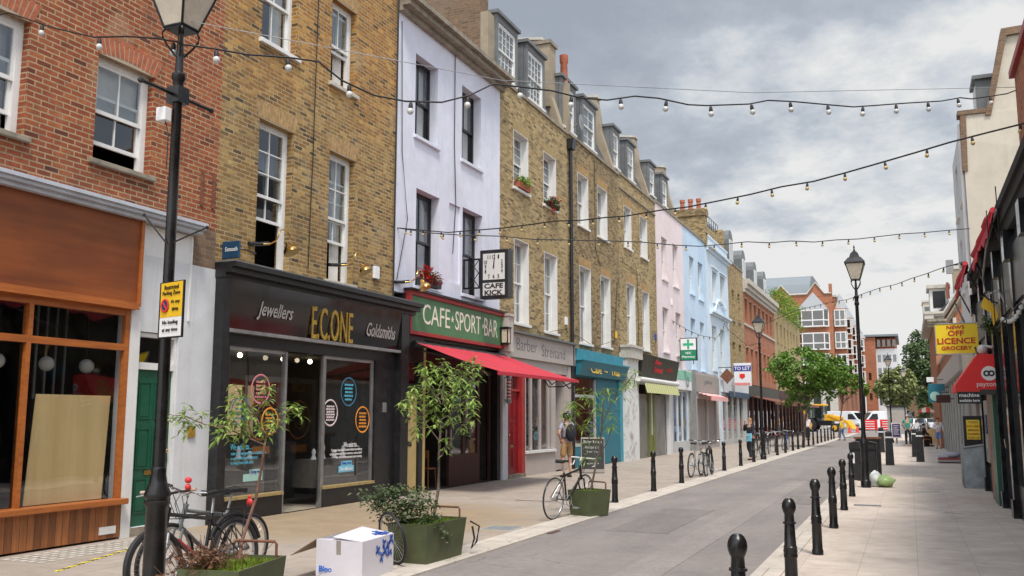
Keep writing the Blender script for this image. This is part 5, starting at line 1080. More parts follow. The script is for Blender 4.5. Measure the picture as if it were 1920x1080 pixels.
MB().box(XR - .1, XR + .02, 21.9, 22.9, .7, 2.0).build('machine_panel', 'grey_metal', t); MB().box(XR - .12, XR - .101, 22.1, 22.6, 1.3, 1.7).build('screen', 'sign_navy', t); MB().box(XR - .12, XR - .101, 22.1, 22.6, 1.0, 1.2).build('keypad', 'steel', t)
t = thing('shop_sign', 'yellow news off licence grocery sign board projecting over the pavement', 'sign', (1.5, 21.5, 3.3))
MB().box(.60, 1.40, 21.5, 21.58, 2.96, 3.58).build('sign_board', 'sign_yellow', t); m = MB(); m.box(.585, .60, 21.49, 21.59, 2.94, 3.6); m.box(.585, 1.41, 21.49, 21.59, 3.58, 3.6); m.box(.585, 1.41, 21.49, 21.59, 2.94, 2.96); m.tube([(1.4, 21.54, 3.5), (1.62, 21.54, 3.5)], .02); m.tube([(1.4, 21.54, 3.05), (1.62, 21.54, 3.05)], .02); m.build('sign_frame', 'steel', t)
for s_, z, wd, h in (('NEWS', 3.51, .34, .075), ('OFF', 3.385, .30, .115), ('LICENCE', 3.225, .72, .125), ('GROCERY', 3.075, .58, .08)): text(s_, (.985, 21.496, z), (wd, h), 'sign_red', t, '-y', bold=.025)
t = thing('poster_stand', 'black pavement stand holding a yellow lettered poster', 'poster stand', (1.5, 27, 0))
MB().box(1.27, 1.72, 26.95, 27.0, .9, 1.68).build('board', 'black_paint', t, bevel=.01); p = MB().box(1.34, 1.65, 26.935, 26.949, 1.08, 1.58).build('poster', 'poster_yellow', t)
for i, s_ in enumerate(('TODAY', 'FRESH MILK', 'BREAD', 'PAPERS', 'TOP UP')): text(s_, (1.495, 26.93, 1.52 - i * .1), (.12 + .03 * len(s_) * .8, .045), 'sign_red', p, '-y', bold=.01)
m = MB(); m.box(1.3, 1.7, 26.8, 27.2, 0, .08); m.tube([(1.35, 26.97, .05), (1.35, 26.97, .9)], .02); m.tube([(1.65, 26.97, .05), (1.65, 26.97, .9)], .02); m.build('stand_base', 'black_paint', t)
t = thing('metal_board', 'weathered grey metal panel leaning on the right wall below the poster', 'board', (1.4, 24.7, 0))
MB().slab([(1.14, 24.6, 0.0), (1.60, 24.6, 0), (1.63, 24.75, 1.0), (1.16, 24.75, .96)], (0, .05, 0)).build('panel', 'galv', t); m = MB(); m.slab([(1.08, 24.7, .06), (1.14, 24.7, .0), (1.16, 24.85, 1.0), (1.09, 24.85, 1.0)], (0, .5, 0)); m.tube([(1.13, 24.72, .93), (1.66, 24.74, 1.02)], .025); m.build('frame', 'grey_metal', t)
t = thing('folded_bedding', 'flattened mattress and bundled bedding dumped on the right pavement', 'bedding', (1.25, 38, 0))
MB().box(.88, 1.62, 37.6, 38.8, .03, .16).build('mattress', 'mattress', t, bevel=.04)
m = MB(); m.ball((1.35, 38, .28), .3, 12, (1, 1.2, .42)); m.ball((1.12, 37.9, .22), .22, 12, (1.1, 1.2, .4)); m.build('blanket', 'cloth_grey', t, smooth=True); MB().box(.88, 1.62, 37.58, 37.62, .14, .19).build('piping', 'red_trim', t)
# cream house with its side wall to the camera
r1 = thing('rendered_house', 'tall cream rendered side wall with brown coping at the right', 'house', (XR + .05, 27, 0))
WC = Wall(XR + .05, 26.0, 31.4, 3.9, 9.38, sgn=-1)
for a in (27.0, 29.2):
    for z in (5.2, 7.4): sash(r1, WC, a, a + 1.0, z, z + 1.5, recess=.12, sill='white_paint', gl='glass_far')
WC.mesh().build('wall', 'white_render', r1)
MB().box(XR + .385, XR + 8, 26.0, 26.3, 3.9, 9.379).build('gable_wall', 'cream', r1); MB().box(XR + .051, XR + .384, 25.998, 26.0, 3.9, 9.38).build('gable_edge', 'cream', r1)
MB().slab([(2.36, 26.05, 9.38), (2.80, 26.05, 11.45), (8, 26.05, 11.6), (8, 26.05, 9.38)], (0, .25, 0)).build('gable_wall', 'cream', r1)
m = MB(); m.slab([(2.20, 25.95, 9.3), (2.34, 25.95, 9.3), (2.82, 25.95, 11.36), (8, 25.95, 11.55), (8, 25.95, 11.72), (2.70, 25.95, 11.55)], (0, .4, 0)); m.box(1.56, 2.22, 25.95, 26.4, 9.381, 9.5); m.slab([(1.60, 25.96, 7.9), (1.72, 25.96, 7.9), (1.76, 25.96, 9.38), (1.62, 25.96, 9.38)], (0, .3, 0)); m.build('wall_coping', 'brick_brown', r1)
MB().slab([(2.30, 26.5, 9.4), (2.75, 26.5, 11.3), (7, 26.5, 11.5), (7, 26.5, 9.4)], (0, 4.8, 0)).build('roof', 'slate', r1)
d = MB().box(2.14, 3.0, 27.4, 28.4, 9.4, 10.75).build('dormer', 'lead', r1); MB().box(2.12, 2.14, 27.5, 28.3, 9.6, 10.6).build('dormer_window', 'white_paint', d); MB().box(2.06, 3.0, 27.3, 28.5, 10.75, 10.85).build('dormer_roof', 'lead', d)
m = Wall(XR + .02, 24.2, 31.4, 0, 3.9, sgn=-1); m.hole(25, 27.5, .4, 2.8); m.hole(28.2, 30.8, .4, 2.8); s2 = m.mesh().build('shopfront', 'taupe', r1)
rp = MB().box(XR - .05, XR + .01, 25.4, 29.4, 2.05, 2.94).build('sign_panel', 'red_bright', s2); text('Coca-Cola', (XR - .052, 27.6, 2.5), (2.9, .62), 'white_sign', rp, '-x', shear=.4); MB().box(XR - .05, XR + .01, 26, 31.3, 2.95, 3.6).build('fascia', 'cream', s2); MB().box(XR + .1, XR + .15, 24.5, 31, .3, 2.9).build('shutter', 'grey_metal', s2); MB().box(XR + .3, XR + 6, 24.2, 26.0, 3.8, 4.0).build('roof', 'slate', r1)
MB().box(XR - .03, XR + .02, 24.3, 25.8, 3.0, 4.6).build('fascia', 'cream', s2)
MB().tube([(XR + .0, 26.2, 4.2), (XR + .0, 26.2, 9.2)], .05, 8).build('drainpipe', 'white_paint', r1)
t = thing('wall_box', 'white square lantern bracket on the cream house front', 'wall lamp', (1.5, 30.5, 6.1)); MB().box(1.25, 1.45, 30.4, 30.6, 5.9, 6.3).build('lantern', 'white_paint', t); MB().tube([(1.6, 30.5, 6.15), (1.4, 30.5, 6.15)], .02, 6).build('bracket', 'black_paint', t)
# low shop row, then the Victorian corner house whose front faces the camera
r2b = thing('shop_row', 'row of low grey shuttered shops running away under the yellow sign', 'shops', (XR, 43, 0))
MB().box(XR + .1, XR + 7, 31.4, 55.9, 3.9, 4.5).build('roof', 'brick_orange', r2b); MB().box(XR, XR + 7.1, 31.4, 55.95, 4.5, 4.6).build('coping', 'pale_stone', r2b)
r2 = thing('corner_house', 'ornate red brick Victorian house with stepped stone cornices and white dormer at right', 'house', (1.5, 56, 0))
MB().slab([(1.52, 56, 0), (9, 56, 0), (9, 56, 10.2), (4.6, 56, 10.2), (3.0, 56, 9.0), (2.55, 56, 8.2), (2.0, 56, 7.3), (1.52, 56, 7.3)], (0, .4, 0)).build('front_wall', 'brick_orange', r2)
MB().box(1.52, 9, 56.4, 70, 0, 7.3).build('wall', 'brick_orange', r2)
for nm, dx, dy, dz, w_, mm in (('cornice', 0, 0, 0, .16, 'pale_stone'), ('cornice', .12, -.02, -.42, .10, 'stone')):
    m = MB(); P_ = [(1.05 + dx, 7.22 + dz), (2.0 + dx, 7.22 + dz), (2.6 + dx, 8.18 + dz), (3.05 + dx, 9.0 + dz), (4.7 + dx, 10.2 + dz), (6, 10.2 + dz)]
    for k, ex in enumerate((.55, .40, .25)):
        for (x0, z0), (x1, z1) in zip(P_, P_[1:]): m.slab([(x0, 56 - ex + dy, z0 - k * .13), (x1, 56 - ex + dy, z1 - k * .13), (x1, 56 - ex + dy, z1 - k * .13 + .125), (x0, 56 - ex + dy, z0 - k * .13 + .125)], (0, ex, 0))
    m.build(nm, mm, r2)
MB().box(1.05, 1.52, 55.5, 70, 6.95, 7.34).build('cornice', 'pale_stone', r2)
for x in (2.45, 2.95): MB().box(x, x + .18, 55.75, 56.0, 5.4, 7.0).build('column', 'pale_stone', r2)
MB().box(1.95, 2.35, 55.97, 56.0, 5.0, 6.5).build('window', 'glass_far', r2); MB().box(3.3, 4.2, 55.97, 56.0, 5.0, 7.2).build('window', 'glass_far', r2); MB().box(3.2, 3.3, 55.95, 56.0, 4.9, 7.3).build('window_frame', 'pale_stone', r2)
MB().slab([(1.6, 57, 7.3), (3.6, 57, 9.2), (6, 57, 9.2), (8, 57, 7.3)], (0, 12, 0)).build('roof', 'slate', r2)
d = MB().box(1.42, 2.38, 57.5, 59.5, 7.3, 8.85).build('dormer', 'white_paint', r2); MB().box(1.58, 2.22, 57.48, 57.5, 7.75, 8.7).build('pane', 'black_gloss', d); MB().box(1.30, 2.5, 57.3, 59.7, 8.85, 9.05).build('dormer_roof', 'pale_stone', d)
st = MB().box(2.62, 3.05, 56.5, 57.0, 8.0, 9.75).build('chimney', 'tan_render', r2); MB().box(2.54, 3.13, 56.45, 57.05, 9.75, 9.92).build('stack_cap', 'pale_stone', st); MB().lathe([(.09, 0), (.07, .9)], (2.35, 57, 8.2), 10).build('chimney_pot', 'terracotta', r2)
m = Wall(XR + .04, 31.4, 55.95, 0, 3.9, sgn=-1)
for i in range(8): m.hole(32 + i * 2.8, 34.2 + i * 2.8, .2, 3.0)
s3 = m.mesh().build('shopfront', 'taupe', r2b); m = MB()
for i in range(21): m.box(XR + .02 + .03 * (i % 2), XR + .2, 31.5 + i * 1.14, 32.5 + i * 1.14, .0, 3.0)
m.build('folding_shutter', 'grey_metal', s3); MB().box(XR - .12, XR + .02, 31.5, 55.9, 3.05, 3.75).build('fascia', 'greige', s3)
for k, (x0, x1, z0, z1, y, mm, lb) in enumerate(((.84, 1.5, 2.80, 3.09, 45, 'teal', 'teal rectangular sign projecting above the round one at far right'), (.80, 1.10, 3.20, 3.42, 46, 'white_sign', 'small white box sign highest of the far right signs'), (1.0, 1.5, 2.2, 2.5, 40, 'maroon', 'small maroon sign above the grey shutters'))):
    t = thing('hanging_sign', lb, 'sign', (1.5, y, z0)); MB().box(x0, x1, y, y + .1, z0, z1).build('sign_board', mm, t, bevel=.01); MB().tube([(x1, y + .05, (z0 + z1) / 2), (1.65, y + .05, (z0 + z1) / 2)], .02, 6).build('bracket', 'black_paint', t)
t = thing('hanging_sign', 'pale round sign on a dark square board over the far right shops', 'sign', (1.5, 44, 2.5)); MB().box(.80, 1.32, 44, 44.06, 2.28, 2.78).build('sign_board', 'teal', t); MB().lathe([(.2, -.02), (.2, 0)], (1.06, 44, 2.53), 24, 'y').build('sign_disc', 'mint_label', t); MB().tube([(1.3, 44.03, 2.7), (1.62, 44.03, 2.7)], .02, 6).build('bracket', 'black_paint', t)
# the near side of the right terrace, seen only in reflections
r3 = thing('brick_terrace', 'red brick terrace mirrored in the shop windows opposite', 'terrace', (XR + .6, -2, 0))
WT = Wall(XR + .5, -16, 8.55, 0, 7.0, sgn=-1)
for i in range(8):
    for z in (4.6,): WT.hole(-15 + i * 3, -13.8 + i * 3, z, z + 1.7)
    WT.hole(-15.4 + i * 3, -13.2 + i * 3, .5, 2.8)
WT.mesh().build('wall', 'brick_orange', r3); MB().box(XR + .9, XR + .95, -16, 8.5, 0, 6.9).build('window_backing', 'glass_far', r3); MB().box(XR + 1, XR + 6, -16, 8.5, 0, 6.8).build('building_body', 'dark_int', r3)
MB().box(XR + .35, XR + .499, -16, 8.5, 3.1, 3.9).build('fascia', 'red_trim', r3)
# ================= street furniture =================
def lamp(loc, label, ladder=False, rz=0):
    t = thing('street_lamp', label, 'street lamp', loc, rz, 'black victorian street lamps')
    MB().lathe([(.115, 0), (.115, .15), (.10, .17), (.088, .20), (.084, .93), (.100, .955), (.100, .98), (.088, .99), (.104, 1.02), (.104, 1.04), (.072, 1.12), (.056, 1.2), (.06, 1.23), (.052, 1.25)], n=16).build('pedestal', 'bollard_black', t, smooth=True, local=True)
    MB().lathe([(.05, 1.25), (.044, 3.4), (.040, 4.33), (.056, 4.35), (.056, 4.41), (.045, 4.42), (.045, 4.50), (.06, 4.52), (.06, 4.56), (.036, 4.58), (.032, 4.74), (.02, 4.98)], n=14).build('post', 'bollard_black', t, smooth=True, local=True)
    m = MB()
    for k in range(4):
        a = k * PI / 2 + PI / 4; c, s_ = math.cos(a), math.sin(a)
        m.tube([(.03 * c, .03 * s_, 4.72), (.10 * c, .10 * s_, 4.80), (.145 * c, .145 * s_, 4.87), (.15 * c, .15 * s_, 4.92), (.12 * c, .12 * s_, 4.97)], .010, 6)
    m.build('scroll_bracket', 'bollard_black', t, local=True, smooth=True)
    if ladder:
        m = MB(); m.tube([(0, -.42, 4.37), (0, .42, 4.37)], .016, 8); m.ball((0, -.42, 4.37), .026, 8); m.ball((0, .42, 4.37), .026, 8); m.box(-.065, .065, -.065, .065, 4.30, 4.44); m.build('ladder_bar', 'bollard_black', t, local=True)
    q = lambda r_, z: [(r_ * a, r_ * b, z) for a, b in ((-1, -1), (1, -1), (1, 1), (-1, 1))]
    b0, b1_ = q(.10, 4.97), q(.215, 5.36); m = MB()
    for i in range(4):
        j = (i + 1) % 4; m.tube([b0[i], b1_[i]], .011, 6); m.tube([b0[i], b0[j]], .012, 6); m.tube([b1_[i], b1_[j]], .016, 6); m.ball(tuple(Vector(b1_[i]) * 1.0 + Vector((0, 0, .03))), .02, 6)
    m.box(-.1, .1, -.1, .1, 4.95, 4.975)
    f = m.build('lantern_frame', 'bollard_black', t, local=True)
    for i in range(4):
        j = (i + 1) % 4; s0 = [Vector(v) * .985 for v in (b0[i], b0[j], b1_[j], b1_[i])]
        for v, w_ in zip(s0, (b0[i], b0[j], b1_[j], b1_[i])): v.z = w_[2]
        MB().quad(*[tuple(v) for v in s0]).build('lantern_pane', 'lantern_glass', f, local=True)
    sq = lambda pr: MB().lathe([(r_ * math.sqrt(2), h) for r_, h in pr], n=4, a0=PI / 4)
    sq([(.235, 5.36), (.235, 5.385), (.15, 5.50), (.12, 5.51), (.085, 5.62), (.06, 5.63), (.055, 5.66), (.02, 5.67)]).build('lantern_roof', 'bollard_black', t, local=True)
    MB().lathe([(.012, 5.66), (.03, 5.70), (.012, 5.73), (.022, 5.76), (.004, 5.83)], n=10).build('finial', 'bollard_black', t, local=True, smooth=True)
    return t
lp = lamp((-5.62, 5.97, 0), 'tall black street lamp with yellow parking sign at the left, in front of the bicycles', True)
lamp((-1.03, 24.0, 0), 'black street lamp rising beside the litter bins on the right pavement')
lamp((-5.33, 37.9, 0), 'black street lamp on the left pavement beside the woman carrying a blue bag')
lamp((-1.1, 66, 0), 'distant black street lamp left of the man in the green top')
lamp((-.30, 84, 0), 'farthest black street lamp in front of the dark trees', rz=.3)
t = thing('parking_sign', 'yellow and white restricted parking sign strapped to the near lamp post', 'sign', (-5.4, 5.78, 2.3))
m = MB(); m.slab([(-5.53, 5.80, 2.44), (-5.235, 5.72, 2.44), (-5.235, 5.72, 2.72), (-5.53, 5.80, 2.72)], (0.003, .012, 0)); m.build('yellow_plate', 'sign_amber', t)
MB().slab([(-5.53, 5.80, 2.285), (-5.235, 5.72, 2.285), (-5.235, 5.72, 2.438), (-5.53, 5.80, 2.438)], (0.003, .012, 0)).build('white_plate', 'white_sign', t)
m = MB()
for a, b_ in (((-5.54, 5.805), (-5.225, 5.72)),):
    for z in (2.277, 2.439, 2.722): m.slab([(a[0], a[1] - .002, z - .005), (b_[0], b_[1] - .002, z - .005), (b_[0], b_[1] - .002, z + .005), (a[0], a[1] - .002, z + .005)], (0.004, .014, 0))
    for p in (a, b_): m.box(p[0] - .005, p[0] + .005, p[1] - .004, p[1] + .014, 2.272, 2.727)
m.build('sign_border', 'black_letter', t)
def plate_text(s_, u, z, size, m_='black_letter', **k):
    q = text_mb(s_, size, extrude=.003, **k); q.xf(Matrix.Translation((-5.53 + .295 * u, 5.797 - .08 * u, z)) @ Matrix.Rotation(math.atan2(-.08, .295), 4, 'Z')); q.build('lettering', m_, t)
plate_text('Restricted', .5, 2.682, (.20, .036)); plate_text('Parking Zone', .5, 2.63, (.245, .042)); plate_text('At any', .70, 2.56, (.125, .036)); plate_text('time', .70, 2.505, (.09, .032)); plate_text('No loading', .5, 2.395, (.215, .042)); plate_text('at any time', .5, 2.335, (.215, .038))
d = MB(); d.lathe([(.052, -.004), (.052, 0)], n=24, axis='y'); tr = Matrix.Translation((-5.53 + .295 * .24, 5.795 - .08 * .24, 2.535)) @ Matrix.Rotation(math.atan2(-.08, .295), 4, 'Z'); d.xf(tr); d.build('roundel', 'sign_navy', t)
d = MB(); d.torus((0, -.005, 0), .048, .008, 'y', 24, 6, sq=.3); d.slab([(-.038, -.006, .028), (-.028, -.006, .038), (.038, -.006, -.028), (.028, -.006, -.038)], (0, .003, 0)); d.xf(tr); d.build('roundel_bar', 'flower_red', t)
t = thing('junction_box', 'small white junction box strapped to the near lamp post', 'box', (-5.64, 5.9, 4.18)); MB().box(-5.72, -5.62, 5.83, 5.91, 4.12, 4.24).build('box_body', 'white_sign', t, bevel=.008); MB().tube([(-5.66, 5.88, 4.13), (-5.6, 5.86, 4.0), (-5.61, 5.87, 3.7)], .005, 5).build('cable', 'cable', t)
t = thing('basket_bracket', 'pair of thin black hanging basket arms on the near lamp post', 'bracket', (-5.56, 5.9, 3.2))
m = MB()
for s_, e_ in ((-1, (-5.93, 5.98, 3.36)), (1, (-5.22, 5.95, 3.19))): m.tube([(-5.56 + s_ * .04, 5.9, 3.08), e_], .007, 6); m.ball(e_, .016, 6)
m.build('arm', 'black_paint', t)
# bollards
bol = thing('bollard', 'nearest black ball topped bollard, cut off by the bottom edge', 'bollard', (-1.07, 6.29, 0), 0, 'black bollards along the right kerb')
MB().lathe([(.068, 0), (.068, .05), (.060, .07), (.057, .36), (.064, .37), (.064, .385), (.060, .40), (.066, .42), (.060, .45), (.063, .46), (.055, .47), (.046, .665), (.060, .67), (.060, .685), (.046, .69), (.043, .755), (.046, .76)], n=18).build('shaft', 'bollard_black', bol, smooth=True, local=True)
MB().lathe([(.040, .755), (.052, .77), (.062, .80), (.065, .825), (.060, .855), (.045, .885), (.030, .897), (.028, .90)], n=18).build('ball_top', 'bollard_black', bol, smooth=True, local=True)
ordn = ['second', 'third', 'fourth', 'fifth', 'sixth', 'seventh', 'eighth', 'ninth', 'tenth', 'eleventh', 'twelfth', 'thirteenth', 'fourteenth', 'fifteenth', 'sixteenth', 'seventeenth', 'eighteenth', 'nineteenth']
for i, (x, y) in enumerate(((-1.08, 9.2), (-1.11, 12.17), (-1.13, 15.1), (-1.16, 18.05), (-1.19, 21.2))):
    copy_thing(bol, (x, y, 0), f'{ordn[i]} black ball topped bollard from the bottom edge, along the right kerb')
yl = [17.8, 20.8, 23.6, 29.5, 32.6, 35.5, 42.2, 45.1, 48.1, 50.5, 53.1, 55.9, 58.8, 61.6, 64.3, 67.2, 69.8, 72.8, 75.4]
lb = ['black bollard standing beside the small green planter on the left kerb', 'black bollard second beyond the small planter, in front of the peeling white pier', 'black bollard just before the parked silver bicycle', 'black bollard just beyond the parked silver bicycle and stand', 'black bollard right of the one beyond the silver bicycle', 'black bollard in front of the woman carrying a blue bag']
for i, y in enumerate(yl):
    c = copy_thing(bol, (-5.34, y, 0), lb[i] if i < 6 else f'{(["first"] + ordn)[i - 6]} black bollard beyond the far left street lamp, going away'); c['group'] = 'black bollards along the left kerb'
# square posts
sqp = thing('square_post', 'broad black square post with white band, nearest on the right pavement', 'bollard', (-.70, 35.4, 0), 0, 'broad black square posts')
MB().lathe([(.20, 0), (.155, 1.12), (.135, 1.15), (.03, 1.17)], n=4, a0=PI / 4).build('post', 'black_paint', sqp, local=True); MB().lathe([(.166, .93), (.163, .98)], n=4, a0=PI / 4).build('reflective_band', 'white_sign', sqp, local=True)
copy_thing(sqp, (.30, 38.4, 0), 'broad black square post with white band, in front of the man in green'); copy_thing(sqp, (.16, 43.0, 0), 'broad black square post just left of and behind the rightmost one'); copy_thing(sqp, (-1.28, 48, 0), 'broad black square post farthest left, near the purple pavement board')
# litter bins
t = thing('litter_bin', 'black double litter bin with hooded openings beside the right street lamp', 'bin', (-1.2, 26.6, 0))
for x in (-1.50, -1.16):
    MB().box(x, x + .32, 26.4, 26.85, 0, .80).build('bin_body', 'black_paint', t, bevel=.02); MB().slab([(x - .01, 26.38, .80), (x + .33, 26.38, .80), (x + .33, 26.38, .98), (x + .16, 26.38, 1.02), (x - .01, 26.38, .98)], (0, .5, 0)).build('bin_hood', 'black_gloss', t)
    MB().box(x + .05, x + .27, 26.374, 26.38, .84, .93).build('bin_opening', 'matt_black', t); MB().box(x + .06, x + .12, 26.392, 26.4, .45, .72).build('notice', 'white_sign', t)  # opening is a black plate on the solid hood, its inner shade painted
t = thing('utility_cabinet', 'dark framed cabinet standing behind the litter bins', 'cabinet', (-.95, 28, 0)); MB().box(-1.42, -.78, 27.9, 28.3, 0, 1.05).build('cabinet_body', 'black_paint', t); MB().box(-1.46, -.74, 27.86, 28.34, 1.05, 1.10).build('cabinet_top', 'rust', t)
t = thing('rubbish_bag', 'white and green plastic rubbish bag slumped at the foot of the right street lamp', 'rubbish bag', (-.72, 24.3, 0))
def blob(c, r_, sq, seed, amp=.22):
    m = MB().ball((0, 0, 0), r_, 18, sq); rr = random.Random(seed); ph = [rr.uniform(0, 6) for _ in range(6)]
    m.v = [(c[0] + x * (1 + amp * math.sin(9 * x / r_ + ph[0]) * math.sin(7 * z / r_ + ph[1])), c[1] + y * (1 + amp * math.sin(8 * y / r_ + ph[2])), c[2] + max(-c[2] + .003, z * (1 + amp * math.sin(6 * x / r_ + ph[3]) * math.sin(8 * y / r_ + ph[4])))) for x, y, z in m.v]; return m
blob((-.62, 24.3, .13), .2, (1.1, 1, .75), 3).build('bag', 'bag_green', t, smooth=True); blob((-.82, 24.35, .17), .17, (.9, 1, 1.15), 5).build('bag', 'bag_white', t, smooth=True)
# cardboard box
t = thing('cardboard_box', 'open white cardboard box with blue floral print lying on the kerb', 'box', (-5.4, 8.6, 0))
A, B, C_, D = (-5.72, 8.36), (-5.13, 8.30), (-5.21, 9.06), (-5.78, 9.05); H = .40
def wallp(p, q, z0=0, z1=H, th=.006): return [(p[0], p[1], z0), (q[0], q[1], z0), (q[0], q[1], z1), (p[0], p[1], z1)]
m = MB(); m.slab(wallp(A, B), (0, .006, 0)); m.slab(wallp(B, C_), (-.006, 0, 0)); m.slab(wallp(C_, D), (0, -.006, 0)); m.slab(wallp(D, A), (.006, 0, 0)); m.slab([(*A, .004), (*B, .004), (*C_, .004), (*D, .004)], (0, 0, .006)); m.build('box_body', 'cardboard_white', t)
MB().slab([(*B, H), (*C_, H), (-5.60, 9.05, H + .055), (-5.50, 8.33, H + .03)], (0, 0, .006)).build('box_flap', 'cardboard_white', t)
MB().slab([(*A, H), (*D, H), (-5.98, 8.95, H - .13), (-5.93, 8.20, H - .16)], (0, 0, .006)).build('box_flap', 'cardboard', t)
MB().slab([(A[0], A[1], H), (B[0], B[1], H), (B[0] - .05, B[1] + .12, H + .012), (A[0] + .03, A[1] + .12, H - .03)], (0, 0, .005)).build('box_flap', 'cardboard_white', t)
m = MB(); m.slab([(-5.46, 8.331, .40), (-5.40, 8.325, .40), (-5.40, 8.325, .27), (-5.455, 8.331, .265)], (0, -.002, 0)); m.build('packing_tape', 'taupe', t)
MB().slab([(-5.715, 8.352, .004), (-5.135, 8.292, .004), (-5.135, 8.292, .03), (-5.4, 8.32, .022), (-5.715, 8.352, .035)], (0, -.002, 0)).build('damp_edge', 'greige', t)
rr = random.Random(8); pm = {0: MB(), 1: MB()}
def petal(c, ux, uy, a, l, w_, k, nrm):
    c = Vector(c); ux = Vector(ux); uy = Vector(uy); d1 = ux * math.cos(a) + uy * math.sin(a); d2 = -ux * math.sin(a) + uy * math.cos(a)
    pm[k].slab([tuple(c), tuple(c + d1 * l * .35 + d2 * w_), tuple(c + d1 * l * .8 + d2 * w_ * .8), tuple(c + d1 * l), tuple(c + d1 * l * .8 - d2 * w_ * .8), tuple(c + d1 * l * .35 - d2 * w_)], nrm)
e1 = (Vector((*C_, 0)) - Vector((*B, 0))).normalized()
for u, z in ((.50, .33), (.36, .27), (.62, .30), (.46, .20), (.66, .22), (.70, .35), (.56, .25)):
    c = Vector((*B, 0)) + e1 * u + Vector((.004, 0, z))
    for k in range(4): petal(c, e1, (0, 0, 1), rr.uniform(-.5, .5) + k * PI / 2 - PI / 4, rr.uniform(.05, .075), .017, k % 2, (.002, 0, 0))
for u, v in ((.5, .08), (.62, .14), (.58, .05), (.68, .07)):
    c = Vector((*B, H + .014 + v * .12)) + e1 * u + Vector((-v, 0, 0))
    for k in range(4): petal(c, e1, (-1, 0, .1), rr.uniform(0, 1) + k * PI / 2, .06, .017, k % 2, (0, 0, .002))
pm[0].build('floral_print', 'blue_print', t); pm[1].build('floral_print', 'navy_print', t)
q = text_mb('Bloom', (.22, .06), bold=.02); q.xf(Matrix.Translation((-5.56, 8.343, .11))); q.build('lettering', 'blue_print', t)
# planters
def planter(cx, cy, wx, wy, h, rz, label, taper=.86, tilt=0):
    t = thing('planter', label, 'planter', (cx, cy, 0), rz, 'green metal planters'); a, b_ = wx / 2, wy / 2; k = taper
    m = MB(); o = [(-a * k, -b_ * k, .0), (a * k, -b_ * k, .0), (a * k, b_ * k, .0), (-a * k, b_ * k, .0)]; u = [(-a, -b_, h), (a, -b_, h), (a, b_, h), (-a, b_, h)]; e = .02; iu = [(-a + e, -b_ + e, h), (a - e, -b_ + e, h), (a - e, b_ - e, h), (-a + e, b_ - e, h)]; il = [(x, y, h - .1) for x, y, z in iu]
    m.add(o + u + iu + il, [(3, 2, 1, 0), (0, 1, 5, 4), (1, 2, 6, 5), (2, 3, 7, 6), (3, 0, 4, 7), (4, 5, 9, 8), (5, 6, 10, 9), (6, 7, 11, 10), (7, 4, 8, 11), (8, 9, 13, 12), (9, 10, 14, 13), (10, 11, 15, 14), (11, 8, 12, 15)])
    m.build('planter_body', 'planter_green', t, local=True)
    MB().box(-a + .02, a - .02, -b_ + .02, b_ - .02, h - .11, h - .035).build('soil', 'moss', t, local=True)
    y = b_ - .06 if True else 0
    m = MB(); m.tube([(-a * .75, y, h - .05), (-a * .75, y, h + .10), (-a * .68, y, h + .12), (a * .68, y, h + .12), (a * .75, y, h + .10), (a * .75, y, h - .05)], .012, 8); m.build('handle', 'rust', t, local=True, smooth=True)
    return t
planter(-5.035, 6.225, .51, .84, .50, R(12), 'green metal planter with moss and a thin tree, lowest in the picture beside the bicycles')
planter(-5.28, 9.98, .52, .96, .45, R(-2), 'green metal planter overflowing with ivy, beyond the white cardboard box')
planter(-5.08, 15.42, .50, .55, .43, R(-22), 'small square green planter behind the leaning road bicycle')
rg = random.Random(21)
def moss_patch(c, sx, sy, label):
    m = MB()
    for _ in range(900):
        x, y = c[0] + rg.uniform(-sx, sx), c[1] + rg.uniform(-sy, sy); h = rg.uniform(.02, .05); a = rg.uniform(0, PI); dx, dy = math.cos(a) * .009, math.sin(a) * .009
        m.add([(x - dx, y - dy, c[2]), (x + dx, y + dy, c[2]), (x + rg.uniform(-.015, .015), y + rg.uniform(-.015, .015), c[2] + h)], [(0, 1, 2)])
    tag(m.build('moss', 'leaf_moss'), label, 'moss', kind='stuff')
moss_patch((-5.04, 6.24, .46), .17, .34, 'bright moss and weeds covering the soil of the nearest planter'); moss_patch((-5.28, 9.98, .41), .20, .41, 'moss in the ivy planter'); moss_patch((-5.08, 15.42, .39), .2, .22, 'moss on the small square planter soil')
# young trees
def young_tree(label, trunk, limbs, clusters, lm, n, ln, wd, droop, seed, r0=.018, bark='bark'):
    t = thing('young_tree', label, 'tree', trunk[0]); rr = random.Random(seed)
    MB().tube(trunk, [r0 * (1 - .45 * i / (len(trunk) - 1)) for i in range(len(trunk))], 8).build('trunk', bark, t, smooth=True)
    m = MB(); ends = []
    for l in limbs: m.tube(l, [.008 * (1 - .5 * i / (len(l) - 1)) for i in range(len(l))], 6); ends += [Vector(p) for p in l[1:]]
    nodes = ends + [Vector(p) for p in trunk[2:]]
    for c in clusters:
        p = min(nodes, key=lambda q: (q - Vector(c)).length + (2 if q.z > c[2] + .1 else 0)); m.tube(jig(p, c, 3, .06, rr), .0035, 5)
        if (Vector(c) - p).length < .6: nodes.append(Vector(c))
    m.build('branches', bark, t)
    f = MB()
    for c in clusters: tuft(f, c, (0, 0, .15), n, ln, wd, droop, rr); tuft(f, (c[0] + rr.uniform(-.05, .05), c[1] + rr.uniform(-.05, .05), c[2] - rr.uniform(.04, .09)), (0, 0, -.3), n // 2, ln, wd, droop, rr)
    f.build('foliage', lm, t); return t
_o = Vector((.15, -.62, 0)); T = lambda L_: [tuple(Vector(p) + Vector((p[0] / 6.75 * 0, 0, 0))) for p in L_]
def near(L_, k): return [(x * k, y * k, 1.65 + (z - 1.65) * k) for x, y, z in L_]
K = 1.0
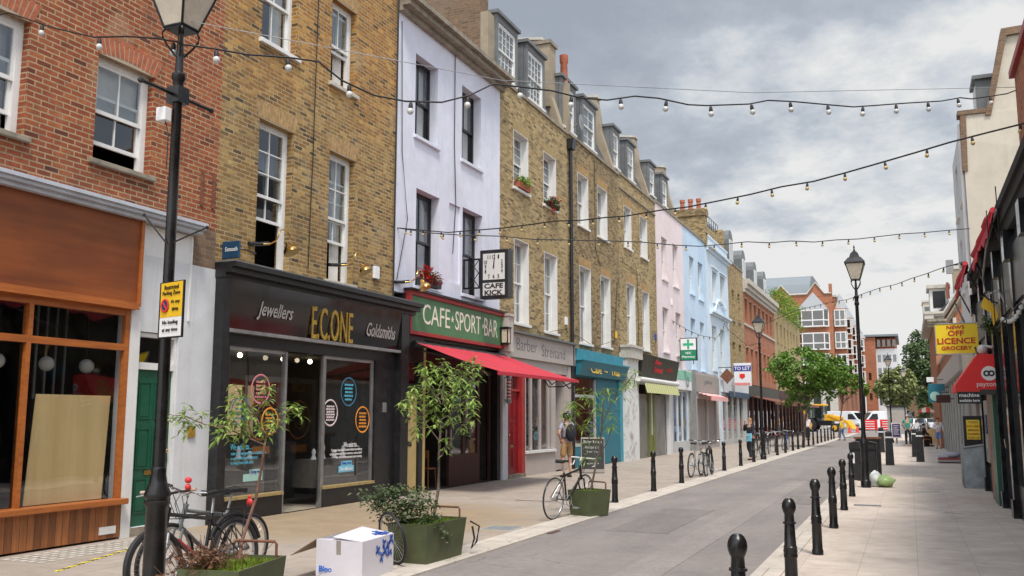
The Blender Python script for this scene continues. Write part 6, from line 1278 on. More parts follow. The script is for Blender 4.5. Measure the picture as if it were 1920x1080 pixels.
young_tree('spindly young tree leaning over the bicycles with few drooping leaf clusters', [(-5.22, 6.5, .42), (-5.28, 6.62, .62), (-5.26, 6.75, .93), (-5.21, 6.75, 1.2), (-5.18, 6.75, 1.41), (-5.19, 6.75, 1.51)],
  [[(-5.18, 6.75, 1.41), (-5.33, 6.75, 1.46), (-5.57, 6.75, 1.54), (-5.87, 6.75, 1.59), (-6.09, 6.75, 1.66)], [(-5.19, 6.75, 1.48), (-5.06, 6.75, 1.62), (-4.92, 6.75, 1.72)], [(-5.19, 6.75, 1.5), (-5.29, 6.75, 1.66), (-5.46, 6.75, 1.84), (-5.52, 6.75, 1.93)], [(-5.29, 6.75, 1.66), (-5.21, 6.75, 1.82), (-5.17, 6.75, 1.92)]],
  [(-6.22, 6.68, 1.68), (-6.12, 6.77, 1.66), (-6.02, 6.69, 1.72), (-6.08, 6.8, 1.60), (-5.95, 6.81, 1.66), (-5.65, 6.66, 1.60), (-5.52, 6.6, 1.55), (-5.70, 6.85, 1.58), (-5.45, 6.68, 1.90), (-5.38, 6.68, 1.80), (-5.50, 6.85, 1.74), (-5.17, 6.74, 1.93), (-5.27, 6.85, 1.84), (-5.28, 6.74, 1.60), (-5.2, 6.81, 1.56), (-4.97, 6.68, 1.68), (-4.97, 6.81, 1.74), (-4.94, 6.85, 1.71), (-5.40, 6.76, 1.53), (-5.48, 6.7, 1.62), (-5.35, 6.7, 1.70), (-5.55, 6.75, 1.80), (-5.62, 6.8, 1.72), (-5.1, 6.7, 1.62)],
  'leaf_peach', 12, .105, .03, .6, 31, .017, 'bark_red')
young_tree('young tree with dense drooping light green leaves rising from the ivy planter', [(-5.33, 10.2, .40), (-5.31, 10.3, .8), (-5.31, 10.3, 1.2), (-5.29, 10.3, 1.53), (-5.28, 10.3, 1.86), (-5.25, 10.3, 2.1)],
  [[(-5.30, 10.3, 1.35), (-5.45, 10.25, 1.55), (-5.62, 10.2, 1.78)], [(-5.29, 10.3, 1.5), (-5.1, 10.2, 1.68), (-4.85, 10.1, 1.88)], [(-5.28, 10.3, 1.8), (-5.1, 10.3, 2.05), (-4.86, 10.2, 2.22)], [(-5.28, 10.3, 1.8), (-5.42, 10.3, 2.0), (-5.52, 10.2, 2.18)], [(-5.31, 10.3, 1.15), (-5.1, 10.25, 1.38), (-5.0, 10.2, 1.5)]],
  [(-5.69, 10.12, 1.84), (-5.55, 10.02, 1.76), (-5.53, 10.23, 2.2), (-5.51, 10.06, 2.02), (-5.33, 10.0, 2.27), (-5.31, 10.23, 2.24), (-5.41, 10.59, 2.34), (-5.23, 10.51, 2.2), (-5.07, 10.49, 2.28), (-4.74, 10.11, 2.33), (-4.83, 10.33, 2.2), (-4.83, 10.14, 2.05), (-4.85, 10.07, 1.93), (-4.72, 10.02, 1.85), (-5.01, 10.1, 1.9), (-5.42, 10.6, 2.0), (-5.52, 10.53, 1.9), (-5.6, 10.51, 1.7), (-5.7, 10.51, 1.63), (-5.16, 10.09, 2.12), (-5.09, 10.17, 2.03), (-5.08, 10.39, 1.77), (-5.26, 10.46, 1.64), (-5.51, 10.55, 1.78), (-5.6, 10.57, 2.05), (-4.73, 10.01, 1.72), (-5.76, 10.37, 1.92), (-5.29, 10.42, 1.84), (-5.66, 10.3, 1.87), (-4.95, 10.07, 2.1), (-5.52, 10.28, 1.93), (-5.19, 10.01, 1.58), (-5.14, 10.6, 2.18), (-5.55, 10.56, 2.14), (-5.2, 10.3, 1.35), (-5.6, 10.2, 1.5), (-5.0, 10.3, 1.55)],
  'leaf_peach', 14, .125, .034, .6, 32, .020)
young_tree('young narrow leaved tree behind the leaning road bicycle', [(-5.06, 15.4, .36), (-4.98, 15.4, .7), (-4.92, 15.4, .95), (-4.84, 15.4, 1.4), (-4.82, 15.4, 1.76), (-4.76, 15.4, 2.12)],
  [[(-4.9, 15.4, 1.1), (-5.15, 15.4, 1.4), (-5.45, 15.4, 1.75)], [(-4.86, 15.4, 1.35), (-5.05, 15.4, 1.75), (-5.15, 15.4, 2.1)], [(-4.84, 15.4, 1.5), (-4.65, 15.4, 1.9), (-4.4, 15.4, 2.2), (-4.2, 15.3, 2.4)], [(-4.9, 15.4, 1.0), (-4.75, 15.4, 1.2), (-4.65, 15.4, 1.5)]],
  [(-4.94, 15.5, 1.85), (-5.53, 15.5, 1.66), (-4.45, 15.5, 2.2), (-5.45, 15.59, 1.82), (-4.72, 15.6, 1.74), (-4.48, 15.2, 2.1), (-5.16, 15.37, 2.1), (-4.98, 15.5, 1.35), (-4.8, 15.52, 1.5), (-5.11, 15.52, 1.5), (-5.24, 15.2, 1.9), (-4.65, 15.38, 1.5), (-4.89, 15.2, 2.1), (-5.15, 15.44, 2.0), (-5.15, 15.46, 1.22), (-4.95, 15.22, 1.68), (-5.5, 15.5, 1.76), (-4.43, 15.5, 2.15), (-4.66, 15.13, 2.1), (-5.4, 15.49, 1.61), (-4.83, 15.1, 1.81), (-4.78, 15.6, 2.1), (-4.69, 15.17, 2.0), (-5.1, 15.3, .98), (-5.19, 15.43, 1.51), (-5.42, 15.5, 1.9), (-4.59, 15.16, 1.6), (-4.9, 15.6, 1.74), (-4.38, 15.5, 2.33), (-4.19, 15.24, 2.45), (-4.31, 15.29, 2.25), (-4.18, 15.2, 2.3), (-5.0, 15.3, 1.95), (-5.3, 15.4, 1.75)],
  'leaf_bright', 9, .20, .026, .5, 33, .02)
rr = random.Random(5); m = MB()
for _ in range(95): leaves(m, (-5.46 + rr.gauss(0, .15), 9.70 + rr.gauss(0, .17), .62 + rr.uniform(-.16, .22)), 20, (.09, .09, .08), .045, .035, .3, rr)
for _ in range(8): leaves(m, (-5.72 - rr.uniform(0, .16), 9.45 + rr.uniform(-.15, .2), .72 + rr.uniform(-.12, .1)), 16, (.09, .09, .08), .055, .045, .3, rr)
for _ in range(10): leaves(m, (-5.12 + rr.uniform(-.12, .1), 9.9 + rr.uniform(-.2, .2), .42 + rr.uniform(-.16, .1)), 14, (.06, .08, .08), .05, .04, .3, rr)
tag(m.build('ivy_bush', 'leaf_ivy'), 'bushy small leaved ivy spilling over the planter beyond the cardboard box', 'ivy')
m = MB()
for _ in range(30): leaves(m, (-5.12 + rr.gauss(0, .10), 6.0 + rr.gauss(0, .14), .50 + rr.uniform(-.06, .12)), 14, (.08, .09, .06), .05, .035, .2, rr)
tw = MB()
for _ in range(110):
    p = (-5.12 + rr.gauss(0, .10), 6.02 + rr.gauss(0, .15), .44); tw.tube([p, (p[0] + rr.uniform(-.16, .16), p[1] + rr.uniform(-.16, .16), p[2] + rr.uniform(.08, .28))], .0022, 4)
t = thing('withered_plant', 'tangle of brown withered twigs in the nearest planter', 'plant', (-5.12, 6.0, .45)); m.build('leaves', 'leaf_brown', t); tw.build('twigs', 'twig', t)
# bicycles
def bike(label, rear, ang, lean=0, frame='bike_black', bars='flat', rack=True, red=False, wb=1.03, tyre=.022, bar_m='bike_silver', rw=.34, mud=False, grip='rubber'):
    t = thing('bicycle', label, 'bicycle', (rear[0], rear[1], 0), 0); MX = Matrix.Rotation(ang, 4, 'Z') @ Matrix.Rotation(lean, 4, 'X')
    def bd(m_, nm, mt, par=t, **k): return m_.xf(MX).build(nm, mt, par, local=True, **k)
    for x0, nm in ((0, 'rear_wheel'), (wb, 'front_wheel')):
        w_ = MB(); w_.torus((x0, 0, rw), rw - tyre, tyre, 'y', 40, 8); w_ = bd(w_, 'wheel', 'rubber', smooth=True)
        bd(MB().torus((x0, 0, rw), rw - tyre * 2.1, .012, 'y', 40, 6), 'rim', 'bike_silver', w_, smooth=True)
        s_ = MB()
        for k in range(28):
            a = 2 * PI * k / 28; s_.tube([(x0 + .02 * math.cos(a + .6), .025 * (-1) ** k, rw + .02 * math.sin(a + .6)), (x0 + (rw - tyre * 2.2) * math.cos(a), 0, rw + (rw - tyre * 2.2) * math.sin(a))], .0013, 3, caps=False)
        s_.lathe([(.025, -.04), (.018, 0), (.025, .04)], (x0, 0, rw), 10, 'y'); bd(s_, 'spokes', 'bike_silver', w_)
    bb = (.43, 0, .28); st = (.30, 0, .74); hd = (.86, 0, .78); hl = (.90, 0, .64); fr = (wb, 0, rw)
    m = MB(); m.tube([bb, st], .017, 8); m.tube([(.315, 0, .69), hd], .018, 8); m.tube([bb, hl], .021, 8); m.tube([hl, (.845, 0, .84)], .022, 8)
    for s_ in (-1, 1): m.tube([(bb[0], s_ * .03, bb[2]), (0, s_ * .06, rw)], .009, 6); m.tube([(.31, s_ * .015, .68), (0, s_ * .06, rw)], .008, 6)
    bd(m, 'frame', frame, smooth=True)
    if red: bd(MB().tube([(.55, .0, .39), (.75, .0, .535)], .0235, 8), 'frame_decal', 'bike_red')
    m = MB(); m.tube([(.895, 0, .66), (.91, 0, .60)], .03, 8)
    for s_ in (-1, 1): m.tube([(.905, s_ * .05, .62), (.935, s_ * .055, .5), (wb, s_ * .05, rw)], .014, 8)
    bd(m, 'fork', 'bike_silver' if red else frame, smooth=True)
    m = MB(); m.tube([st, (.275, 0, .88)], .013, 8); bd(m, 'seat_post', 'bike_silver')
    m = MB(); m.slab([(.13, -.075, .90), (.15, -.085, .92), (.25, -.06, .915), (.42, -.018, .905), (.42, .018, .905), (.25, .06, .915), (.15, .085, .92), (.13, .075, .90)], (0, 0, .035)); bd(m, 'saddle', 'rubber', smooth=True, bevel=.012)
    m = MB(); m.tube([(.85, 0, .82), (.845, 0, .92), (.90, 0, .96)], .014, 8)
    if bars == 'flat': m.tube([(.86, -.31, .985), (.90, -.12, .97), (.905, 0, .955), (.90, .12, .97), (.86, .31, .985)], .011, 8)
    else:
        m.tube([(.90, -.2, .96), (.90, .2, .96)], .012, 8)
        for s_ in (-1, 1): m.tube([(.90, s_ * .2, .96), (1.0, s_ * .21, .955), (1.03, s_ * .21, .90), (.98, s_ * .21, .83), (.90, s_ * .21, .83)], .012, 8)
    h = bd(m, 'handlebar', bar_m, smooth=True)
    if bars == 'flat':
        m = MB(); [m.tube([(.87, s_ * .20, .98), (.855, s_ * .33, .987)], .017, 8) for s_ in (-1, 1)]; bd(m, 'grip', grip, h, smooth=True)
        m = MB(); [m.tube([(.88, s_ * .16, .975), (.93, s_ * .20, .965), (.95, s_ * .29, .955)], .006, 6) for s_ in (-1, 1)]; bd(m, 'brake_lever', 'bike_silver', h)
    m = MB()
    for s_ in (-1, 1): m.tube([(.90, s_ * .14, .96), (1.0, s_ * .1, 1.0), (1.02, s_ * .03, .86), (.93, s_ * .02, .70)], .004, 5); m.tube([(.9, s_ * .1, .96), (.97, s_ * .06, .93), (.88, s_ * .03, .74), (.6, s_ * .02, .72)], .004, 5)
    bd(m, 'brake_cable', 'cable', smooth=True)
    m = MB(); m.torus((bb[0], -.05, bb[2]), .085, .006, 'y', 28, 6); m.tube([(bb[0], -.06, bb[2]), (bb[0] + .12, -.08, bb[2] - .12)], .009, 6); m.tube([(bb[0], .06, bb[2]), (bb[0] - .12, .08, bb[2] + .12)], .009, 6); m.box(bb[0] + .07, bb[0] + .17, -.17, -.08, bb[2] - .13, bb[2] - .11); m.box(bb[0] - .17, bb[0] - .07, .08, .17, bb[2] + .11, bb[2] + .13)
    m.tube([(bb[0], -.05, bb[2] + .085), (0, -.05, rw + .04)], .004, 5); m.tube([(bb[0], -.05, bb[2] - .085), (0, -.05, rw - .04)], .004, 5); m.lathe([(.05, -.055), (.05, -.045)], (0, 0, rw), 16, 'y'); bd(m, 'crankset', 'grey_metal')
    if rack:
        m = MB()
        for y in (-.06, -.02, .02, .06): m.tube([(-.22, y, .76), (.18, y, .76)], .005, 5)
        for x in (-.22, -.02, .18): m.tube([(x, -.06, .76), (x, .06, .76)], .005, 5)
        for s_ in (-1, 1): m.tube([(-.1, s_ * .06, .76), (0, s_ * .07, rw)], .005, 5); m.tube([(.1, s_ * .06, .76), (0, s_ * .07, rw)], .005, 5)
        bd(m, 'luggage_rack', 'bike_black')
        m = MB(); m.ball((-.24, 0, .80), .038, 10, (.6, 1, 1)); m.ball((-.24, 0, .855), .018, 8); bd(m, 'rear_light', 'red_rubber', smooth=True)
    if mud:
        m = MB(); m.torus((0, 0, rw), rw + .03, .024, 'y', 26, 6, a=(R(25), R(165))); bd(m, 'mudguard', 'rubber', smooth=True)
    return t
b_ = bike('black bicycle with red decals and rear rack locked behind the near lamp post', (-6.14, 7.62), R(-92), .08, red=True, tyre=.030, mud=True, grip='grip_beige', bar_m='bike_black')
m = MB(); m.ball((-.0, 0, 0), .028, 10); m.ball((0, 0, .06), .032, 10, (1, 1, .9)); m.xf(Matrix.Translation((-5.98, 6.72, 1.03))); m.build('bicycle_horn', 'red_rubber', b_, smooth=True)
bike('silver barred bicycle leaning behind the black one beside the green door', (-6.36, 7.98), R(-95), -.10, frame='grey_metal', rack=False, bar_m='chrome', tyre=.02)
bike('dark road bicycle with white drop handlebar leaning on the small square planter', (-5.42, 14.55), R(80), .06, frame='bike_black', bars='drop', rack=False, tyre=.013, bar_m='white_sign')
bike('silver city bicycle locked to a hoop stand on the left pavement', (-5.62, 26.0), R(86), .05, frame='bike_silver', rack=False)
bike('second bicycle beside the silver one at the hoop stand', (-5.30, 26.5), R(92), -.05, frame='bike_black', rack=False)
t = thing('chained_wheel', 'loose bicycle wheel chained to the ivy planter', 'wheel', (-5.34, 9.42, 0)); mx = Matrix.Translation((-.03, .02, 0)) @ Matrix.Rotation(R(-32), 4, 'Z') @ Matrix.Rotation(R(12), 4, 'X')
MB().torus((-.02, 0, .31), .285, .016, 'y', 40, 8).xf(mx).build('tyre', 'rubber', t, local=True, smooth=True); m = MB()
for k in range(24): a = 2 * PI * k / 24; m.tube([(-.02, 0, .31), (-.02 + .27 * math.cos(a), 0, .31 + .27 * math.sin(a))], .0014, 3)
m.torus((-.02, 0, .31), .266, .008, 'y', 40, 6); m.xf(mx).build('rim', 'bike_silver', t, local=True)
t = thing('chain_lock', 'black chain lock dangling from the far end of the ivy planter', 'lock', (-4.95, 10.5, .2)); m = MB(); m.tube([(-4.98, 10.5, .40), (-4.88, 10.55, .34), (-4.90, 10.52, .16), (-4.96, 10.5, .08), (-4.92, 10.5, .2), (-4.95, 10.5, .34)], .012, 6); m.build('chain', 'black_paint', t, smooth=True)
t = thing('cycle_stand', 'black steel hoop cycle stand beside the silver bicycle', 'cycle stand', (-5.35, 27.3, 0)); MB().tube([(-5.35, 26.9, 0), (-5.35, 26.9, .68), (-5.35, 27.0, .76), (-5.35, 27.5, .76), (-5.35, 27.6, .68), (-5.35, 27.6, 0)], .028, 8).build('hoop', 'black_paint', t, smooth=True); m = MB(); m.lathe([(.06, 0), (.06, .01)], (-5.35, 26.9, 0)); m.lathe([(.06, 0), (.06, .01)], (-5.35, 27.6, 0)); m.build('foot_plate', 'black_paint', t)
for i in range(4): bike(['dark bicycle parked left of the far street lamp', 'dark bicycle second in the row past the far street lamp', 'silver bicycle third in the row past the far street lamp', 'dark bicycle last in the row past the far street lamp'][i], (-5.9, 39.6 + i * 3.1), R(84 + 6 * (i % 3)), .06, frame=('bike_black', 'bike_black', 'bike_silver', 'cobalt')[i], rack=i % 2 == 0)
# chalk board
t = thing('chalkboard', 'wooden framed chalkboard reading barber and more on the left pavement', 'sandwich board', (-8.8, 27.1, 0)); mx = Matrix.Translation((-8.8, 27.1, 0)) @ Matrix.Rotation(R(18), 4, 'Z')
for s_ in (-1, 1):
    m = MB(); m.slab([(-.33, s_ * .22, .0), (.33, s_ * .22, 0), (.33, s_ * .02, 1.02), (-.33, s_ * .02, 1.02)], (0, .02 * s_, 0)); m.xf(mx).build('board', 'blackboard', t)
    m = MB()
    for x in (-.35, .33): m.slab([(x, s_ * .24, -.0), (x + .02, s_ * .24, 0), (x + .02, s_ * .035, 1.05), (x, s_ * .035, 1.05)], (0, .025 * s_, 0))
    m.slab([(-.33, s_ * .045, 1.0), (.33, s_ * .045, 1.0), (.33, s_ * .035, 1.05), (-.33, s_ * .035, 1.05)], (0, .02 * s_, 0)); m.slab([(-.33, s_ * .235, .02), (.33, s_ * .235, .02), (.33, s_ * .225, .12), (-.33, s_ * .225, .12)], (0, .02 * s_, 0)); m.xf(mx).build('board_frame', 'taupe', t)
for s_, z, wd, h, mm in (('Barber & more', .92, .54, .09, 'chalk'), ('Haircut £ 18', .76, .44, .08, 'chalk'), ('10 am - 7 pm', .62, .4, .07, 'chalk'), ('walk in today', .44, .5, .07, 'chalk_green'), ('open late', .28, .36, .07, 'chalk')):
    q = text_mb(s_, (wd, h), extrude=.002); q.xf(Matrix.Translation((0, -.024 - (1.02 - z) * .2 / 1.02 - .002 - .022, z)) @ Matrix.Rotation(R(-11), 4, 'X')).xf(mx); q.build('lettering', mm, t)
# pharmacy sign, to let board, diamond sign
t = thing('pharmacy_sign', 'white and green projecting pharmacy sign with a green cross', 'sign', (XF, 44.5, 4.8))
MB().box(-10.22, -9.40, 44.5, 44.66, 4.33, 5.42).build('sign_case', 'black_paint', t); MB().box(-10.18, -9.44, 44.49, 44.5, 4.84, 5.38).build('sign_panel', 'white_sign', t); p = MB().box(-10.18, -9.44, 44.49, 44.5, 4.37, 4.82).build('sign_panel', 'pharm_green', t)
m = MB(); m.box(-9.86, -9.76, 44.48, 44.489, 4.88, 5.34); m.box(-10.06, -9.861, 44.48, 44.489, 5.05, 5.16); m.box(-9.759, -9.56, 44.48, 44.489, 5.05, 5.16); m.build('cross', 'pharm_mid', t); text('NHC', (-9.81, 44.488, 4.69), (.26, .11), 'white_sign', p, '-y', bold=.02); text('Pharmacy', (-9.81, 44.488, 4.50), (.62, .13), 'white_sign', p, '-y', bold=.02)
MB().tube([(XF - .2, 44.58, 5.3), (XF + .1, 44.58, 5.3)], .025, 6).build('bracket', 'black_paint', t); MB().tube([(-9.6, 44.58, 4.33), (-9.6, 44.58, 4.15)], .02, 6).build('bracket', 'black_paint', t)
t.location.x += .22
t = thing('to_let_sign', 'white to let board with red shield projecting from the pale blue house', 'sign', (-9.8, 58, 4.2))
MB().box(-9.78, -8.70, 58, 58.05, 3.52, 4.92).build('board', 'white_sign', t); p = MB().box(-9.77, -8.71, 57.99, 58, 4.42, 4.76).build('board_band', 'navy_print', t); text('TO LET', (-9.24, 57.988, 4.59), (.94, .22), 'white_sign', p, '-y', bold=.02)
MB().slab([(-9.40, 57.985, 4.26), (-9.08, 57.985, 4.26), (-9.08, 57.985, 4.05), (-9.24, 57.985, 3.95), (-9.40, 57.985, 4.05)], (0, .01, 0)).build('shield', 'red_bright', t); text('020 7000 0000'[:3] + '  7000 1000', (-9.24, 57.994, 3.68), (.9, .1), 'flower_pink', t, '-y') if False else MB().box(-9.7, -8.78, 57.99, 58, 3.56, 3.72).build('board_band', 'flower_pink', t)
m = MB(); m.tube([(-9.7, 58.02, 3.6), (XF, 58.02, 3.6)], .03, 6); m.tube([(-9.75, 58.02, 2.9), (-9.75, 58.02, 4.9)], .035, 6); m.build('post', 'grey_metal', t)
t = thing('diamond_sign', 'brown diamond shaped sign hanging left of the to let board', 'sign', (-9.8, 55, 4)); MB().slab([(-10.0, 54.8, 4.0), (-9.6, 54.8, 3.55), (-9.2, 54.8, 4.0), (-9.6, 54.8, 4.45)], (0, .05, 0)).build('board', 'rust', t); MB().tube([(XF, 54.83, 4.5), (-9.3, 54.83, 4.5)], .025, 6).build('bracket', 'black_paint', t)
t = thing('pavement_board', 'purple lettered pavement board in white frame on the far pavement', 'sandwich board', (-.75, 60, 0)); MB().box(-1.02, -.48, 59.95, 60.0, .42, 1.32).build('board_frame', 'white_sign', t); MB().box(-.96, -.54, 59.93, 59.949, .50, 1.25).build('poster', 'purple_sign', t); m = MB(); [m.box(-.90, -.60 - .05 * (i % 2), 59.92, 59.93, 1.12 - i * .12, 1.16 - i * .12) for i in range(5)]; m.build('lettering', 'white_sign', t); MB().box(-1.1, -.4, 59.8, 60.2, .0, .10).build('board_base', 'white_sign', t); MB().tube([(-.75, 60.02, .1), (-.75, 60.02, .42)], .05).build('post', 'grey_metal', t)
# string lights
def string(name, label, pts, spacing, glassm='bulb_white', r_=.034, wire=None, hang=.0):
    t = thing('string_light', label, 'string lights', pts[0]); MB().tube(pts, .0085 if glassm == 'bulb_white' else .012, 6).build('cable', 'cable', t, smooth=True)
    if wire: MB().tube(wire, .004, 5).build('support_wire', 'steel', t)
    P = [Vector(p) for p in pts]; d = .3; proto = None; acc = 0
    for a, b in zip(P, P[1:]):
        L_ = (b - a).length
        while d < acc + L_:
            q = a.lerp(b, (d - acc) / L_); q.z -= .01
            if proto is None:
                s_ = MB().lathe([(r_ * .62, -.075 * r_ / .034), (r_ * .7, -.05 * r_ / .034), (r_ * .55, -.01), (r_ * .2, .0)], n=10).build('bulb', 'cable', None, local=True, smooth=True)
                g_ = MB().ball((0, 0, -.10 * r_ / .034), r_, 12, (1, 1, 1.1)).build('bulb_glass', glassm, s_, local=True, smooth=True); proto = s_; o = s_
            else:
                o = proto.copy(); COL.objects.link(o); c = proto.children[0].copy(); COL.objects.link(c); c.parent = o
            o.parent = t; o.location = q - t.location; o.rotation_euler = (random.uniform(-.15, .15), random.uniform(-.15, .15), 0)
            d += spacing
        acc += L_
    return t
string('s', 'string of white bulbs crossing the whole street from the near lamp post', [(-5.56, 5.9, 4.80), (-5.38, 6.11, 4.81), (-5.2, 6.33, 4.81), (-4.97, 6.61, 4.85), (-4.79, 6.82, 4.86), (-4.65, 6.99, 4.72), (-4.45, 7.24, 4.63), (-4.25, 7.47, 4.62), (-4.01, 7.76, 4.67), (-3.82, 7.99, 4.79), (-3.66, 8.19, 4.95), (-3.44, 8.44, 4.97), (-3.22, 8.71, 4.99), (-3.0, 8.98, 4.97), (-2.79, 9.23, 5.0), (-2.56, 9.5, 5.1), (-2.36, 9.75, 5.13), (-2.1, 10.06, 5.12), (-1.93, 10.26, 5.15), (-1.53, 10.75, 5.27), (-1.34, 10.97, 5.36), (-1.07, 11.29, 5.41), (-.65, 11.8, 5.47), (-.44, 12.05, 5.5), (-.23, 12.31, 5.57), (.2, 12.82, 5.71), (.62, 13.32, 5.84), (.87, 13.62, 5.95), (1.02, 13.8, 5.97), (1.49, 14.2, 6.11), (1.76, 14.3, 6.22)], .62, wire=[(-5.56, 5.9, 5.02), (-3.6, 8.25, 5.0), (-1.5, 10.8, 5.42), (1.65, 14.25, 6.2)], r_=.031)
string('s', 'string of white bulbs from the red brick wall to the near lamp post', [(-9.98, 7.4, 6.42), (-9.32, 7.17, 6.27), (-8.11, 6.76, 5.72), (-7.17, 6.45, 5.34), (-6.48, 6.21, 5.14), (-5.99, 6.05, 4.98), (-5.56, 5.92, 4.82)], 1.5, r_=.031)
S2 = [(-10.1, 17.5, 5.75), (-8.56, 16.91, 5.42), (-7.97, 16.68, 5.37), (-7.12, 16.35, 5.29), (-6.33, 16.05, 5.25), (-5.83, 15.86, 5.23), (-5.24, 15.63, 5.15), (-4.71, 15.43, 5.12), (-4.35, 15.29, 5.08), (-3.65, 15.02, 5.07), (-3.14, 14.82, 5.04), (-2.6, 14.62, 5.05), (-2.08, 14.42, 5.06), (-1.59, 14.23, 5.09), (-1.11, 14.04, 5.08), (-.65, 13.86, 5.12), (-.19, 13.69, 5.17), (.26, 13.52, 5.22), (.69, 13.35, 5.27), (1.12, 13.18, 5.30), (1.6, 13.03, 5.34)]
string('s', 'string of small amber bulbs rising from the lilac house to the right hand roof', S2, .58, 'bulb_amber', .028)
string('s', 'nearly level string of small amber bulbs from the lilac house to the cream gable', [(-10.1, 17.5, 5.75), (-9.48, 17.95, 5.67), (-8.95, 18.33, 5.65), (-8.22, 18.87, 5.67), (-7.62, 19.3, 5.63), (-6.97, 19.78, 5.65), (-6.21, 20.32, 5.67), (-5.55, 20.81, 5.68), (-4.85, 21.31, 5.64), (-4.33, 21.69, 5.64), (-3.81, 22.07, 5.72), (-3.36, 22.4, 5.80), (-2.88, 22.74, 5.8), (-2.41, 23.09, 5.87), (-1.91, 23.45, 5.87), (-1.42, 23.81, 5.95), (-.92, 24.17, 6.0), (-.43, 24.52, 6.09), (.06, 24.88, 6.18), (.56, 25.24, 6.24), (1.0, 25.56, 6.31), (1.66, 26.0, 6.4)], .72, 'bulb_amber', .030)
string('s', 'farthest string of bulbs sloping up behind the right street lamp', [(-10.0, 75, 8.9), (-6, 58, 8.0), (-3.13, 47.0, 7.13), (-2.21, 43.32, 6.78), (-1.43, 40.16, 6.62), (-.76, 37.48, 6.47), (-.18, 35.16, 6.27), (.33, 33.12, 6.18), (.7, 31.62, 6.08), (1.1, 29.99, 6.0), (1.62, 27.9, 5.85)], 1.6, 'bulb_amber', .036)
string('s', 'small string of lights sagging in front of the pink and blue houses', [(-10.0, 42.88, 6.14), (-9.86, 45.8, 5.9), (-9.7, 48.0, 5.82), (-9.48, 51.07, 5.9), (-9.37, 52.63, 6.5), (-9.35, 53.01, 6.9), (-9.28, 53.96, 6.6), (-8.96, 58.36, 6.0), (-8.8, 62, 6.4)], 1.1, 'bulb_amber', .04)
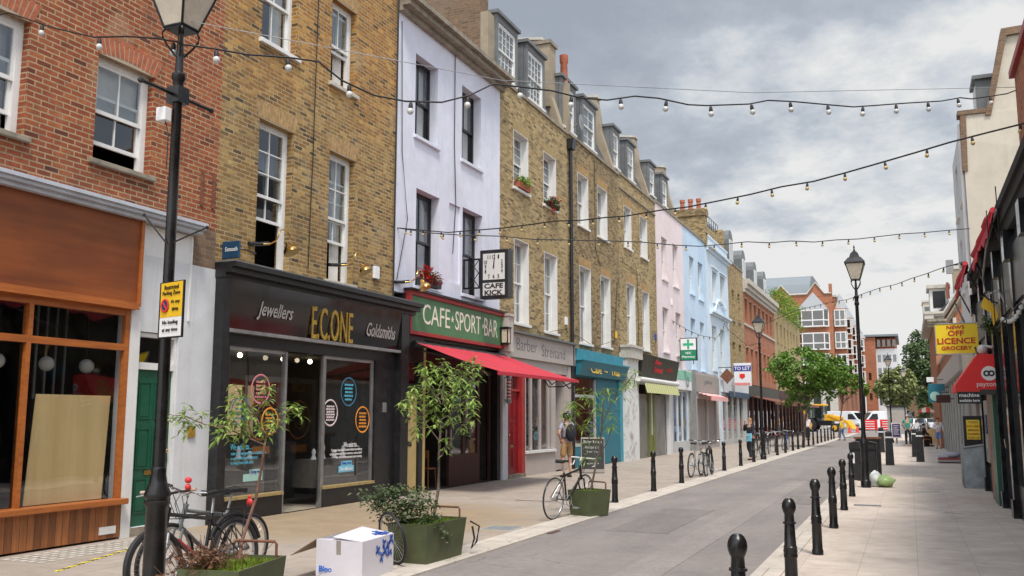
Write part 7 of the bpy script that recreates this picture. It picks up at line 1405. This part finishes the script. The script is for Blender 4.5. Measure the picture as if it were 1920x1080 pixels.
# ================= people =================
def skin(name, m, parent, V, E_, rad, sub=2):
    me = bpy.data.meshes.new(name); me.from_pydata(V, E_, []); me.update(); me.materials.append(MATS[m])
    o = bpy.data.objects.new(name, me); COL.objects.link(o); o.parent = parent
    md = o.modifiers.new('skin', 'SKIN'); md.use_smooth_shade = True
    sv = me.skin_vertices[0].data if me.skin_vertices else None
    if sv is None:
        bpy.context.view_layer.objects.active = o; sv = me.skin_vertices[0].data
    for i, r_ in enumerate(rad): sv[i].radius = (r_[0], r_[1]) if isinstance(r_, tuple) else (r_, r_)
    sv[0].use_root = True
    s_ = o.modifiers.new('sub', 'SUBSURF'); s_.levels = sub; s_.render_levels = sub
    return o
def person(label, loc, rz, h=1.72, top='cloth_grey', legs='cloth_tan', shorts=False, sleeves='short', hair='hair_dark', P=None, shoe='shoe', long_hair=False, group=None):
    """P overrides joints (m, for a 1.72 m figure facing +Y): hips, knees, ankles, shoulders, elbows, wrists as l/r pairs"""
    J = dict(pel=(0, 0, .95), spine=(0, -.01, 1.12), chest=(0, -.01, 1.30), neck=(0, .0, 1.47), skull=(0, .015, 1.60), crown=(0, .01, 1.68),
             hl=(-.085, 0, .90), hr=(.085, 0, .90), kl=(-.095, .02, .50), kr=(.095, .02, .50), al=(-.10, -.01, .09), ar=(.10, -.01, .09), tl=(-.11, .14, .035), tr=(.11, .14, .035),
             sl=(-.17, 0, 1.41), sr=(.17, 0, 1.41), el=(-.22, -.02, 1.14), er=(.22, -.02, 1.14), wl=(-.23, .05, .90), wr=(.23, .05, .90))
    if P: J.update(P)
    t = thing('person', label, 'person', loc, rz, group); k = h / 1.72
    g_ = lambda n: tuple(c * k for c in J[n])
    names = ['pel', 'spine', 'chest', 'neck', 'skull', 'crown', 'hl', 'kl', 'al', 'tl', 'hr', 'kr', 'ar', 'tr', 'sl', 'el', 'wl', 'sr', 'er', 'wr']
    rad = dict(pel=(.14, .10), spine=(.125, .09), chest=(.15, .10), neck=.052, skull=(.074, .092), crown=(.055, .065), hl=.085, hr=.085, kl=.052, kr=.052, al=.036, ar=.036, tl=.032, tr=.032, sl=.055, sr=.055, el=.038, er=.038, wl=.026, wr=.026)
    V = [g_(n) for n in names]; ix = {n: i for i, n in enumerate(names)}
    E_ = [(ix[a], ix[b]) for a, b in (('pel', 'spine'), ('spine', 'chest'), ('chest', 'neck'), ('neck', 'skull'), ('skull', 'crown'), ('pel', 'hl'), ('hl', 'kl'), ('kl', 'al'), ('al', 'tl'), ('pel', 'hr'), ('hr', 'kr'), ('kr', 'ar'), ('ar', 'tr'), ('chest', 'sl'), ('sl', 'el'), ('el', 'wl'), ('chest', 'sr'), ('sr', 'er'), ('er', 'wr'))]
    Rd = [tuple(c * k for c in rad[n]) if isinstance(rad[n], tuple) else rad[n] * k for n in names]
    for s_ in 'lr':   # palm, thumb and four fingers
        w_ = Vector(J['w' + s_]); d = (w_ - Vector(J['e' + s_])).normalized(); side = d.cross(Vector((0, 1, 0)));
        if side.length < .2: side = d.cross(Vector((0, 0, 1)))
        side.normalize(); nrm = side.cross(d); palm = w_ + d * .06; V.append(tuple(palm * k)); Rd.append((.034 * k, .018 * k)); pi_ = len(V) - 1; E_.append((ix['w' + s_], pi_))
        for f, ln in enumerate((.062, .072, .068, .052)):
            a = palm + side * (.028 - .018 * f) + d * .03; b = a + d * ln * .6 + nrm * .008; c = b + d * ln * .35 + nrm * .022
            V += [tuple(a * k), tuple(b * k), tuple(c * k)]; Rd += [.010 * k, .009 * k, .007 * k]; n = len(V); E_ += [(pi_, n - 3), (n - 3, n - 2), (n - 2, n - 1)]
        a = w_ + d * .03 + side * .035; b = a + side * .02 + d * .03 + nrm * .012; V += [tuple(a * k), tuple(b * k)]; Rd += [.011 * k, .009 * k]; n = len(V); E_ += [(pi_, n - 2), (n - 2, n - 1)]
    body = skin('body', 'skin', t, V, E_, Rd)
    # face
    sk = Vector(g_('skull')); m = MB(); m.slab([tuple(sk + Vector(p) * k) for p in ((-.012, .085, .0), (.012, .085, 0), (.006, .088, .04), (-.006, .088, .04))], (0, .022 * k, -.004 * k)); m.build('nose', 'skin', body, local=True)
    m = MB(); [m.ball(tuple(sk + Vector((x, .085, .03)) * k), .010 * k, 8) for x in (-.03, .03)]; m.build('eyes', 'hair_dark', body, local=True)
    m = MB(); m.box(sk.x - .022 * k, sk.x + .022 * k, sk.y + .08 * k, sk.y + .092 * k, sk.z - .036 * k, sk.z - .028 * k); m.build('mouth', 'red_trim', body, local=True)
    m = MB(); [m.ball(tuple(sk + Vector((x, 0, .01)) * k), .022 * k, 8, (.5, 1, 1.4)) for x in (-.078, .078)]; m.build('ears', 'skin', body, local=True)
    hm = MB(); b0 = sk + Vector((0, -.012, .038)) * k; hm.ball(tuple(b0), .094 * k, 14, (.93, 1.08, .92))
    hm.v = [(x, y if y < sk.y + .055 * k or z > sk.z + .075 * k else sk.y + .055 * k, z) for x, y, z in hm.v]
    if long_hair: hm.ball(tuple(sk + Vector((0, -.055, -.08)) * k), .085 * k, 12, (1.0, .6, 1.7))
    hm.build('hair', hair, t, local=True, smooth=True)
    # clothes: a slightly wider skin over the same joints
    def cloth(nm, m_, js, es, grow):
        vv = [tuple(c * k for c in js[n][0]) for n in js]; ii = {n: i for i, n in enumerate(js)}
        rr_ = [(tuple((c + grow) * k for c in js[n][1]) if isinstance(js[n][1], tuple) else (js[n][1] + grow) * k) for n in js]
        return skin(nm, m_, t, vv, [(ii[a], ii[b]) for a, b in es], rr_)
    lerp = lambda a, b, u: tuple(Vector(a).lerp(Vector(b), u))
    js = {'spine': (J['spine'], (.135, .10)), 'hem': ((J['pel'][0], J['pel'][1], J['pel'][2] - .02), (.15, .11)), 'chest': (J['chest'], (.155, .105)), 'col': (lerp(J['chest'], J['neck'], .78), (.075, .06)), 'sl': (J['sl'], .058), 'sr': (J['sr'], .058)}
    es = [('spine', 'hem'), ('spine', 'chest'), ('chest', 'col'), ('chest', 'sl'), ('chest', 'sr')]
    for s_ in 'lr':
        if sleeves == 'short': js['m' + s_] = (lerp(J['s' + s_], J['e' + s_], .62), .052); es.append(('s' + s_, 'm' + s_))
        else: js['e' + s_] = (J['e' + s_], .046); js['w' + s_] = (lerp(J['e' + s_], J['w' + s_], .93), .034); es += [('s' + s_, 'e' + s_), ('e' + s_, 'w' + s_)]
    cloth('top', top, js, es, .012)
    js = {'pel': ((J['pel'][0], J['pel'][1], J['pel'][2] + .02), (.145, .105)), 'low': ((J['pel'][0], J['pel'][1], J['pel'][2] - .06), (.145, .105))}; es = [('pel', 'low')]
    for s_ in 'lr':
        js['h' + s_] = (J['h' + s_], .088); es.append(('low', 'h' + s_))
        if shorts: js['k' + s_] = (lerp(J['h' + s_], J['k' + s_], .92), .078); es.append(('h' + s_, 'k' + s_))
        else: js['k' + s_] = (J['k' + s_], .064); js['a' + s_] = (lerp(J['k' + s_], J['a' + s_], .95), .052); es += [('h' + s_, 'k' + s_), ('k' + s_, 'a' + s_)]
    cloth('shorts' if shorts else 'trousers', legs, js, es, .008)
    for s_ in 'lr':
        a, b = Vector(J['a' + s_]) * k, Vector(J['t' + s_]) * k; d = (b - a); d.z = 0; d.normalize(); c = a + d * .07 * k; c.z = max(.035, min(a.z, b.z) - 0.0) * 1.0
        q = MB().ball((0, 0, 0), .05 * k, 12, (.9, 2.6, .85)); q.xf(Matrix.Translation(tuple(c)) @ Matrix.Rotation(math.atan2(-d.x, d.y), 4, 'Z')); q.v = [(x, y, max(z, c.z - .032)) for x, y, z in q.v]; q.build('shoe', shoe, t, local=True, smooth=True)
    return t
# man seen from behind with helmet and rucksack
t = person('man in grey shirt and tan shorts with black helmet and backpack, seen from behind', (-8.80, 24.8, 0), R(52), 1.76, 'cloth_grey', 'cloth_tan', True, P=dict(el=(-.30, -.06, 1.16), wl=(-.17, .06, 1.0), er=(.23, .10, 1.16), wr=(.16, .30, 1.20), kl=(-.11, .06, .50), al=(-.12, -.04, .09), tl=(-.13, .11, .035)))
MB().ball((0, 0, 1.68), .125, 16, (.92, 1.12, .78)).build('helmet', 'black_gloss', t, local=True, smooth=True)
m = MB(); m.ball((0, -.20, 1.22), .19, 14, (.82, .62, 1.3)); m.build('backpack', 'cloth_dark', t, local=True, smooth=True); m = MB(); [m.tube([(x, -.12, 1.42), (x * 1.05, 0, 1.50), (x * 1.1, .11, 1.38), (x * 1.15, .05, 1.1), (x, -.12, 1.08)], .018, 6) for x in (-.12, .12)]; m.build('backpack_strap', 'cloth_dark', t, local=True, smooth=True)
t = person('woman in dark clothes carrying a pale blue bag on the left pavement', (-5.72, 37.3, 0), R(150), 1.62, 'cloth_dark', 'cloth_dark', False, 'long', 'hair_fair', long_hair=True, P=dict(er=(.26, .05, 1.18), wr=(.12, .17, 1.48), el=(-.22, .06, 1.14), wl=(-.16, .22, 1.05), kl=(-.09, .14, .52), al=(-.09, .12, .09), tl=(-.09, .27, .05), ar=(.09, -.20, .12), tr=(.09, -.07, .035)))
MB().box(-.26, -.02, .20, .28, .72, 1.02).build('bag', 'blue_label', t, local=True, bevel=.02)
person('man in green shirt and black trousers walking away down the right pavement', (-.12, 57.2, 0), R(0), 1.80, 'cloth_teal', 'cloth_dark', False, 'short', 'hair_grey', shoe='shoe_light', P=dict(kl=(-.10, .10, .50), al=(-.10, .14, .09), tl=(-.10, .28, .06), ar=(.10, -.14, .10), tr=(.10, 0, .035), el=(-.26, .02, 1.15), wl=(-.2, .18, 1.02), er=(.26, .02, 1.15), wr=(.2, .2, 1.04)))
person('man in white shirt and blue shorts walking towards the camera at right', (1.36, 54.5, 0), R(176), 1.62, 'cloth_white', 'cloth_blue', True, 'long', 'hair_dark', P=dict(er=(.24, .02, 1.14), wr=(.05, .2, 1.12), el=(-.27, -.03, 1.15), wl=(-.30, .06, .92), kl=(-.10, .10, .5), al=(-.10, .10, .09), tl=(-.10, .23, .05)))
person('worker in yellow top and jeans walking on the road beside the left bollards', (-4.45, 71, 0), R(60), 1.60, 'hi_vis', 'cloth_jeans', False, 'long', 'hair_fair', P=dict(kl=(-.10, .12, .5), al=(-.10, .16, .09), tl=(-.10, .3, .06), ar=(.10, -.18, .12), tr=(.10, -.04, .04)))
person('person in pale shirt among the bollards near the digger', (-6.9, 72, 0), R(200), 1.74, 'cloth_white', 'cloth_dark', False, 'short')
t = person('person in black sitting on the market bench at far right', (.62, 58.5, 0), R(-60), 1.72, 'cloth_dark', 'cloth_dark', False, 'long', P=dict(pel=(0, 0, .52), spine=(0, .02, .70), chest=(0, .06, .90), neck=(0, .10, 1.07), skull=(0, .13, 1.19), crown=(0, .13, 1.27), sl=(-.17, .05, 1.0), sr=(.17, .05, 1.0), el=(-.22, .12, .76), er=(.22, .12, .76), wl=(-.15, .34, .66), wr=(.15, .34, .66), hl=(-.09, .04, .50), hr=(.09, .04, .50), kl=(-.12, .44, .52), kr=(.12, .44, .52), al=(-.12, .46, .10), ar=(.12, .46, .10), tl=(-.12, .6, .035), tr=(.12, .6, .035)))
b_ = thing('bench', 'low wooden bench under the seated person', 'bench', (.62, 58.5, 0), R(-60)); MB().box(-.5, .5, -.18, .18, .38, .43).build('seat', 'wood_boards', b_, local=True); [MB().box(x, x + .05, -.15, .15, 0, .38).build('leg', 'black_paint', b_, local=True) for x in (-.42, .37)]
# ================= far end =================
def big_tree(label, base, r_, zc, rz_, n, lm, seed, ln=.22, wd=.16, trunk=.12, lean=(0, 0)):
    t = thing('street_tree', label, 'tree', base); rr = random.Random(seed); top = (base[0] + lean[0], base[1] + lean[1], zc)
    MB().tube([base, (base[0] + lean[0] * .3, base[1], zc * .35), (base[0] + lean[0] * .6, base[1], zc * .6), top], [trunk, trunk * .75, trunk * .6, trunk * .3], 9).build('trunk', 'bark', t, smooth=True)
    br = MB(); cl = []
    while len(cl) < n:
        u = Vector((rr.gauss(0, 1), rr.gauss(0, 1), rr.gauss(0, 1))).normalized() * rr.uniform(.35, 1.0) ** .6
        f = 1 + .18 * math.sin(3 * u.x + seed) + .14 * math.sin(4 * u.z + 2 * seed) + .12 * math.sin(5 * u.y)
        cl.append(Vector((top[0] + u.x * r_ * f, top[1] + u.y * r_ * f, zc + u.z * rz_ * f)))
    f = MB()
    for i, c in enumerate(cl):
        if i % 4 == 0: br.tube(jig((base[0] + lean[0] * .6, base[1], zc * .6 + rr.uniform(-.1, .3) * rz_), c, 3, .06, rr), [trunk * .3, trunk * .2, trunk * .12, trunk * .05], 5)
        leaves(f, c, 26, (r_ * .19, r_ * .19, rz_ * .16), ln, wd, .35, rr)
    br.build('limbs', 'bark', t); f.build('crown', lm, t); return t
big_tree('bushy green street tree in front of the arched red brick terrace', (-5.55, 55, 0), 2.05, 3.95, 1.55, 170, 'leaf_tree', 3, .26, .17, .09, lean=(.55, 0))
big_tree('thin second street tree just right of the bushy one', (-5.3, 80, 0), 1.5, 4.6, 1.35, 70, 'leaf_tree', 5, .3, .2, .07, lean=(.7, 0))
big_tree('broad olive green tree behind the parked vans', (-1.6, 128, 0), 2.5, 5.4, 2.7, 170, 'leaf_olive', 7, .5, .36, .2)
big_tree('tall dark green tree left of the yellow grocery sign', (2.6, 140, 0), 2.7, 7.6, 4.7, 220, 'leaf_dark', 9, .55, .4, .22)
big_tree('tall dark green tree furthest right behind the shop signs', (5.8, 150, 0), 2.6, 8.4, 4.6, 200, 'leaf_dark', 11, .55, .4, .22)
# gabled apartment block
a = thing('apartment_block', 'red brick apartment block with white bay windows and pointed gables at the far end', 'building', (-12, 142, 0))
X0, X1, Y0 = -21.0, -9.35, 140.0
MB().box(X0, X1, Y0, Y0 + 20, 0, 19.2).build('wall', 'brick_orange', a)
MB().box(X0, X1 + .2, Y0 - .2, Y0 + 20, 0, 6.6).build('stone_base', 'pale_stone', a)
PK = [(X0, 19.2), (-17.6, 19.2), (-16.3, 20.6), (-15.1, 19.2), (-12.75, 19.2), (-11.5, 20.8), (-10.3, 19.2), (X1, 19.2)]
MB().slab([(x, Y0, z) for x, z in PK] + [(X1, Y0, 18.9), (X0, Y0, 18.9)], (0, .8, .0)).xf(Matrix.Translation((0, -.02, 0))).build('gable', 'brick_orange', a)
m = MB(); m.tube([(x, Y0 - .1, z + .08) for x, z in PK], .14, 6); m.build('gable_coping', 'pale_stone', a)
m = MB(); m.box(X1 - .35, X1 + .1, Y0 - .2, Y0 + .3, 19.2, 20.6); m.build('chimney', 'brick_orange', a)
rf = MB().slab([(X0 - 4, Y0 + 1, 19.2), (X0 - 4, Y0 + 2.0, 21.0), (X0 - 4, Y0 + 4, 22.3), (X0 - 4, Y0 + 7, 22.9), (X0 - 4, Y0 + 20, 22.9), (X0 - 4, Y0 + 20, 19.2)], (12.6, 0, 0)).build('roof', 'slatroof', a)
def bay(par, x0, x1, z0, z1, y, d=.9, ch=.6):
    b = MB().slab([(x0, y, z0), (x0 + ch, y - d, z0), (x1 - ch, y - d, z0), (x1, y, z0)], (0, 0, z1 - z0)).build('bay_window', 'glass_far', par)
    m = MB()
    for z in (z0, z0 + (z1 - z0) * .38, z1): m.slab([(x0 - .08, y, z - .07), (x0 + ch - .05, y - d - .1, z - .07), (x1 - ch + .05, y - d - .1, z - .07), (x1 + .08, y, z - .07)], (0, 0, .16))
    for x in (x0 + ch, (x0 + x1) / 2, x1 - ch): m.box(x - .07, x + .07, y - d - .08, y - d + .05, z0, z1)
    for x in (x0, x1): m.box(x - .08, x + .08, y - .15, y, z0, z1)
    m.build('frame', 'white_paint', b); return b
for zz in (8.2, 11.2, 14.5): bay(a, -14.1, -9.9, zz, zz + 2.3, Y0); bay(a, -19.2, -15.6, zz, zz + 2.3, Y0)
MB().slab([(-14.2, Y0 - 1, 16.85), (-9.8, Y0 - 1, 16.85), (-11.9, Y0 - .2, 19.5)], (0, .8, 0)).build('bay_roof', 'zinc', a)
m = MB()
for x in (-12.9, -11.2): m.box(x, x + .5, Y0 - .35, Y0 - .2, 0, 6.3)
m.box(-14, X1 + .3, Y0 - .5, Y0 - .2, 6.2, 6.7); m.build('column', 'pale_stone', a)
m = MB(); m.box(-13.9, -11.4, Y0 - .24, Y0 - .2, 1.0, 5.2); m.box(-11.0, -10.2, Y0 - .24, Y0 - .2, .2, 4.4); m.build('shop_window', 'glass_far', a)
# receding wings with stepped bays
for i in range(6):
    y = 141.5 + i * 14; x = X1 + .02 * i; h = 18.9 - .1 * i
    w_ = MB().box(X1 - .5, x + .35, y + .3, y + 13.9, 0, h).build('wall', 'brick_orange', a); MB().box(X1 - .5, x + .5, y + .2, y + 13, h, h + .3).build('wall_coping', 'pale_stone', w_)
    MB().box(x - .2, x + 1.6, y + .31, y + 4, 6.4, 17.2).build('wall', 'brick_orange', a)
    for zz in (8.2, 11.4, 14.6): bay(a, x + .05, x + 1.75, zz, zz + 2.3, y + .3, .5, .15)
    MB().lathe([(1.2, 0), (.1, 2.2)], (x + .9, y + 1.4, 17.2), 6).build('bay_roof', 'zinc', a)
f_ = thing('brick_block', 'plain orange brick flats with grey top storey beyond the gabled block', 'building', (-5, 205, 0))
MB().box(-7.7, -5.5, 200, 225, 0, 17.6).build('wall', 'brick_orange', f_); MB().box(-5.5, -1.5, 201, 225, 0, 15.2).build('wall', 'white_render', f_); MB().box(-8, -1.2, 199.6, 225, 17.6, 18).build('roof', 'slatroof', f_); MB().box(-5.5, -1.7, 201.5, 225, 15.2, 17.4).build('top_storey', 'arch_red', f_)
m = MB()
for i in range(4):
    for z in (4, 7, 10, 12.6, 15.6): m.box(-5.2 + i * .95, -4.6 + i * .95, 200.95, 201.0 + (.5 if z > 15 else 0), z, z + 1.4)
m.box(-7.0, -6.5, 199.95, 200, 5, 6.4); m.box(-7.0, -6.5, 199.95, 200, 9, 10.4); m.build('window', 'glass_far', f_)
tb = thing('tower_block', 'pale distant tower block above the trees at right', 'building', (9.5, 400, 0)); MB().box(7.3, 18, 400, 415, 0, 46.5).build('wall', 'cream', tb); m = MB()
for i in range(14): m.box(7.8, 10.8, 399.9, 400, 4 + i * 3, 5.7 + i * 3)
m.build('window', 'glass_far', tb); MB().box(7, 18.3, 399.5, 415, 46.5, 47.2).build('roof', 'pale_stone', tb)
fb = thing('low_building', 'low grey building closing the view behind the vans', 'building', (0, 170, 0)); MB().box(-1.2, 30, 172, 182, 0, 7.5).build('wall', 'brick_brown', fb); m = MB(); [m.box(-.5 + i * 2.2, .8 + i * 2.2, 171.95, 172, z, z + 1.5) for i in range(12) for z in (1.2, 4.4)]; m.build('window', 'glass_far', fb); MB().box(-1.4, 30.2, 171.8, 182.2, 7.5, 7.8).build('roof', 'slate', fb)
# railings by the junction
rl = thing('railing', 'black iron railing in front of the gabled block', 'railing', (-8, 136, 0)); m = MB(); [m.tube([(-14 + i * .35, 136, 0), (-14 + i * .35, 136, 1.3)], .02, 4) for i in range(32)]; m.build('bars', 'black_paint', rl); MB().box(-14, -3, 135.97, 136.03, 1.25, 1.3).build('rail', 'black_paint', rl)
# vehicles (local: length along x, front at +x)
def vehicle(label, loc, rz, prof, w_, m_, wheels, r_, glassp, cat='van', nm='parked_van', lights=True):
    t = thing(nm, label, cat, loc, rz); MB().slab([(x, -w_ / 2, z) for x, z in prof], (0, w_, 0)).build('body', m_, t, local=True, bevel=.06)
    for p in glassp: MB().slab([(x, -w_ / 2 - .01, z) for x, z in p], (0, w_ + .02, 0)).build('side_window', 'black_gloss', t, local=True)
    for x in wheels:
        for s_ in (-1, 1):
            c = MB().lathe([(r_ * .7, -.12), (r_, -.10), (r_, .10), (r_ * .7, .12)], (x, s_ * (w_ / 2 - .08), r_), 22, 'y').build('wheel', 'rubber', t, local=True, smooth=True); MB().lathe([(r_ * .55, -.125), (r_ * .55, .125)], (x, s_ * (w_ / 2 - .08), r_), 16, 'y').build('rim', 'steel', c, local=True)
    xf = max(x for x, z in prof)
    for s_ in (-1, 1): MB().box(xf - .12, xf + .02, s_ * w_ * .36 - .14, s_ * w_ * .36 + .14, .75, .95).build('headlight', 'headlamp', t, local=True)
    MB().box(xf - .05, xf + .03, -w_ * .25, w_ * .25, .5, .7).build('grille', 'rubber', t, local=True); MB().box(xf, xf + .035, -.25, .25, .36, .47).build('number_plate', 'white_sign', t, local=True)
    return t
vp = [(-2.6, .3), (2.55, .3), (2.6, .9), (2.3, 1.15), (1.75, 1.3), (1.0, 2.25), (.7, 2.4), (-2.6, 2.4)]
def wscreen(t, w_, a, b): MB().slab([(a[0], -w_ * .44, a[1]), (a[0], w_ * .44, a[1]), (b[0], w_ * .40, b[1]), (b[0], -w_ * .40, b[1])], (.03, 0, .02)).build('windscreen', 'black_gloss', t, local=True)
t = vehicle('white van with cleaning signs parked facing left beyond the cones', (-3.6, 126, 0), R(200), vp, 1.95, 'vehicle_white', (-1.7, 1.7), .34, [[(1.5, 1.35), (.95, 2.05), (.35, 2.05), (.3, 1.35)]]); wscreen(t, 1.95, (1.72, 1.36), (1.08, 2.2))
t = vehicle('white van parked left of the traffic cones behind the digger', (-7.2, 130, 0), R(-25), vp, 1.95, 'vehicle_white', (-1.7, 1.7), .34, [[(1.5, 1.35), (.95, 2.05), (.35, 2.05), (.3, 1.35)]]); wscreen(t, 1.95, (1.72, 1.36), (1.08, 2.2))
cp = [(-2.1, .3), (2.05, .3), (2.1, .7), (1.9, .85), (1.0, .98), (.4, 1.45), (-1.0, 1.48), (-1.7, 1.05), (-2.1, .95)]
for i, (x, y, mm, lb_) in enumerate(((-.2, 118, 'vehicle_white', 'white car behind the man in the green top'), (.9, 126, 'vehicle_grey', 'grey car to the right behind the pavement posts'), (-1.6, 133, 'vehicle_blue', 'dark blue car half hidden behind the white van'), (2.6, 135, 'vehicle_white', 'pale car farthest right under the dark trees'))):
    t = vehicle(lb_, (x, y, 0), R(-100 + i * 9), cp, 1.75, mm, (-1.3, 1.3), .31, [[(.85, 1.0), (.38, 1.38), (-.95, 1.4), (-1.45, 1.05)]], 'car', 'parked_car'); wscreen(t, 1.75, (1.02, 1.0), (.45, 1.42))
# digger
dg = thing('digger', 'yellow backhoe digger with canopy cab working at the left end of the street', 'digger', (-9.2, 112, 0), R(-12))
MB().box(-1.9, 1.3, -.6, .6, .7, 1.25).build('chassis', 'black_paint', dg, local=True)
MB().slab([(.5, -.55, 1.25), (2.3, -.5, 1.15), (2.35, -.5, 1.7), (.5, -.55, 1.95)], (0, 1.1, 0)).build('bonnet', 'digger_yellow', dg, local=True, bevel=.05)
for x, r_ in ((-1.15, .78), (1.75, .48)):
    for s_ in (-1, 1):
        c = MB().lathe([(r_ * .75, -.22), (r_, -.18), (r_, .18), (r_ * .75, .22)], (x, s_ * .85, r_), 22, 'y').build('wheel', 'rubber', dg, local=True, smooth=True); MB().lathe([(r_ * .55, -.23), (r_ * .55, .23)], (x, s_ * .85, r_), 16, 'y').build('rim', 'digger_yellow', c, local=True)
cb = MB(); [cb.tube([(x, y, 1.25), (x * .92, y, 2.9)], .06, 6) for x in (-1.2, .4) for y in (-.7, .7)]; cb = cb.build('cab_frame', 'black_paint', dg, local=True)
MB().slab([(-1.15, -.68, 1.5), (.36, -.68, 1.5), (.33, -.68, 2.85), (-1.1, -.68, 2.85)], (0, 1.36, 0)).build('cab_glass', 'glass_far', cb, local=True); MB().box(-1.4, .6, -.85, .85, 2.9, 3.1).build('cab_roof', 'digger_yellow', dg, local=True, bevel=.05)
m = MB(); m.slab([(-1.3, -.1, 1.2), (-2.3, -.1, 2.6), (-2.1, -.1, 2.75), (-1.1, -.1, 1.5)], (0, .25, 0)); m.slab([(-2.3, -.1, 2.75), (-3.3, -.1, 1.4), (-3.1, -.1, 1.3), (-2.1, -.1, 2.5)], (0, .25, 0)); m.build('boom', 'digger_yellow', dg, local=True); MB().slab([(-3.4, -.35, 1.4), (-3.0, -.35, 1.3), (-2.9, -.35, .8), (-3.3, -.35, .6), (-3.6, -.35, 1.0)], (0, .7, 0)).build('bucket', 'digger_yellow', dg, local=True)
m = MB(); [m.slab([(.9, s_ * .6, 1.8), (2.9, s_ * .6, .9), (3.0, s_ * .6, 1.1), (1.0, s_ * .6, 2.0)], (0, .1, 0)) for s_ in (-1, 1)]; m.build('loader_arm', 'digger_yellow', dg, local=True); MB().slab([(3.0, -1.0, .5), (3.7, -1.0, .35), (3.3, -1.0, .9), (3.0, -1.0, 1.3)], (0, 2.0, 0)).build('loader_bucket', 'digger_yellow', dg, local=True)
for i, (x, y) in enumerate(((-5.9, 106), (-5.2, 107.5))):
    t = thing('traffic_cone', ['red traffic cone left of the white van', 'red traffic cone touching the van bumper'][i], 'cone', (x, y, 0), 0, 'red traffic cones'); MB().lathe([(.17, .04), (.03, .75)], n=14).build('cone', 'cone_red', t, local=True); MB().box(-.22, .22, -.22, .22, 0, .04).build('cone_base', 'cone_red', t, local=True); MB().lathe([(.125, .26), (.09, .42)], n=14).build('cone_band', 'white_sign', t, local=True)
for i, (x, y, lb_) in enumerate(((-3.6, 104, 'red roadworks sign with white lettering in front of the white van'), (-2.2, 104, 'smaller red roadworks sign right of the other'))):
    t = thing('roadworks_sign', lb_, 'sign', (x, y, 0)); wd = .9 if i == 0 else .6; p = MB().box(x - wd, x + wd * .6, y, y + .05, .35, 1.4).build('sign_board', 'red_bright', t); m = MB(); [m.box(x - wd * .7, x + wd * .3, y - .01, y, 1.15 - k * .24, 1.23 - k * .24) for k in range(4)]; m.build('lettering', 'white_sign', p); m = MB(); m.tube([(x - wd * .8, y + .1, 0), (x - wd * .8, y, .9)], .03, 5); m.tube([(x + wd * .4, y + .1, 0), (x + wd * .4, y, .9)], .03, 5); m.build('sign_leg', 'black_paint', t)
mk = thing('market_stall', 'small stall under a red and cream striped parasol at far right', 'market stall', (1.05, 66, 0)); MB().lathe([(.62, 1.95), (.05, 2.3)], (1.05, 66, 0), 12).build('parasol', 'red_cream_stripe', mk); MB().tube([(1.05, 66, 0), (1.05, 66, 2.3)], .025, 6).build('pole', 'grey_metal', mk); MB().box(.65, 1.45, 65.7, 66.3, 0, .9).build('counter', 'plywood', mk)
gb = thing('grey_kiosk', 'grey kiosk box standing behind the posts on the far pavement', 'kiosk', (-1.0, 100, 0)); MB().box(-2.0, -.2, 100, 101, .0, 2.6).build('kiosk_body', 'grey_metal', gb); MB().box(-2.1, -.1, 99.9, 101.1, 2.6, 2.75).build('kiosk_roof', 'black_paint', gb); MB().box(-1.8, -.4, 99.97, 100, .9, 2.3).build('poster', 'taupe', gb)
